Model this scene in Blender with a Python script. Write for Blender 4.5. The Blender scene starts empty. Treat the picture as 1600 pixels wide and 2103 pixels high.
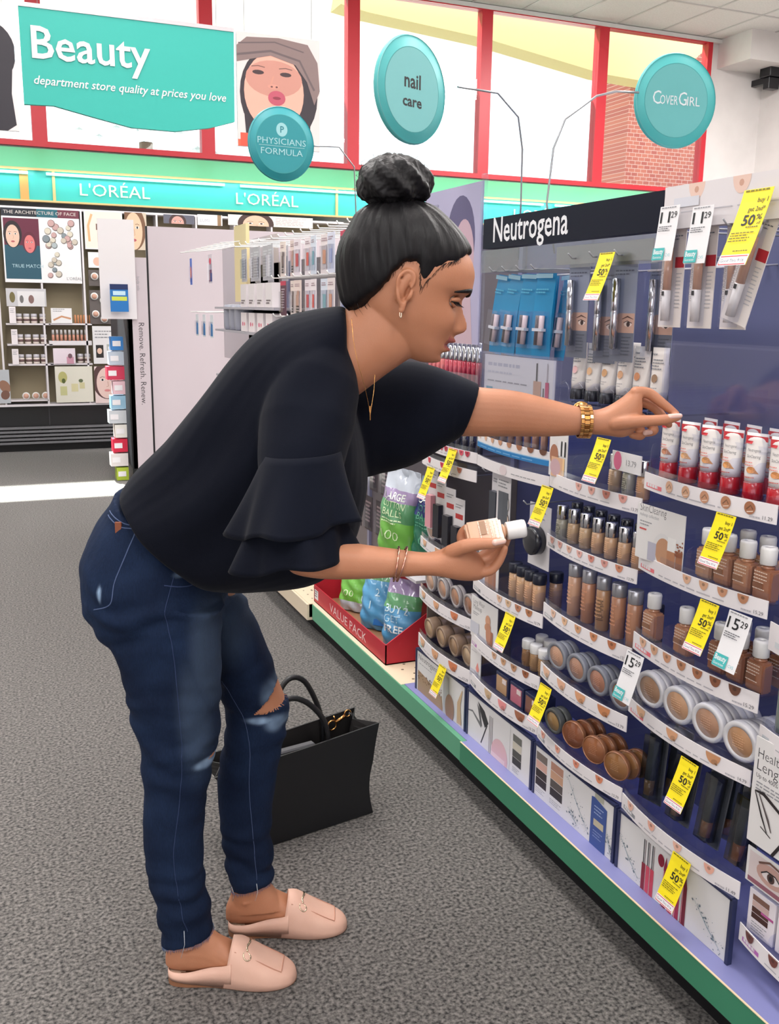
import bpy, bmesh, math, random
import numpy as np
from math import sin, cos, pi, sqrt, radians
from mathutils import Vector, Matrix, noise
random.seed(7)
SC = bpy.context.scene
COL = SC.collection

# ---------------------------------------------------------------- camera
YAW, PITCH, ROLL, EYE = .3960426, .209833, .0142403, 1.36
cam = bpy.data.objects.new('camera', bpy.data.cameras.new('camera'))
COL.objects.link(cam)
fwd = Vector((sin(YAW)*cos(PITCH), cos(YAW)*cos(PITCH), -sin(PITCH)))
rt = Vector((cos(YAW), -sin(YAW), 0)); up = rt.cross(fwd)
r2 = cos(ROLL)*rt+sin(ROLL)*up; u2 = -sin(ROLL)*rt+cos(ROLL)*up
m3 = Matrix((r2, u2, -fwd)).transposed()
cam.matrix_world = Matrix.Translation((0, 0, EYE)) @ m3.to_4x4()
cam.data.sensor_fit = 'HORIZONTAL'; cam.data.sensor_width = 36
cam.data.lens = 36*1971.94/1600
cam.data.clip_start = .05
SC.camera = cam

# ---------------------------------------------------------------- light
SC.view_settings.view_transform = 'Standard'
SC.view_settings.look = 'None'
SC.view_settings.gamma = 1
SC.view_settings.use_curve_mapping = False
SC.view_settings.exposure = -0.62
SC.cycles.transparent_max_bounces = 24
SC.cycles.max_bounces = 7
SC.cycles.diffuse_bounces = 3
SC.cycles.glossy_bounces = 3
SC.cycles.transmission_bounces = 4
SC.cycles.sample_clamp_indirect = 4
SC.cycles.caustics_reflective = False
SC.cycles.caustics_refractive = False
wd = bpy.data.worlds.new('world'); SC.world = wd; wd.use_nodes = True
bg = wd.node_tree.nodes['Background']
bg.inputs[0].default_value = (.93, .96, 1, 1); bg.inputs[1].default_value = 3.0
def lamp(name, kind, loc, energy, color=(1, 1, 1), **k):
    l = bpy.data.lights.new(name, kind); l.energy = energy; l.color = color
    for a, b in k.items(): setattr(l, a, b)
    o = bpy.data.objects.new(name, l); COL.objects.link(o); o.location = loc
    return o
sun = lamp('sun', 'SUN', (0, 14, 10), 60, (1, .97, .9), angle=.01)
sun.rotation_euler = Vector((.3, -1, -1.53)).to_track_quat('-Z', 'Y').to_euler()
# rows of fluorescent troffers in the ceiling, rightmost column added to brighten the wall
for lx in (-2.2, .6, 3.6, 6.8):
    for ly in (-1.5, 2.6, 6.4):
        o = lamp('ceiling_lamp', 'AREA', (lx, ly, 4.45), 118 if lx < 6 else (200 if ly < 6 else 520), (1, .975, .95), shape='RECTANGLE', size=.6, size_y=2.4)
# unseen fill lamps added to brighten the ceiling
for lx in (1, 5):
    o = lamp('ceiling_fill', 'AREA', (lx, 3.5, 3.5), 170, (1, .97, .95), shape='RECTANGLE', size=2, size_y=4); o.rotation_euler = (pi, 0, 0)
# unseen area lamp behind the camera, aimed into the room
o = lamp('rear_area_lamp', 'AREA', (-3.2, -3.6, 2.2), 190, (.96, .98, 1), shape='RECTANGLE', size=5.5, size_y=2.6)
o.rotation_euler = Vector((.42, .9, -.1)).to_track_quat('-Z', 'Y').to_euler()

# ---------------------------------------------------------------- materials
def lin(c):
    return tuple(((v/255)/12.92 if v/255 <= .04045 else ((v/255+.055)/1.055)**2.4) for v in c[:3])+(1,)
MATS = {}
def mat(name, rgb=None, rough=.55, metal=0, spec=.5, rgb2=None, scale=20, detail=4, bump=0, bscale=None, stretch=None, coat=0, emit=0, ramp=(.35, .65), alpha=None, sss=0, sheen=0):
    if name in MATS: return MATS[name]
    m = bpy.data.materials.new(name); m.use_nodes = True; MATS[name] = m
    nt = m.node_tree; N = nt.nodes; L = nt.links
    p = N['Principled BSDF']
    p.inputs['Base Color'].default_value = lin(rgb); p.inputs['Roughness'].default_value = rough
    p.inputs['Metallic'].default_value = metal; p.inputs['Specular IOR Level'].default_value = spec
    p.inputs['Coat Weight'].default_value = coat
    if sss: p.inputs['Subsurface Weight'].default_value = sss; p.inputs['Subsurface Radius'].default_value = (.012, .005, .003); p.inputs['Subsurface Scale'].default_value = 1
    if sheen: p.inputs['Sheen Weight'].default_value = sheen
    if emit: p.inputs['Emission Color'].default_value = lin(rgb); p.inputs['Emission Strength'].default_value = emit
    if rgb2 or bump:
        tc = N.new('ShaderNodeTexCoord'); mp = N.new('ShaderNodeMapping'); L.new(tc.outputs['Object'], mp.inputs[0])
        if stretch: mp.inputs['Scale'].default_value = stretch
        n = N.new('ShaderNodeTexNoise'); n.inputs['Scale'].default_value = scale; n.inputs['Detail'].default_value = detail
        L.new(mp.outputs[0], n.inputs['Vector'])
        if rgb2:
            r = N.new('ShaderNodeValToRGB'); r.color_ramp.elements[0].position = ramp[0]; r.color_ramp.elements[1].position = ramp[1]
            r.color_ramp.elements[0].color = lin(rgb); r.color_ramp.elements[1].color = lin(rgb2)
            L.new(n.outputs[0], r.inputs[0]); L.new(r.outputs[0], p.inputs['Base Color'])
        if bump:
            if bscale:
                n = N.new('ShaderNodeTexNoise'); n.inputs['Scale'].default_value = bscale; n.inputs['Detail'].default_value = 3; L.new(mp.outputs[0], n.inputs['Vector'])
            b = N.new('ShaderNodeBump'); b.inputs['Strength'].default_value = 1; b.inputs['Distance'].default_value = bump
            L.new(n.outputs[0], b.inputs['Height']); L.new(b.outputs[0], p.inputs['Normal'])
    return m
def clear(name, rgb=(225, 230, 250), gl=.12, rough=.08):
    if name in MATS: return MATS[name]
    m = bpy.data.materials.new(name); m.use_nodes = True; MATS[name] = m
    nt = m.node_tree; N = nt.nodes; L = nt.links; N.remove(N['Principled BSDF']); out = N['Material Output']
    t = N.new('ShaderNodeBsdfTransparent'); t.inputs[0].default_value = lin(rgb)
    g = N.new('ShaderNodeBsdfGlossy'); g.inputs['Roughness'].default_value = rough; g.inputs[0].default_value = (1, 1, 1, 1)
    lw_ = N.new('ShaderNodeLayerWeight'); fr = N.new('ShaderNodeMath'); fr.operation = 'POWER'; fr.inputs[1].default_value = 4; L.new(lw_.outputs['Facing'], fr.inputs[0])
    ad = N.new('ShaderNodeMath'); ad.operation = 'ADD'; ad.inputs[1].default_value = gl*.3; L.new(fr.outputs[0], ad.inputs[0])
    mx = N.new('ShaderNodeMixShader'); L.new(ad.outputs[0], mx.inputs[0]); L.new(t.outputs[0], mx.inputs[1]); L.new(g.outputs[0], mx.inputs[2])
    L.new(mx.outputs[0], out.inputs[0])
    return m
_cc = {}
def K(r, g, b, rough=.5):
    k = (r, g, b, rough)
    if k not in _cc: _cc[k] = mat('paint_%d_%d_%d' % (r, g, b), (r, g, b), rough)
    return _cc[k]
WHITE = K(236, 234, 236); INK = K(28, 28, 32); GREY = K(150, 150, 155)
CLEAR = clear('clear_acrylic', (249, 250, 254), .1)
CLEARB = clear('clear_blue_acrylic', (248, 249, 254), .1)
CHROME = mat('chrome', (200, 200, 205), .16, 1)
DARKMETAL = mat('dark_metal', (60, 60, 66), .35, 1)
GOLD = mat('gold', (214, 160, 98), .24, 1)
BLACKP = mat('black_plastic', (20, 21, 26), .3)
WHITEP = mat('white_plastic', (232, 230, 228), .35)

# ---------------------------------------------------------------- mesh tools
class MB:
    def __init__(s): s.v = []; s.f = []; s.m = []; s.sm = []; s.mats = []
    def mi(s, m):
        if m not in s.mats: s.mats.append(m)
        return s.mats.index(m)
    def add(s, vs, fs, m, smooth=False):
        o = len(s.v); s.v += [tuple(float(c) for c in q) for q in vs]; k = s.mi(m)
        for f in fs: s.f.append([i+o for i in f]); s.m.append(k); s.sm.append(smooth)
        return s
    def box(s, x0, x1, y0, y1, z0, z1, m):
        vs = [(x, y, z) for z in (z0, z1) for y in (y0, y1) for x in (x0, x1)]
        return s.add(vs, [(0, 2, 3, 1), (4, 5, 7, 6), (0, 1, 5, 4), (2, 6, 7, 3), (0, 4, 6, 2), (1, 3, 7, 5)], m)
    def prism(s, pts, fn, d0, d1, m, smooth=False):
        n = len(pts)
        vs = [fn(u, v, d0) for u, v in pts]+[fn(u, v, d1) for u, v in pts]
        s.add(vs, [list(range(n)), list(range(2*n-1, n-1, -1))], m)
        return s.add(vs, [(i, i+n, (i+1) % n+n, (i+1) % n) for i in range(n)], m, smooth)
    def rings(s, R, m, smooth=True, cap=True, closed=False):
        n = len(R[0]); vs = [q for r in R for q in r]; fs = []
        k = len(R)
        for i in range(k if closed else k-1):
            j = (i+1) % k
            for a in range(n):
                b = (a+1) % n; fs.append((i*n+a, i*n+b, j*n+b, j*n+a))
        s.add(vs, fs, m, smooth)
        if cap and not closed:
            o = len(s.v)-len(vs); k0 = s.mi(m)
            s.f.append([o+i for i in range(n-1, -1, -1)]); s.m.append(k0); s.sm.append(False)
            s.f.append([o+(k-1)*n+i for i in range(n)]); s.m.append(k0); s.sm.append(False)
        return s
    def lathe(s, prof, m, n=24, c=(0, 0, 0), ax='z', sx=1, sy=1, smooth=True, cap=True):
        R = []
        for r, h in prof:
            ring = []
            for i in range(n):
                a = 2*pi*i/n; p, q = r*cos(a)*sx, r*sin(a)*sy
                ring.append({'z': (c[0]+p, c[1]+q, c[2]+h), 'x': (c[0]+h, c[1]+p, c[2]+q), 'y': (c[0]+q, c[1]+h, c[2]+p)}[ax])
            R.append(ring)
        return s.rings(R, m, smooth, cap)
    def tube(s, pts, r, m, n=8, closed=False, flat=1):
        P = [Vector(p) for p in pts]; k = len(P); rr = r if isinstance(r, (list, tuple)) else [r]*k
        R = []; t0 = None; nrm = None
        for i in range(k):
            a = P[i-1] if (i > 0 or closed) else P[i]; b = P[(i+1) % k] if (i < k-1 or closed) else P[i]
            t = (b-a).normalized()
            if nrm is None:
                nrm = t.orthogonal().normalized()
            else:
                nrm = (t0.rotation_difference(t) @ nrm); nrm = (nrm-t*nrm.dot(t)).normalized()
            t0 = t; bn = t.cross(nrm)
            R.append([P[i]+(nrm*cos(2*pi*j/n)+bn*sin(2*pi*j/n)*flat)*rr[i] for j in range(n)])
        return s.rings(R, m, True, not closed, closed)
    def limb(s, pts, rad, m, n=16, sub=4):
        """rounded tapering limb through joints, hemispherical ends"""
        P = [Vector(p) for p in pts]; Q = []; rr = []
        for i in range(len(P)-1):
            a = P[max(i-1, 0)]; b = P[i]; c = P[i+1]; d = P[min(i+2, len(P)-1)]
            for k in range(sub):
                t = k/sub
                Q.append(.5*((2*b)+(c-a)*t+(2*a-5*b+4*c-d)*t*t+(3*b-a-3*c+d)*t*t*t)); rr.append(rad[i]*(1-t)+rad[i+1]*t)
        Q.append(P[-1]); rr.append(rad[-1])
        d0 = (Q[0]-Q[1]).normalized(); d1 = (Q[-1]-Q[-2]).normalized()
        A = [(Q[0]+d0*rr[0]*sin(a), rr[0]*cos(a)) for a in (1.45, 1.1, .75, .38)]
        B = [(Q[-1]+d1*rr[-1]*sin(a), rr[-1]*cos(a)) for a in (.38, .75, 1.1, 1.45)]
        allp = A+list(zip(Q, rr))+B
        return s.tube([a for a, _ in allp], [b for _, b in allp], m, n)
    def build(s, name, parent=None, loc=None, bev=0, seg=1, **k):
        if not s.v: return None
        me = bpy.data.meshes.new(name); me.from_pydata(s.v, [], s.f)
        for q in s.mats: me.materials.append(q)
        me.polygons.foreach_set('material_index', s.m); me.polygons.foreach_set('use_smooth', s.sm)
        if bev:
            bm = bmesh.new(); bm.from_mesh(me)
            bmesh.ops.remove_doubles(bm, verts=bm.verts, dist=1e-6)
            ed = [e for e in bm.edges if len(e.link_faces) == 2 and e.calc_face_angle(0) > .6]
            bmesh.ops.bevel(bm, geom=ed, offset=bev, segments=seg, affect='EDGES', clamp_overlap=True)
            bm.to_mesh(me); bm.free()
        me.update()
        return put(name, me, parent, loc, **k)
def put(name, me, parent=None, loc=None, label=None, cat=None, group=None, kind=None, rz=0):
    o = bpy.data.objects.new(name, me); COL.objects.link(o)
    if parent: o.parent = parent
    if loc: o.location = loc
    if rz: o.rotation_euler.z = rz
    if label: o['label'] = label
    if cat: o['category'] = cat
    if group: o['group'] = group
    if kind: o['kind'] = kind
    return o
def thing(name, label, cat, loc=(0, 0, 0), rz=0, group=None):
    return put(name, None, None, loc, label, cat, group, None, rz)
KIDS = {}
def clone(src, loc, label, rz=0, rot=None, group=None):
    c = src.copy(); COL.objects.link(c); c.location = loc
    c.rotation_euler = rot if rot else (0, 0, rz)
    c['label'] = label
    if group: c['group'] = group
    for ch in src.children:
        d = ch.copy(); COL.objects.link(d); d.parent = c
    return c
class Proto:
    """keeps a finished product; the first use places it, later uses copy it"""
    def __init__(s, obj): s.o = obj; s.used = False; s.grp = None
    def at(s, loc, label, rz=0, rot=None, group=None):
        if not s.used:
            s.used = True; o = s.o; o.location = loc; o.rotation_euler = rot if rot else (0, 0, rz); o['label'] = label
            if group: o['group'] = group
            return o
        return clone(s.o, loc, label, rz, rot, group)

# ---------------------------------------------------------------- printed artwork
_tc = {}
def glyphs(t, bold=0.0, shear=0.0):
    k = (t, bold, shear)
    if k in _tc: return _tc[k]
    cu = bpy.data.curves.new('t', 'FONT'); cu.body = t; cu.size = 1; cu.offset = bold; cu.shear = shear; cu.resolution_u = 2; cu.fill_mode = 'FRONT'
    o = bpy.data.objects.new('t', cu); COL.objects.link(o); bpy.context.view_layer.update()
    me = bpy.data.meshes.new_from_object(o.evaluated_get(bpy.context.evaluated_depsgraph_get()))
    vs = [(v.co.x, v.co.y) for v in me.vertices]; fs = [tuple(p.vertices) for p in me.polygons]
    bpy.data.objects.remove(o); bpy.data.curves.remove(cu); bpy.data.meshes.remove(me)
    xs = [v[0] for v in vs] or [0, 1]
    _tc[k] = (vs, fs, min(xs), max(xs)); return _tc[k]
class Art:
    def __init__(s): s.i = []; s.tess = None
    def poly(s, pts, m): s.i.append((list(pts), [list(range(len(pts)))], m)); return s
    def rect(s, x0, y0, x1, y1, m):
        if s.tess:
            nx = max(1, int(math.ceil(abs(x1-x0)/s.tess-1e-6))); ny = max(1, int(math.ceil(abs(y1-y0)/s.tess-1e-6)))
            vs = [(x0+(x1-x0)*i/nx, y0+(y1-y0)*j/ny) for j in range(ny+1) for i in range(nx+1)]
            s.i.append((vs, [(j*(nx+1)+i, j*(nx+1)+i+1, (j+1)*(nx+1)+i+1, (j+1)*(nx+1)+i) for j in range(ny) for i in range(nx)], m))
        else: s.poly([(x0, y0), (x1, y0), (x1, y1), (x0, y1)], m)
        return s
    def disc(s, cx, cy, rx, ry, m, n=20, a0=0, a1=2*pi, rot=0):
        full = abs(a1-a0-2*pi) < 1e-6
        p = []
        for i in range(n if full else n+1):
            a = a0+(a1-a0)*i/n; x, y = rx*cos(a), ry*sin(a); p.append((cx+x*cos(rot)-y*sin(rot), cy+x*sin(rot)+y*cos(rot)))
        return s.poly(p, m)
    def line(s, pts, w, m):
        vs = []; n = len(pts)
        for i, (x, y) in enumerate(pts):
            a = pts[max(i-1, 0)]; b = pts[min(i+1, n-1)]; dx, dy = b[0]-a[0], b[1]-a[1]; l = math.hypot(dx, dy) or 1
            ww = w[i] if isinstance(w, (list, tuple)) else w
            vs += [(x-dy/l*ww/2, y+dx/l*ww/2), (x+dy/l*ww/2, y-dx/l*ww/2)]
        s.i.append((vs, [(2*i, 2*i+1, 2*i+3, 2*i+2) for i in range(n-1)], m)); return s
    def text(s, t, x, y, h, m, width=None, bold=0.0, al='l', shear=0.0, rot=0, sx=1):
        vs, fs, a, b = glyphs(t, bold, shear); k = h/.7; kx = k*sx
        if width: kx = width/(b-a)
        o = {'l': -a*kx, 'c': -(a+b)/2*kx, 'r': -b*kx}[al]
        c, d = cos(rot), sin(rot); pts = []
        for (p, q) in vs:
            X, Y = p*kx+o, q*k; pts.append((x+X*c-Y*d, y+X*d+Y*c))
        s.i.append((pts, fs, m)); return s
    def fine(s, x0, y0, x1, n, dy, m, h=.35, seed=1):
        r = random.Random(seed)
        for i in range(n):
            e = x0+(x1-x0)*(1-r.random()*.35); x = x0
            while x < e:
                w = (x1-x0)*(.06+.12*r.random()); s.poly([(x, y0-i*dy), (min(x+w, e), y0-i*dy), (min(x+w, e), y0-i*dy+dy*h), (x, y0-i*dy+dy*h)], m); x += w+(x1-x0)*.03
        return s
    def clip(s, x0, y0, x1, y1):
        out = []
        for vs, fs, m in s.i:
            if all(x0-1e-6 <= v[0] <= x1+1e-6 and y0-1e-6 <= v[1] <= y1+1e-6 for v in vs): out.append((vs, fs, m)); continue
            nv, nf = [], []
            for f in fs:
                p = [vs[i] for i in f]
                for ax, lim, sg in ((0, x0, 1), (0, x1, -1), (1, y0, 1), (1, y1, -1)):
                    q = []
                    for i in range(len(p)):
                        a, b = p[i-1], p[i]; ia, ib = (a[ax]-lim)*sg >= 0, (b[ax]-lim)*sg >= 0
                        if ia != ib: t = (lim-a[ax])/(b[ax]-a[ax]); q.append((a[0]+(b[0]-a[0])*t, a[1]+(b[1]-a[1])*t))
                        if ib: q.append(b)
                    p = q
                    if not p: break
                if len(p) > 2: nf.append(list(range(len(nv), len(nv)+len(p)))); nv += p
            if nf: out.append((nv, nf, m))
        s.i = out; return s
    def onto(s, mb, fn, eps=None, base=0):
        eps = eps or min(.0002, .0016/max(1, len(s.i)))
        for k, (vs, fs, m) in enumerate(s.i):
            mb.add([fn(u, v, base+eps*(k+1)) for u, v in vs], fs, m)
        return mb
def fX(x, y, z): return lambda u, v, n: (x-n, y-u, z+v)      # faces the aisle (-X); u runs to the viewer's right
def fY(x, y, z): return lambda u, v, n: (x+u, y-n, z+v)      # faces the camera end (-Y)

# ---------------------------------------------------------------- room shell
WY = 9.9; CZ = 4.7144*0+4.52
def struct(name, mb, **k): return mb.build(name, kind='structure', **k)
carpet = mat('carpet', (30, 29, 29), .95, spec=.1, rgb2=(136, 131, 127), scale=120, detail=12, bump=.003, ramp=(.34, .7), sheen=.3)
struct('floor', MB().box(-6, 9, -4.5, WY+.1, -.05, 0, carpet))
ceil = mat('ceiling_tile', (232, 226, 224), .9, rgb2=(240, 234, 232), scale=60)
b = MB().box(-6, 9, -4.5, WY+.1, CZ, CZ+.1, ceil)
for i in range(25): b.box(-6+.61*i-.012, -6+.61*i+.012, -4.5, WY-.02, CZ-.006, CZ, K(205, 200, 198))
for i in range(12): b.box(-6, 9, -4.5+1.22*i-.012, -4.5+1.22*i+.012, CZ-.007, CZ, K(205, 200, 198))
struct('ceiling', b)
wallm = mat('wall_paint', (226, 220, 218), .8, rgb2=(232, 226, 224), scale=4)
SILL = 2.76; HEAD = 4.5; XR = 8.1973
b = MB().box(-6, 9, WY, WY+.1, 0, SILL, wallm).box(XR+.02, 9, WY, WY+.1, SILL, CZ, wallm).box(-6, XR+.02, WY, WY+.1, HEAD, CZ, wallm)
struct('wall_back', b)
struct('wall_left', MB().box(-6.1, -6, -4.5, WY+.1, 0, CZ, wallm))
struct('wall_right', MB().box(9, 9.1, -4.5, WY+.1, 0, CZ, wallm))
struct('wall_front', MB().box(-6, 9, -4.6, -4.5, 0, CZ, wallm))
struct('trim_1', MB().box(XR+.1, 9, WY-.55, WY, 4.2, CZ, wallm).box(-6, 9, WY-.06, WY-.001, CZ-.05, CZ-.008, WHITEP))
redm = mat('red_window_frame', (196, 32, 48), .4)
glass = clear('window_glass', (245, 250, 250), .05, .02)
MX = [-4.75, -3.1, -1.45, 0.5941, 2.1482, 3.6547, 5.1712, 6.6542, 8.1752]
for i in range(len(MX)-1):
    a, c = MX[i], MX[i+1]
    b = MB().box(a, a+.065, WY-.05, WY+.06, SILL, HEAD, redm).box(c-.065, c, WY-.05, WY+.06, SILL, HEAD, redm)
    b.box(a+.065, c-.065, WY-.05, WY+.06, SILL, SILL+.05, redm).box(a+.065, c-.065, WY-.05, WY+.06, HEAD-.04, HEAD, redm)
    w = b.build('window_%d' % (i+1), kind='structure')
    MB().box(a+.065, c-.065, WY-.01, WY-.002, SILL+.05, HEAD-.04, glass).build('pane', w)
# unseen slab added outside to keep the sun off the green canopy
MB().box(-40, 40, 12.0, 22, 6.5, 6.6, K(200, 196, 190)).build('sun_blocker', kind='structure')
# outside, seen through the windows: a brick pier and a cream canopy
def brick():
    m = bpy.data.materials.new('brick'); m.use_nodes = True; N = m.node_tree.nodes; L = m.node_tree.links
    t = N.new('ShaderNodeTexBrick'); tc = N.new('ShaderNodeTexCoord'); mp = N.new('ShaderNodeMapping'); mp.inputs['Rotation'].default_value = (pi/2, 0, 0)
    L.new(tc.outputs['Object'], mp.inputs[0]); L.new(mp.outputs[0], t.inputs[0])
    t.inputs['Color1'].default_value = lin((205, 120, 100)); t.inputs['Color2'].default_value = lin((185, 95, 85)); t.inputs['Mortar'].default_value = lin((225, 190, 180))
    t.inputs['Scale'].default_value = 5; t.inputs['Mortar Size'].default_value = .02
    L.new(t.outputs[0], N['Principled BSDF'].inputs['Base Color']); return m
bx0, bx1 = 8.1453, 9.862
MB().box(bx0, bx1, 11.4, 12.2, 0, 6.2, brick()).build('brick_pier', label='red brick pier outside behind the rightmost window', cat='pier')
b = MB()
b.prism([(3.8873,4.6364), (4.2113,4.5906), (5.7052,4.4825), (7.3791,4.255), (8.3552,4.2157), (9.5, 5.2), (4, 5.2)], lambda u, v, n: (u, 10.9+n, v), 0, .35, mat('cream_stucco', (250, 240, 170), .8))
b.build('canopy', label='cream canopy outside above the right-hand windows', cat='canopy')
tr = thing('tree', 'distant green tree outside under the teal beauty banner', 'tree', (2.7973, 17, -.02))
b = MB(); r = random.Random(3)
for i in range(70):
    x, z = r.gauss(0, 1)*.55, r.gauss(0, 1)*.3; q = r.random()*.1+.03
    b.lathe([(.001, -q*.6), (q, 0), (.001, q*.6)], mat('glare_paled_leaves', (196, 214, 222), .8, rgb2=(216, 228, 236), scale=3), 6, (x, r.random()*1.6, 1.75+z), smooth=False)  # leaf colour paled to stand in for sky glare
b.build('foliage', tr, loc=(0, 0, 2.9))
MB().tube([(0, .8, 0), (0, .8, 4.1)], .12, K(120, 100, 85)).build('trunk', tr)
MB().box(-40, 40, WY+.2, 60, -.3, -.02, mat('concrete_ground', (170, 168, 162), .9, rgb2=(180, 178, 174), scale=2)).build('ground', kind='structure')

# ---------------------------------------------------------------- lit beauty wall at the back
UY = 9.43
teal = mat('teal_fascia', (62, 190, 182), .35)
green = mat('green_canopy', (108, 212, 160), .45)
tan = K(222, 190, 130)
FX0, FX1 = -3.0, 7.6
fas = thing('lit_fascia', 'long teal lit fascia with raised cream lettering under the red window frames', 'fascia', (2, UY, 2.25))
def W(b, name, par, **k):            # build a part given in world coordinates under an Empty placed elsewhere
    l = par.location
    return b.build(name, par, loc=(-l.x, -l.y, -l.z), **k)
W(MB().box(FX0, FX1, UY+.03, UY+.07, 2.25, 2.5, teal), 'panel', fas)
b = MB().box(FX0, FX1, UY, UY+.07, 2.235, 2.25, tan).box(FX0, FX1, UY-.0, UY+.03, 2.5, 2.52, tan)
for x in (FX0, 0.6615, 3.3337, 4.6, 6.2): b.box(x-.012, x+.012, UY+.015, UY+.031, 2.25, 2.5, tan)
W(b, 'trim', fas)
W(MB().box(0.3761, 0.4489, UY+.02, UY+.03, 2.25, 2.5, mat('tan_strip', (206, 160, 90), .5)), 'divider_strip', fas)
W(MB().prism([(UY-.0, 2.52), (WY-.07, 2.74), (WY-.07, 2.70), (UY+.03, 2.5)], lambda u, v, n: (n, u, v), FX0, FX1, green), 'canopy', fas)
for i in range(6):
    x = FX0+.9+1.75*i
    W(MB().lathe([(.001, -.8), (.013, -.8), (.013, .8), (.001, .8)], mat('lit_tube', (170, 255, 250), .5, emit=2), 10, (x, UY-.0, 2.475), 'x'), 'fluorescent_tube', fas)
cream = mat('cream_letters', (250, 246, 205), .4, emit=.35)
for x in (0.8824, 2.3125, 3.75, 5.35):
    a = Art().text("L'OR\u00c9AL", 0, 0, .105, cream, width=.62, bold=-.004)
    W(a.onto(MB(), fY(x, UY+.015, 2.31)), 'lettering', fas)
for i in range(3):
    o = lamp('fascia_lamp', 'AREA', (FX0+1.9+3.3*i, UY-.05, 2.49), 5, (.75, 1, .98), shape='RECTANGLE', size=3.2, size_y=.04)
    o.rotation_euler = Vector((0, .55, -1)).to_track_quat('-Z', 'Y').to_euler()

unit = thing('cosmetics_wall_unit', 'white gridded cosmetics wall unit with black drawers at the back', 'shelf unit', (.2, UY+.1, 0))
uw = mat('unit_white', (228, 222, 226), .45); ub = mat('unit_black', (26, 27, 30), .35); taupe = mat('cell_back', (150, 138, 112), .7)
UX0, UX1, UT, UB = -1.6, 3.4, 2.17, (0.5924,0.4431)[1]
b = MB().box(UX0, UX1, UY+.17, UY+.2, UB, UT, taupe).box(UX0, UX1, UY-.0, UY+.2, UB-.02, UB, uw).box(UX0, UX1, UY, UY+.2, UT, UT+.02, uw)
W(b, 'back_panel', unit)
def pq(a, z0, z1): return (a[0], a[1])
cols = [0.142, 0.51, 0.877, 1.1844]
step = cols[1]-cols[0]
vx = [cols[0]-step*2, cols[0]-step, cols[0], cols[1], cols[2], cols[3]]
b = MB()
for x in vx+[cols[3]+step*k for k in range(1, 5)]: b.box(x-.008, x+.008, UY, UY+.17, UB, UT, uw)
W(b, 'frame', unit)
W(MB().box(UX0, UX1, UY+.06, UY+.2, .24, UB-.02, ub).box(UX0, UX1, UY+.08, UY+.2, .0, .24, ub).box(cols[1]-.004, cols[1]+.004, UY+.055, UY+.06, .24, UB-.02, K(60, 60, 64)), 'cabinet', unit)
b = MB()
for i in range(5): b.box(UX0, UX1, UY+.0+.006*i, UY+.08, .075+i*.034, .094+i*.034, K(120, 120, 124, .4))
W(b, 'vent_slats', unit)
MB().box(UX0, UX1, UY+.2, WY-.02, 0, 2.2, K(40, 40, 44)).build('trim_2', kind='structure')

def poster(name, label, cat, x, z, w, h, art, th=.004, y=UY-.005, base=None, group=None):
    """a flat printed board facing the camera end of the store"""
    b = MB().box(0, w, 0, th, 0, h, base or WHITE)
    art.clip(0, 0, w, h).onto(b, fY(0, 0, 0))
    return b.build(name, loc=(x, y, z), label=label, cat=cat, group=group)
SKIN = K(214, 168, 142); SKIN2 = K(236, 200, 180); HAIRD = K(52, 40, 44); LIP = K(176, 84, 92)
def face(a, cx, cy, w, h, skin=SKIN, hair=HAIRD, lip=LIP, tilt=0):
    a.disc(cx, cy+h*.08, w*.62, h*.6, hair, 28).disc(cx, cy, w*.45, h*.5, skin, 28)
    for sx in (-1, 1):
        a.disc(cx+sx*w*.19, cy+h*.1, w*.09, h*.035, WHITE, 12).disc(cx+sx*w*.19, cy+h*.1, w*.045, h*.035, INK, 10)
        a.line([(cx+sx*w*.09, cy+h*.185), (cx+sx*w*.2, cy+h*.2), (cx+sx*w*.3, cy+h*.17)], h*.014, hair)
    a.line([(cx+w*.03, cy+h*.05), (cx+w*.06, cy-h*.1), (cx-w*.03, cy-h*.12)], w*.02, K(190, 140, 118))
    a.disc(cx, cy-h*.24, w*.13, h*.04, lip, 14)
    return a
def wh(p, q): return p[0], q[1], q[0]-p[0], p[1]-q[1]
x, z, w, h = wh((0.204,2.1775), (0.8594,1.5342))
x0 = x
a = Art().rect(0, h-.075, w*.45, h-.005, K(30, 34, 44)).rect(w*.45, h-.075, w*.72, h-.005, K(30, 96, 110)).rect(w*.72, h-.075, w, h-.005, K(110, 50, 66))
a.text('THE ARCHITECTURE OF FACE', w*.03, h-.052, .028, K(214, 206, 200), width=w*.93)
a.rect(.012, .03, w*.47, h-.09, K(38, 82, 100)).rect(.012, h*.5, w*.47, h-.09, K(100, 34, 58))
face(a, w*.13, h*.62, w*.19, h*.3, K(226, 190, 170), K(40, 30, 36))
face(a, w*.34, h*.52, w*.15, h*.24, K(216, 120, 120), K(92, 30, 50))
a.text('TRUE MATCH', w*.1, h*.2, .03, K(170, 200, 210))
r = random.Random(4)
for i in range(30):
    cx, cy = w*(.55+.38*r.random()), h*(.5+.33*r.random()) if i < 21 else h*(.1+.33*r.random())
    if i >= 21: cx = w*(.58+.16*r.random())
    q = .022+.012*r.random(); c = r.choice([(170, 180, 184), (200, 190, 176), (196, 160, 158), (130, 140, 146), (214, 206, 190)])
    a.disc(cx, cy, q, q*1.05, K(*[int(v*.6) for v in c]), 12).disc(cx-.002, cy+.003, q*.85, q*.85, K(*c), 12)
a.text("L'OR\u00c9AL", w*.8, .03, .025, GREY)
poster('poster', 'wide poster with two faces and pearly spheres beneath a dark lettered band', 'poster', x, z, w, h, a)
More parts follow.
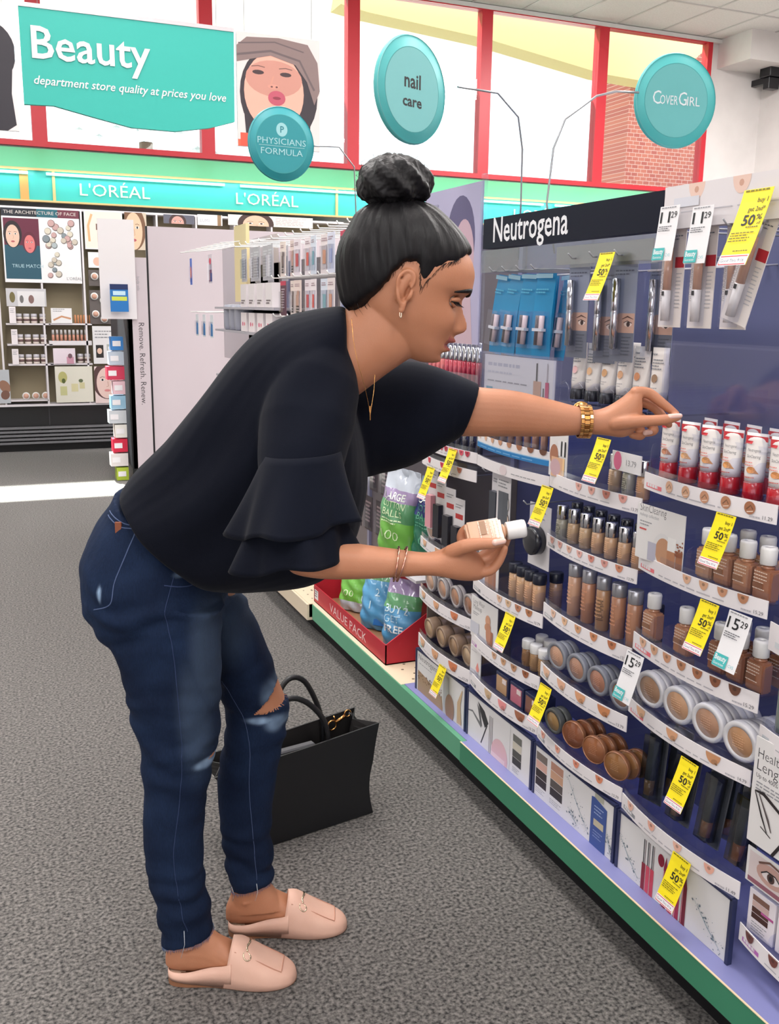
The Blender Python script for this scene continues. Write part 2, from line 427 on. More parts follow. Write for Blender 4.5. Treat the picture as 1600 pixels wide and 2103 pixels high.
def card(label, p, q, art, base=None, y=UY-.008, cat='display card', name='display_card'):
    x, z, w, h = wh(p, q); poster(name, label, cat, x, z, w, h, art(Art(), w, h), .004, y, base)
def warm(a, w, h):
    a.rect(.01, .01, w-.01, h-.01, K(240, 226, 214)); a.rect(w*.33, h*.2, w*.44, h*.5, K(200, 130, 120)).rect(w*.3, h*.5, w*.4, h*.66, K(120, 90, 80)).rect(w*.5, h*.25, w*.66, h*.42, K(206, 150, 140)).disc(w*.78, h*.4, w*.16, h*.09, K(228, 176, 132), 16, rot=.5)
    return a.line([(w*.12, h*.2), (w*.1, h*.6), (w*.2, h*.9)], .02, K(222, 176, 130))
card('cream poster with pink bottles left of the close-up face poster', (0.9018,2.1851), (1.2389,1.8424), warm)
card('tall close-up face poster beside the top of the white end panel', (1.2596,2.182), (1.456,1.8499), lambda a, w, h: face(a.rect(0, 0, w, h, K(206, 190, 170)), w*.4, h*.5, w*.9, h*1.0, K(222, 190, 160), K(120, 84, 60)))
card('dark small poster of a brown-haired woman above the white end panel', (1.6146,2.1806), (1.9035,2.1), lambda a, w, h: face(a.rect(0, 0, w, h, K(96, 96, 110)), w*.45, h*.1, w*.45, h*1.5, K(212, 160, 150), K(70, 50, 50)))
card('pale poster with grey lettering above the white end panel', (1.9325,2.1958), (2.1689,2.0989), lambda a, w, h: a.text('LUMI', w*.1, h*.3, h*.3, K(170, 172, 184)).rect(w*.8, 0, w*.95, h, K(150, 120, 90)))
card('wide poster of dark-browed eyes left of the beige column', (2.225,2.2098), (3.0733,2.1117), lambda a, w, h: face(a.rect(0, 0, w, h, K(230, 222, 216)), w*.32, h*.05, w*.34, h*1.9, K(226, 186, 160), K(66, 44, 40)).fine(w*.55, h*.8, w*.95, 5, h*.15, K(196, 176, 180)))
card('small white card with pink swatches over the first dark compacts', (0.9222,1.8168), (1.1844,1.679), lambda a, w, h: a.disc(w*.3, h*.4, w*.14, h*.28, K(228, 180, 160)).disc(w*.75, h*.4, w*.14, h*.24, K(236, 200, 170)))
card('white card with two tiny make-up photos under the dark compacts', (0.9265,1.1533), (1.1311,0.8073), lambda a, w, h: a.rect(w*.12, h*.16, w*.45, h*.5, K(40, 38, 36)).disc(w*.28, h*.34, w*.11, h*.08, SKIN2).rect(w*.6, h*.2, w*.92, h*.52, K(180, 184, 180)).rect(w*.65, h*.26, w*.87, h*.46, WHITE).fine(w*.1, h*.85, w*.9, 3, h*.08, GREY))
card('poster of a tilted pale face at the bottom of the wall unit', (0.9259,0.7821), (1.1483,0.4395), lambda a, w, h: face(a.rect(0, 0, w, h, K(240, 218, 216)), w*.5, h*.55, w*.95, h*.85, K(240, 208, 200), K(90, 60, 60), K(220, 140, 140)))
card('pale poster with little green plants and glass bottles at the unit foot', (0.5765,0.7856), (0.9075,0.4532), lambda a, w, h: a.rect(0, 0, w, h, K(232, 228, 214)).disc(w*.2, h*.7, w*.12, h*.16, K(190, 186, 120)).disc(w*.22, h*.6, w*.05, h*.07, K(90, 100, 50)).rect(w*.12, h*.2, w*.3, h*.45, K(206, 204, 150)).rect(w*.42, h*.3, w*.6, h*.52, K(222, 214, 170)).rect(w*.64, h*.38, w*.78, h*.55, K(212, 204, 160)).disc(w*.68, h*.6, w*.06, h*.05, K(100, 110, 80)))
card('grey card with three dark flower photos in the left cell', (0.2021,1.4812), (0.5395,1.3246), lambda a, w, h: a.rect(0, 0, w, h, K(196, 194, 198)).rect(w*.28, 0, w*.96, h*.85, K(222, 220, 222)).disc(w*.15, h*.5, w*.07, h*.3, K(110, 100, 60)).disc(w*.38, h*.4, w*.05, h*.22, K(110, 108, 108)).disc(w*.62, h*.4, w*.07, h*.24, K(130, 100, 96)))
card('white card with brown brush strokes beside the row of orange pencils', (0.5723,1.3126), (0.7533,1.1774), lambda a, w, h: a.line([(w*.1, h*.2), (w*.5, h*.45), (w*.95, h*.3)], h*.12, K(200, 146, 110)).fine(w*.1, h*.9, w*.7, 2, h*.12, GREY))
card('pink card with a rosy bottle beside two small jars', (0.5712,0.951), (0.7648,0.8105), lambda a, w, h: a.rect(0, 0, w, h, K(236, 222, 232)).rect(w*.6, 0, w*.92, h*.45, K(206, 150, 170)).disc(w*.76, h*.5, w*.1, h*.16, K(120, 90, 100)))
for lb, p, q in (('upper', (0.2172,1.3203), (0.2731,1.1741)), ('middle', (0.2231,1.121), (0.2754,0.9853)), ('lower', (0.2189,0.9458), (0.2737,0.8061))):
    card('narrow white card left of the %s row of jars' % lb, p, q, lambda a, w, h: a.rect(0, 0, w, h, K(240, 232, 236)).fine(w*.15, h*.85, w*.9, 3, h*.1, GREY))
card('brown wood-photo card at the lower left edge of the unit', (0.0392,0.7611), (0.1832,0.4578), lambda a, w, h: a.rect(0, 0, w, h, K(186, 190, 196)).disc(w*.7, h*.5, w*.3, h*.2, K(150, 110, 90), rot=.5).disc(w*.7, h*.25, w*.26, h*.14, K(120, 84, 70), rot=-.3))
# shelves of the unit, and what stands on them
def ushelf(p, q):
    x, z, w, h = wh(p, q); return x, z, w
jar = MB().lathe([(.001, 0), (.026, 0), (.028, .01), (.028, .05), (.022, .058)], mat('jar_glass', (226, 214, 206), .2), 14)
jo = jar.build('jar', label='x', cat='jar', group='jars on the beauty wall unit')
MB().lathe([(.024, .056), (.027, .058), (.027, .085), (.001, .086)], mat('jar_lid', (200, 196, 204), .25), 14).build('lid', jo)
MB().lathe([(.0285, .02), (.0285, .042)], K(110, 84, 84), 14).build('label_band', jo)
JAR = Proto(jo); shelves = MB()
rows = [('top', (0.2055,1.1737), (0.5447,1.3308), [145, 198, 250, 310]), ('middle', (0.2053,0.9891), (0.5513,1.1325), [158, 212, 268, 322]), ('lower', (0.2032,0.8092), (0.5498,0.9573), [168, 222, 275, 328])]
for nm, p, q, xs in rows:
    shelves.box(p[0]-.02, q[0]+.02, UY+.0, UY+.17, p[1]-.014, p[1], uw)
    for k, xx in enumerate(xs):
        X = p[0]+(xx-xs[0]+75)*1.3289/1000-0.0972*(xx-xs[0]+75)/1000
        JAR.at((X, UY+.05, p[1]), 'small white-lidded jar, %s from the left in the %s jar row of the wall unit' % (('first', 'second', 'third', 'fourth')[k], nm))
p = (0.5694,1.1762); q = (0.9076,1.3231); shelves.box(p[0]-.02, q[0]+.02, UY, UY+.17, p[1]-.014, p[1], uw)
st = MB().lathe([(.001, 0), (.009, 0), (.009, .075), (.001, .078)], mat('orange_pencil', (206, 140, 96), .4), 8).build('makeup_pencil', label='x', cat='pencil', group='orange pencils')
ST = Proto(st)
for k in range(6): ST.at((p[0]+.215+k*.026, UY+.04, p[1]), 'orange pencil, %s in the row right of the brush-stroke card' % ('first', 'second', 'third', 'fourth', 'fifth', 'sixth')[k], group='orange pencils')
p = (0.5629,1.0176); q = (0.8983,1.1342); shelves.box(p[0]-.02, q[0]+.02, UY, UY+.17, p[1]-.04, p[1], uw)
so = MB().lathe([(.001, 0), (.012, 0), (.012, .055), (.001, .055)], mat('bronze_body', (196, 140, 120), .35), 8).build('lip_stick', label='x', cat='lipstick', group='row of lipsticks')
MB().lathe([(.0115, .055), (.0115, .1), (.001, .1)], mat('silver_cap', (190, 186, 186), .25), 8).build('cap', so)
SO = Proto(so)
for k in range(9): SO.at((p[0]+.02+k*.036, UY+.04, p[1]), 'two-tone lipstick number %s in the row right of the middle jars' % ('one', 'two', 'three', 'four', 'five', 'six', 'seven', 'eight', 'nine')[k], group='row of lipsticks')
p = (0.5634,0.8123); q = (0.8958,0.9565); shelves.box(p[0]-.02, q[0]+.02, UY, UY+.17, p[1]-.014, p[1], uw)
for k in range(2): JAR.at((p[0]+.25+k*.065, UY+.05, p[1]), 'small jar, %s of the pair beside the pink card' % ('left', 'right')[k])
p = (0.2026,0.4827)
shelves.box(cols[0], cols[1], UY+.0, UY+.17, p[1]-.012, p[1], uw)
co = MB().lathe([(.001, 0), (.032, 0), (.034, .006), (.032, .012), (.001, .012)], WHITEP, 20, ax='y').build('powder_compact', label='x', cat='compact', group='compacts at the unit foot')
MB().lathe([(.001, -.001), (.024, -.001), (.024, .002)], K(206, 160, 140), 20, ax='y').build('powder', co)
CO = Proto(co)
for k in range(3): CO.at((p[0]+.115+k*.085, UY+.04, p[1]+.034), 'round compact standing in the empty lower cell, %s from the left' % ('first', 'second', 'third')[k])
dk = MB().box(0, .27, 0, .02, 0, .17, K(92, 84, 82)).build
for row, (p, q) in enumerate((((0.9181,1.6593), (1.1773,1.516)), ((0.9152,1.4782), (1.1622,1.1713)))):
    x, z, w, h = wh(p, q)
    MB().box(0, w, 0, .02, 0, h, K(96, 88, 86)).build('compact_rack', loc=(x, UY+.0, z), label=('short', 'tall')[row]+' dark rack holding round compacts on the wall unit', cat='rack')
    for k in range(3 if row == 0 else 5):
        fx, fz = ((.2, .6), (.5, .35), (.8, .62))[k] if row == 0 else ((.18, .82), (.5, .7), (.2, .3), (.5, .15), (.84, .4))[k]
        CO.at((x+fx*w, UY-.014, z+fz*h), 'pinkish compact at the %s of the %s dark rack' % ((('left', 'centre', 'right') if row == 0 else ('top left', 'upper centre', 'middle left', 'bottom', 'right edge'))[k], ('short', 'tall')[row]), group='compacts in the dark racks')
W(shelves, 'shelf', unit)

# far gondola standing beyond the aisle crossing: white end panel with a lettered edge
FYp = 7.6
ex0 = 1.1712; ez = 1.93
far = thing('end_gondola', 'far shelving run showing its big blank white end panel', 'shelf unit', (ex0+.5, FYp+.4, 0))
pinkw = mat('end_panel_white', (196, 184, 190), .6)
W(MB().box(ex0, 3.0, FYp, FYp+.03, .04, ez, pinkw), 'end_panel', far)
W(MB().box(ex0-.006, ex0+.006, FYp-.004, FYp+.03, .0, ez, ub), 'edge_trim', far)
W(MB().box(ex0-.03, 3.0, FYp+.03, 8.9, 0, .12, ub).box(ex0+.35, ex0+.38, FYp+.03, 8.9, .12, ez-.02, K(150, 145, 150)), 'body', far)
W(MB().box(ex0-.17, ex0-.13, FYp-.0, FYp+.02, .0, 1.32, ub), 'side_post', far)
a = Art().text('Remove. Refresh. Renew.', 0, 0, .042, K(70, 66, 70), width=.62, rot=-pi/2).text('body oils', 0, .34, .02, GREY, rot=-pi/2)
b = MB().box(-.1, .02, 0, .012, -1.22, .48, pinkw); a2 = a
a.onto(b, fY(-.055, 0, 0)); b.build('edge_sign', loc=(ex0-.03, FYp-.016, 1.22), label='tall narrow sign reading Remove. Refresh. Renew. on the end panel edge', cat='sign')
W(MB().box(ex0-.13, ex0-.0, FYp+.01, FYp+.03, .0, 1.68, K(216, 206, 210)), 'edge_board', far)
W(MB().box(ex0-.16, ex0-.13, FYp+.0, 8.7, 0.1, 1.3, K(26, 27, 38)), 'side_panel', far)
# stock hanging on its left side, seen edge-on
cs = [(60, 130, 200), (190, 200, 214), (204, 60, 90), (228, 190, 200), (150, 190, 216), (200, 204, 210), (230, 226, 220), (206, 40, 70), (222, 214, 214), (170, 190, 60)]
for k, c in enumerate(cs):
    zz = 1.012-k*.112
    b = MB().box(0, .09+.02*(k % 3), 0, .12, 0, .1, mat('pack_%d' % k, c, .4)).box(.01, .07, -.002, 0, .03, .07, K(236, 232, 236))
    nm = ['blue', 'silver', 'raspberry', 'pale pink', 'light blue', 'grey', 'cream', 'red', 'white', 'lime green'][k]
    b.build('packet', loc=(ex0-.285-.02*(k % 3), FYp+.06, zz), label='%s packet stacked against the dark side of the far shelving' % nm, cat='packet', group='packets on the side of the far shelving')
b = MB(); a = Art().rect(0, 0, .13, .2, K(30, 110, 180)).rect(0, .16, .13, .2, K(20, 40, 90)).rect(.01, .08, .12, .11, K(200, 210, 80)).rect(.02, .12, .11, .15, K(190, 220, 236))
b.box(0, .13, 0, .01, 0, .2, K(30, 110, 180)); a.onto(b, fY(0, 0, 0)); b.build('hanging_packet', loc=(0.877, 7.5, (0.8706,1.3012)[1]), label='bright blue and yellow packet hanging in front of the wall unit', cat='packet')
MB().box(0, .26, 0, .006, 0, .72, K(226, 220, 222)).build('sign_board', loc=(0.8141, 7.56, (0.8752,1.2473)[1]), label='plain pale board behind the blue and yellow packet', cat='sign')

# ---------------------------------------------------------------- hanging signs
b = MB(); SG = 6.0
P = [(0.2879,2.9333), (1.4731,2.9404), (1.4688,2.434), (1.3152,2.3862), (1.1135,2.3515), (0.863,2.3532), (0.6492,2.3935), (0.4423,2.4351), (0.2892,2.4294)]
tealb = mat('teal_banner', (44, 172, 160), .5)
b.prism(P, lambda u, v, n: (u, SG+n, v), 0, .03, tealb)
P2 = (0.3197,2.9274); a = Art(); lw = K(226, 222, 226)
a.text('Beauty', 0, 0, .165, lw, width=.64, bold=.012)
o = b.build('hanging_banner', label='big teal Beauty banner hanging at the upper left', cat='sign')
a.onto(MB(), fY(0.344, SG-.006, (0.3443,2.6748)[1])).build('lettering', o)
a = Art().text('department store quality at prices you love', 0, 0, .045, lw, width=1.4186-0.3466, shear=.25, bold=.008)
a.onto(MB(), fY(0.3466, SG-.004, (0.3463,2.5402)[1])).build('tagline', o)
MB().box(P[0][0], P[1][0], SG-.004, SG+.034, P[0][1]-.004, P[0][1]+.018, mat('alu_rail', (190, 186, 190), .4, .6)).build('rail', o)
for x in (P[0][0]+.1, P[1][0]-.1): MB().tube([(x, SG+.015, P[0][1]+.01), (x, SG+.015, CZ)], .0015, GREY, 5).build('wire', o)
p, q = (1.4876,2.9394), (2.0047,2.3007)
w, h = q[0]-p[0], p[1]-q[1]
hat = K(126, 106, 104); hat2 = K(96, 82, 84)
a = Art().rect(0, 0, w, h, K(214, 204, 202)).rect(w*.0, 0, w*.9, h*.06, K(222, 96, 70)).disc(w*.5, h*.48, w*.47, h*.44, K(44, 36, 44), 30).poly([(w*.06, h*.5), (w*.1, h*.08), (w*.3, h*.06), (w*.75, h*.06), (w*.88, h*.2), (w*.9, h*.6)], K(44, 36, 44)).rect(w*.03, 0, w*.25, h*.12, K(212, 80, 60))
a.disc(w*.44, h*.5, w*.36, h*.35, K(222, 164, 146), 30).disc(w*.42, h*.34, w*.26, h*.19, K(222, 164, 146), 24).disc(w*.44, h*.62, w*.34, h*.16, K(190, 134, 120), 24)
for sx in (.25, .58): a.disc(w*sx, h*.665, w*.07, h*.02, K(60, 40, 44), 12).line([(w*(sx-.08), h*.712), (w*sx, h*.722), (w*(sx+.08), h*.712)], h*.008, K(110, 76, 70))
a.line([(w*.43, h*.64), (w*.4, h*.56), (w*.42, h*.545)], w*.02, K(196, 138, 120)).disc(w*.43, h*.55, w*.07, h*.02, K(200, 140, 124), 14).disc(w*.41, h*.548, w*.014, h*.008, K(100, 60, 60)).disc(w*.47, h*.548, w*.014, h*.008, K(100, 60, 60))
a.disc(w*.47, h*.45, w*.105, h*.066, K(176, 76, 96), 20).disc(w*.47, h*.45, w*.05, h*.014, K(130, 44, 62), 14)
a.poly([(w*0, h*.74), (w*.0, h*.88), (w*.12, h*.96), (w*.5, h*.98), (w*.85, h*.95), (w*.97, h*.8), (w*1, h*.55), (w*.93, h*.42), (w*.84, h*.62), (w*.7, h*.76), (w*.4, h*.82)], hat).line([(w*.0, h*.8), (w*.4, h*.86), (w*.75, h*.8), (w*.93, h*.55)], h*.02, hat2).line([(w*.02, h*.9), (w*.45, h*.94), (w*.8, h*.88)], h*.012, hat2)
po = poster('hanging_poster', 'hanging photo poster of a woman in a brown hat pouting, beside the teal banner', 'poster', p[0], q[1], w, h, a, .02, 6.0)
for x_ in (.05, w-.05): MB().tube([(x_, .01, h-.01), (x_, .01, CZ-q[1])], .0015, GREY, 5).build('wire', po)
p, q = (-0.135,2.9289), (0.2551,2.2848)
w, h = q[0]-p[0], p[1]-q[1]
a = Art().rect(0, 0, w, h, K(226, 218, 218)).disc(w*.68, h*.62, w*.33, h*.24, K(36, 32, 42), 26).poly([(w*.5, h*.6), (w*.97, h*.6), (w*.93, h*.3), (w*.97, h*.05), (w*.85, 0), (w*.5, 0)], K(36, 32, 42)).disc(w*.45, h*.45, w*.3, h*.3, K(216, 170, 150), 24)
po = poster('hanging_poster', 'hanging poster of a dark-haired head cut off by the left picture edge', 'poster', p[0], q[1], w, h, a, .02, 6.0)
for x_ in (.05, w-.05): MB().tube([(x_, .01, h-.01), (x_, .01, CZ-q[1])], .0015, GREY, 5).build('wire', po)
# round signs on wire stems
def disc_sign(label, c, Y, R, art, yawd, wire, base):
    t = thing('round_sign', label, 'sign', c)
    b = MB().lathe([(.001, .0), (R, 0), (R+.003, .006), (R, .014), (.001, .014)], base, 48, ax='y').lathe([(R, -.001), (R*1.005, .004), (R, .012)], K(150, 205, 205), 48, ax='y', smooth=False, cap=False)
    a = Art().disc(0, 0, R*.8, R*.8, K(60, 150, 150), 48).disc(0, 0, R*.785, R*.785, art[1], 48); art[0](a)
    a.onto(b, fY(0, 0, 0)); o = b.build('disc', t, bev=0); o.rotation_euler.z = yawd
    bb = MB().tube(wire, .0028, mat('wire_chrome', (170, 172, 176), .3, .8), 6); bb.build('wire_stem', t)
    return t
tl = mat('sign_teal', (84, 184, 184), .45)
def rel(c, pts): return [(p[0]-c[0], p[1]-c[1], p[2]-c[2]) for p in pts]
p = (1.0502,1.9031); c = (p[0], 2.4, p[1]); R = .128
p1 = (1.1783,1.9231); p2 = (1.3076,1.9232); p3 = (1.3842,1.8727); p4 = (1.4125,1.7942); p5 = (1.4262,1.6494)
disc_sign('round teal nail care sign on an arching wire above the woman', c, 2.4, R, (lambda a: a.text('nail', 0, .005, .034, INK, al='c', bold=.02).text('care', .0, -.04, .026, INK, al='c', bold=.02, width=.072), K(120, 190, 190)), .42, rel(c, [(q[0], 2.4+.02*i, q[1]) for i, q in enumerate((p1, p2, p3, p4, p5))]+[(p5[0]+.01, 2.5, 1.5)]), tl)
p = (1.6569,1.8816); c = (p[0], 2.12, p[1]); R = .111
p1 = (1.5412,1.8906); p2 = (1.4804,1.8895); p3 = (1.4315,1.8761); p4 = (1.3514,1.8181); p5 = (1.3279,1.7494); p6 = (1.3218,1.6189)
disc_sign('round teal sign with thin pale capitals at the upper right', c, 2.12, R, (lambda a: a.text('C', -.066, -.01, .032, K(214, 222, 224), sx=.8).text('OVER', -.046, -.01, .022, K(214, 222, 224), width=.05).text('G', .006, -.01, .032, K(214, 222, 224), sx=.8).text('IRL', .03, -.01, .022, K(214, 222, 224), width=.036), K(96, 172, 172)), -.15, rel(c, [(q[0], 2.12+.01*i, q[1]) for i, q in enumerate((p1, p2, p3, p4, p5, p6))]+[(p6[0]+.03, 2.17, 1.5)]), mat('sign_teal_b', (74, 176, 176), .45))
p = (1.0562,1.9412); c = (p[0], 3.6, p[1]); R = .128
p1 = (1.18,1.9434); p2 = (1.2856,1.951); p3 = (1.3546,1.886); p4 = (1.3696,1.745)
disc_sign("smallest dark teal round sign, overlapping the hat poster", c, 3.6, R, (lambda a: a.disc(0, .05, .022, .024, K(150, 200, 204), 24).text('P', .001, .04, .022, K(40, 120, 130), al='c', bold=.02).text('PHYSICIANS', 0, -.002, .022, K(160, 205, 210), width=.19, al='c').rect(-.09, -.009, .09, -.0075, K(160, 205, 210)).text('FORMULA', 0, -.038, .022, K(160, 205, 210), width=.165, al='c'), K(40, 140, 148)), .1, rel(c, [(q[0], 3.6+.02*i, q[1]) for i, q in enumerate((p1, p2, p3, p4))]+[(p4[0]+.02, 3.7, 1.6)]), mat('sign_teal_c', (42, 146, 154), .45))
# black ceiling speaker on the far right wall
p = (8.8695,4.0982)
t = thing('wall_speaker', 'black box mounted high on the white wall at the upper right edge', 'speaker', (p[0], 9.6, p[1]))
MB().box(-.11, .16, -.09, .09, -.0, .2, BLACKP).build('body', t, bev=.008)
MB().box(-.08, .08, -.05, .05, -.13, 0, BLACKP).build('bracket', t, bev=.006)
MB().box(-.03, .03, .05, .3, -.05, .02, BLACKP).build('arm', t)

# ---------------------------------------------------------------- the near cosmetics gondola on the right
XB = 1.56                                     # back panel
XE, BOW = 1.22, .02                           # front plane of the trays and their outward bow
lav = mat('lavender_panel', (94, 98, 134), .4, rgb2=(98, 102, 140), scale=3)
navy = mat('navy_tray', (44, 50, 84), .35)
grn = mat('rail_green', (62, 136, 104), .4); grn2 = mat('rail_green_light', (98, 168, 134), .4)
beige = mat('deck_beige', (232, 214, 186), .5); lavd = mat('deck_lavender', (138, 140, 192), .4)
GO = (1.5, 2.5, 0)
gon = thing('store_shelving', 'long cosmetics gondola with lavender back and green base rail on the right', 'shelving', GO)
def G(b, name, par=None, o=GO, **k): return b.build(name, par or gon, loc=(-o[0], -o[1], -o[2]), **k)
G(MB().box(XB, XB+.03, .3, 2.66, .1, 1.62, lav).box(XB, XB+.03, 2.66, 6.1, .1, 1.6, K(96, 90, 98)), 'back_panel')
G(MB().box(1.235, 1.9, .3, 6.1, 0, .1, K(18, 18, 22)), 'plinth')
b = MB().box(1.1725, XB, .3, 2.25, .1, .1585, lavd).box(1.1905, XB, 2.25, 2.70, .1, .1585, lavd)
G(b, 'deck')
b = MB().box(1.178, XB, 2.70, 3.63, .1, .158, beige).box(1.165, XB, 3.632, 6.1, .1, .158, beige); hole = K(120, 104, 84)
for i in range(26):
    for j in range(4): b.lathe([(.001, 0), (.005, 0), (.005, .0006), (.001, .0006)], hole, 8, (1.235+j*.05+(.025 if i % 2 else 0), 2.73+i*.045, .158))
for i in range(20):
    for j in range(2): b.lathe([(.001, 0), (.004, 0), (.004, .0006), (.001, .0006)], hole, 8, (1.2+j*.035, 3.7+i*.06, .158))
G(b, 'perforated_deck')
G(MB().box(1.168, 1.1725, .3, 2.25, .098, .1585, grn).box(1.1672, 1.1712, .3, 2.25, .1585, .160, K(240, 214, 178)), 'base_rail')
G(MB().box(1.174, 1.19, 2.25, 3.62, .094, .157, grn2), 'base_rail')
G(MB().box(1.156, 1.19, 3.632, 6.1, .088, .155, K(226, 210, 186)), 'base_rail')
for yy in (2.68, 3.95, 5.2): G(MB().box(XB-.012, XB+.0, yy-.012, yy+.012, .16, 1.6, K(120, 122, 150)), 'upright')
G(MB().box(1.25, XB, 2.664, 2.668, .16, 1.02, K(128, 118, 108)), 'side_divider')
G(MB().box(XB+.03, XB+.36, .3, 6.1, .1, 1.5, K(190, 186, 190)), 'rear_side')
# steel bracket bits on the bare lavender panel
b = MB().box(XB-.004, XB, 1.21, 1.222, .9, 1.5, K(150, 152, 170)).box(XB-.012, XB, 1.185, 1.225, 1.255, 1.31, K(226, 226, 230)).lathe([(.001, -.014), (.006, -.014), (.006, -.012)], INK, 10, (XB, 1.205, 1.297), 'x').lathe([(.001, -.014), (.006, -.014), (.006, -.012)], INK, 10, (XB, 1.205, 1.268), 'x')
G(b, 'bracket')

COLS = {'A': (1.575, 1.215), 'B': (1.93, 1.578), 'C': (2.30, 1.932), 'D': (2.66, 2.302), 'Z': (1.205, .845)}
def bowx(c, y): yl, yr = COLS[c]; t = (yl-y)/(yl-yr); return XE-BOW*(1-(2*t-1)**2)
def fstrip(c, z): yl = COLS[c][0]; return lambda u, v, n: (bowx(c, yl-u)-n, yl-u, z+v)
SW = [(236, 196, 172), (226, 180, 150), (214, 166, 134), (204, 150, 118), (186, 132, 100), (168, 112, 82), (140, 90, 66), (110, 72, 56)]
FINE = K(188, 184, 190)
def strip_art(c, h, n, flag=None, price=None, sw=None, kind=0, first=.12):
    yl, yr = COLS[c]; w = yl-yr; a = Art(); a.tess = .03
    if flag: a.rect(.012, h*.18, .012+flag[1], h*.42, flag[0]); a.fine(.016, h*.24, .01+flag[1], 1, .01, WHITE, .6, 5)
    a.fine(.03+(flag[1] if flag else .03), h*.22, w*.8, 1, .006, FINE, .4, n)
    for k in range(n):
        cx = w*(first+(.93-first)*(k+.5)/n); q = sw[k % len(sw)] if sw else SW[min(k+1, 7)]
        if kind == 0: a.disc(cx, h*.97, h*.36, h*.5, K(*q), 14, pi, 2*pi).disc(cx, h*.8, h*.12, h*.1, K(*[int(v*.75) for v in q]), 8)
        elif kind == 1: a.disc(cx, h*.6, h*.34, h*.34, K(*q), 18).line([(cx-h*.2, h*.5), (cx+h*.05, h*.74), (cx+h*.2, h*.55)], h*.07, K(*[int(v*.7) for v in q])).line([(cx-h*.16, h*.38), (cx+h*.22, h*.46)], h*.05, K(240, 214, 196))
        else: a.disc(cx, h*.95, h*.55, h*.62, K(*q), 14, pi, 2*pi).disc(cx+h*.12, h*.5, h*.26, h*.16, K(*[int(v*.86) for v in q]), 9, rot=.4).disc(cx+h*.25, h*.42, h*.12, h*.08, K(*[int(v*.66) for v in q]), 6)
    if price: a.text(price, w*.985, h*.14, h*.2, K(110, 108, 112), al='r').fine(w*.86, h*.14, w*.93, 1, .006, FINE, .5, 9)
    return a
TN = {}
def tray(c, zt, zb, n, art, name, back=XB-.02, div=.045, m=None, lip=.012, wt=1.0, divs=None, yr=None):
    """clear pusher tray: floor, dividers and bowed lip; printed strip clipped to its front"""
    yl, y1 = COLS[c]; h = zt-zb
    t = thing('display_tray', name, 'display tray', (XE, (yl+y1)/2, zb))
    o = (XE, (yl+y1)/2, zb); m = m or CLEARB
    ys = [yl-.003-(yl-y1-.006)*i/14 for i in range(15)]
    b = MB()
    zf = zt-.008
    b.prism([(bowx(c, y)+.004, y) for y in ys]+[(back, y1+.003), (back, yl-.003)], lambda u, v, q: (u, v, q), zf-.003, zf, m)
    R = [[(bowx(c, y)+.0015, y, zb+.004), (bowx(c, y)+.0035, y, zb+.004), (bowx(c, y)+.0035, y, zt+lip), (bowx(c, y)+.0015, y, zt+lip)] for y in ys]
    b.rings(R, m, False)
    G(b, 'tray_floor', t, o)
    b = MB()
    for k in (divs if divs is not None else range(n+1)):
        y = yl-.004-(yl-y1-.008)*k/n; x0 = bowx(c, y)+.008
        pr = [(x0, zf), (x0, zf+div*.7), (x0+.004, zf+div*.92), (x0+.014, zf+div), (back-.004, zf+div), (back-.004, zf)]
        b.prism(pr, lambda u, v, q: (u, y+q, v), -.0008, .0008, m)
    G(b, 'divider', t, o)
    ys2 = [yl-(yl-y1)*i/16 for i in range(17)]
    b = MB(); b.rings([[(bowx(c, y)-.0012, y, zb), (bowx(c, y)+.001, y, zb), (bowx(c, y)+.001, y, zt), (bowx(c, y)-.0012, y, zt)] for y in ys2], mat('label_paper', (242, 236, 238), .45), False)
    art.onto(b, lambda u, v, q: (bowx(c, yl-u)-.0012-q, yl-u, zb+v), base=.0005)
    G(b, 'label_strip', t, o)
    return zf
def slot(c, k, n): yl, yr = COLS[c]; return yl-.004-(yl-yr-.008)*(k+.5)/n

# ------------- product models (front faces the aisle, base at z = 0)
def wrap(r): return lambda u, v, n: (-(r+n)*cos(u/r), -(r+n)*sin(u/r), v)
def lines(w, z0, n, dz, m, seed=1):
    return Art().fine(-w/2, z0, w/2, n, dz, m, .4, seed)
def glassy(name, rgb): return mat(name, rgb, .18, coat=.6)
def sq_bottle(tone, nm):
    b = MB(); g = glassy('bottle_'+nm, tone)
    b.box(-.0125, .0125, -.022, .022, 0, .058, g)
    o = b.build('foundation_bottle', bev=.004, seg=2, label='x', cat='bottle')
    MB().lathe([(.012, .058), (.0125, .061), (.008, .063), (.008, .067)], g, 16).build('neck', o)
    MB().lathe([(.0135, .065), (.0145, .066), (.0148, .092), (.0135, .096), (.004, .0965), (.004, .0945), (.001, .0945)], WHITEP, 24).build('cap', o)
    a = Art().fine(-.018, .05, .016, 6, .006, K(236, 214, 196), .3, 3).rect(-.018, .022, .005, .031, K(*[int(v*.8) for v in tone]))
    a.onto(MB(), lambda u, v, n: (-.0128-n, -u, v)).build('label', o)
    return Proto(o)
def rd_bottle(tone, nm, capm, r=.0145, hb=.048, hc=.034, name='foundation_bottle', capr=None, seg=20, lab=True, capn='cap', shine=True):
    b = MB().lathe([(.001, 0), (r*.9, 0), (r, .002), (r, hb-.003), (r*.92, hb), (r*.6, hb+.001)], glassy('round_'+nm, tone), seg)
    if lab: lines(r*1.6, hb*.78, 6, hb*.09, K(*[min(255, int(v*1.18)) for v in tone]), 4).onto(b, wrap(r))
    o = b.build(name, label='x', cat='bottle')
    cr = capr or r*.96
    MB().lathe([(cr*.95, hb+.0005), (cr, hb+.002), (cr, hb+hc-.002), (cr*.92, hb+hc), (.001, hb+hc)], capm, seg).build(capn, o)
    return Proto(o)
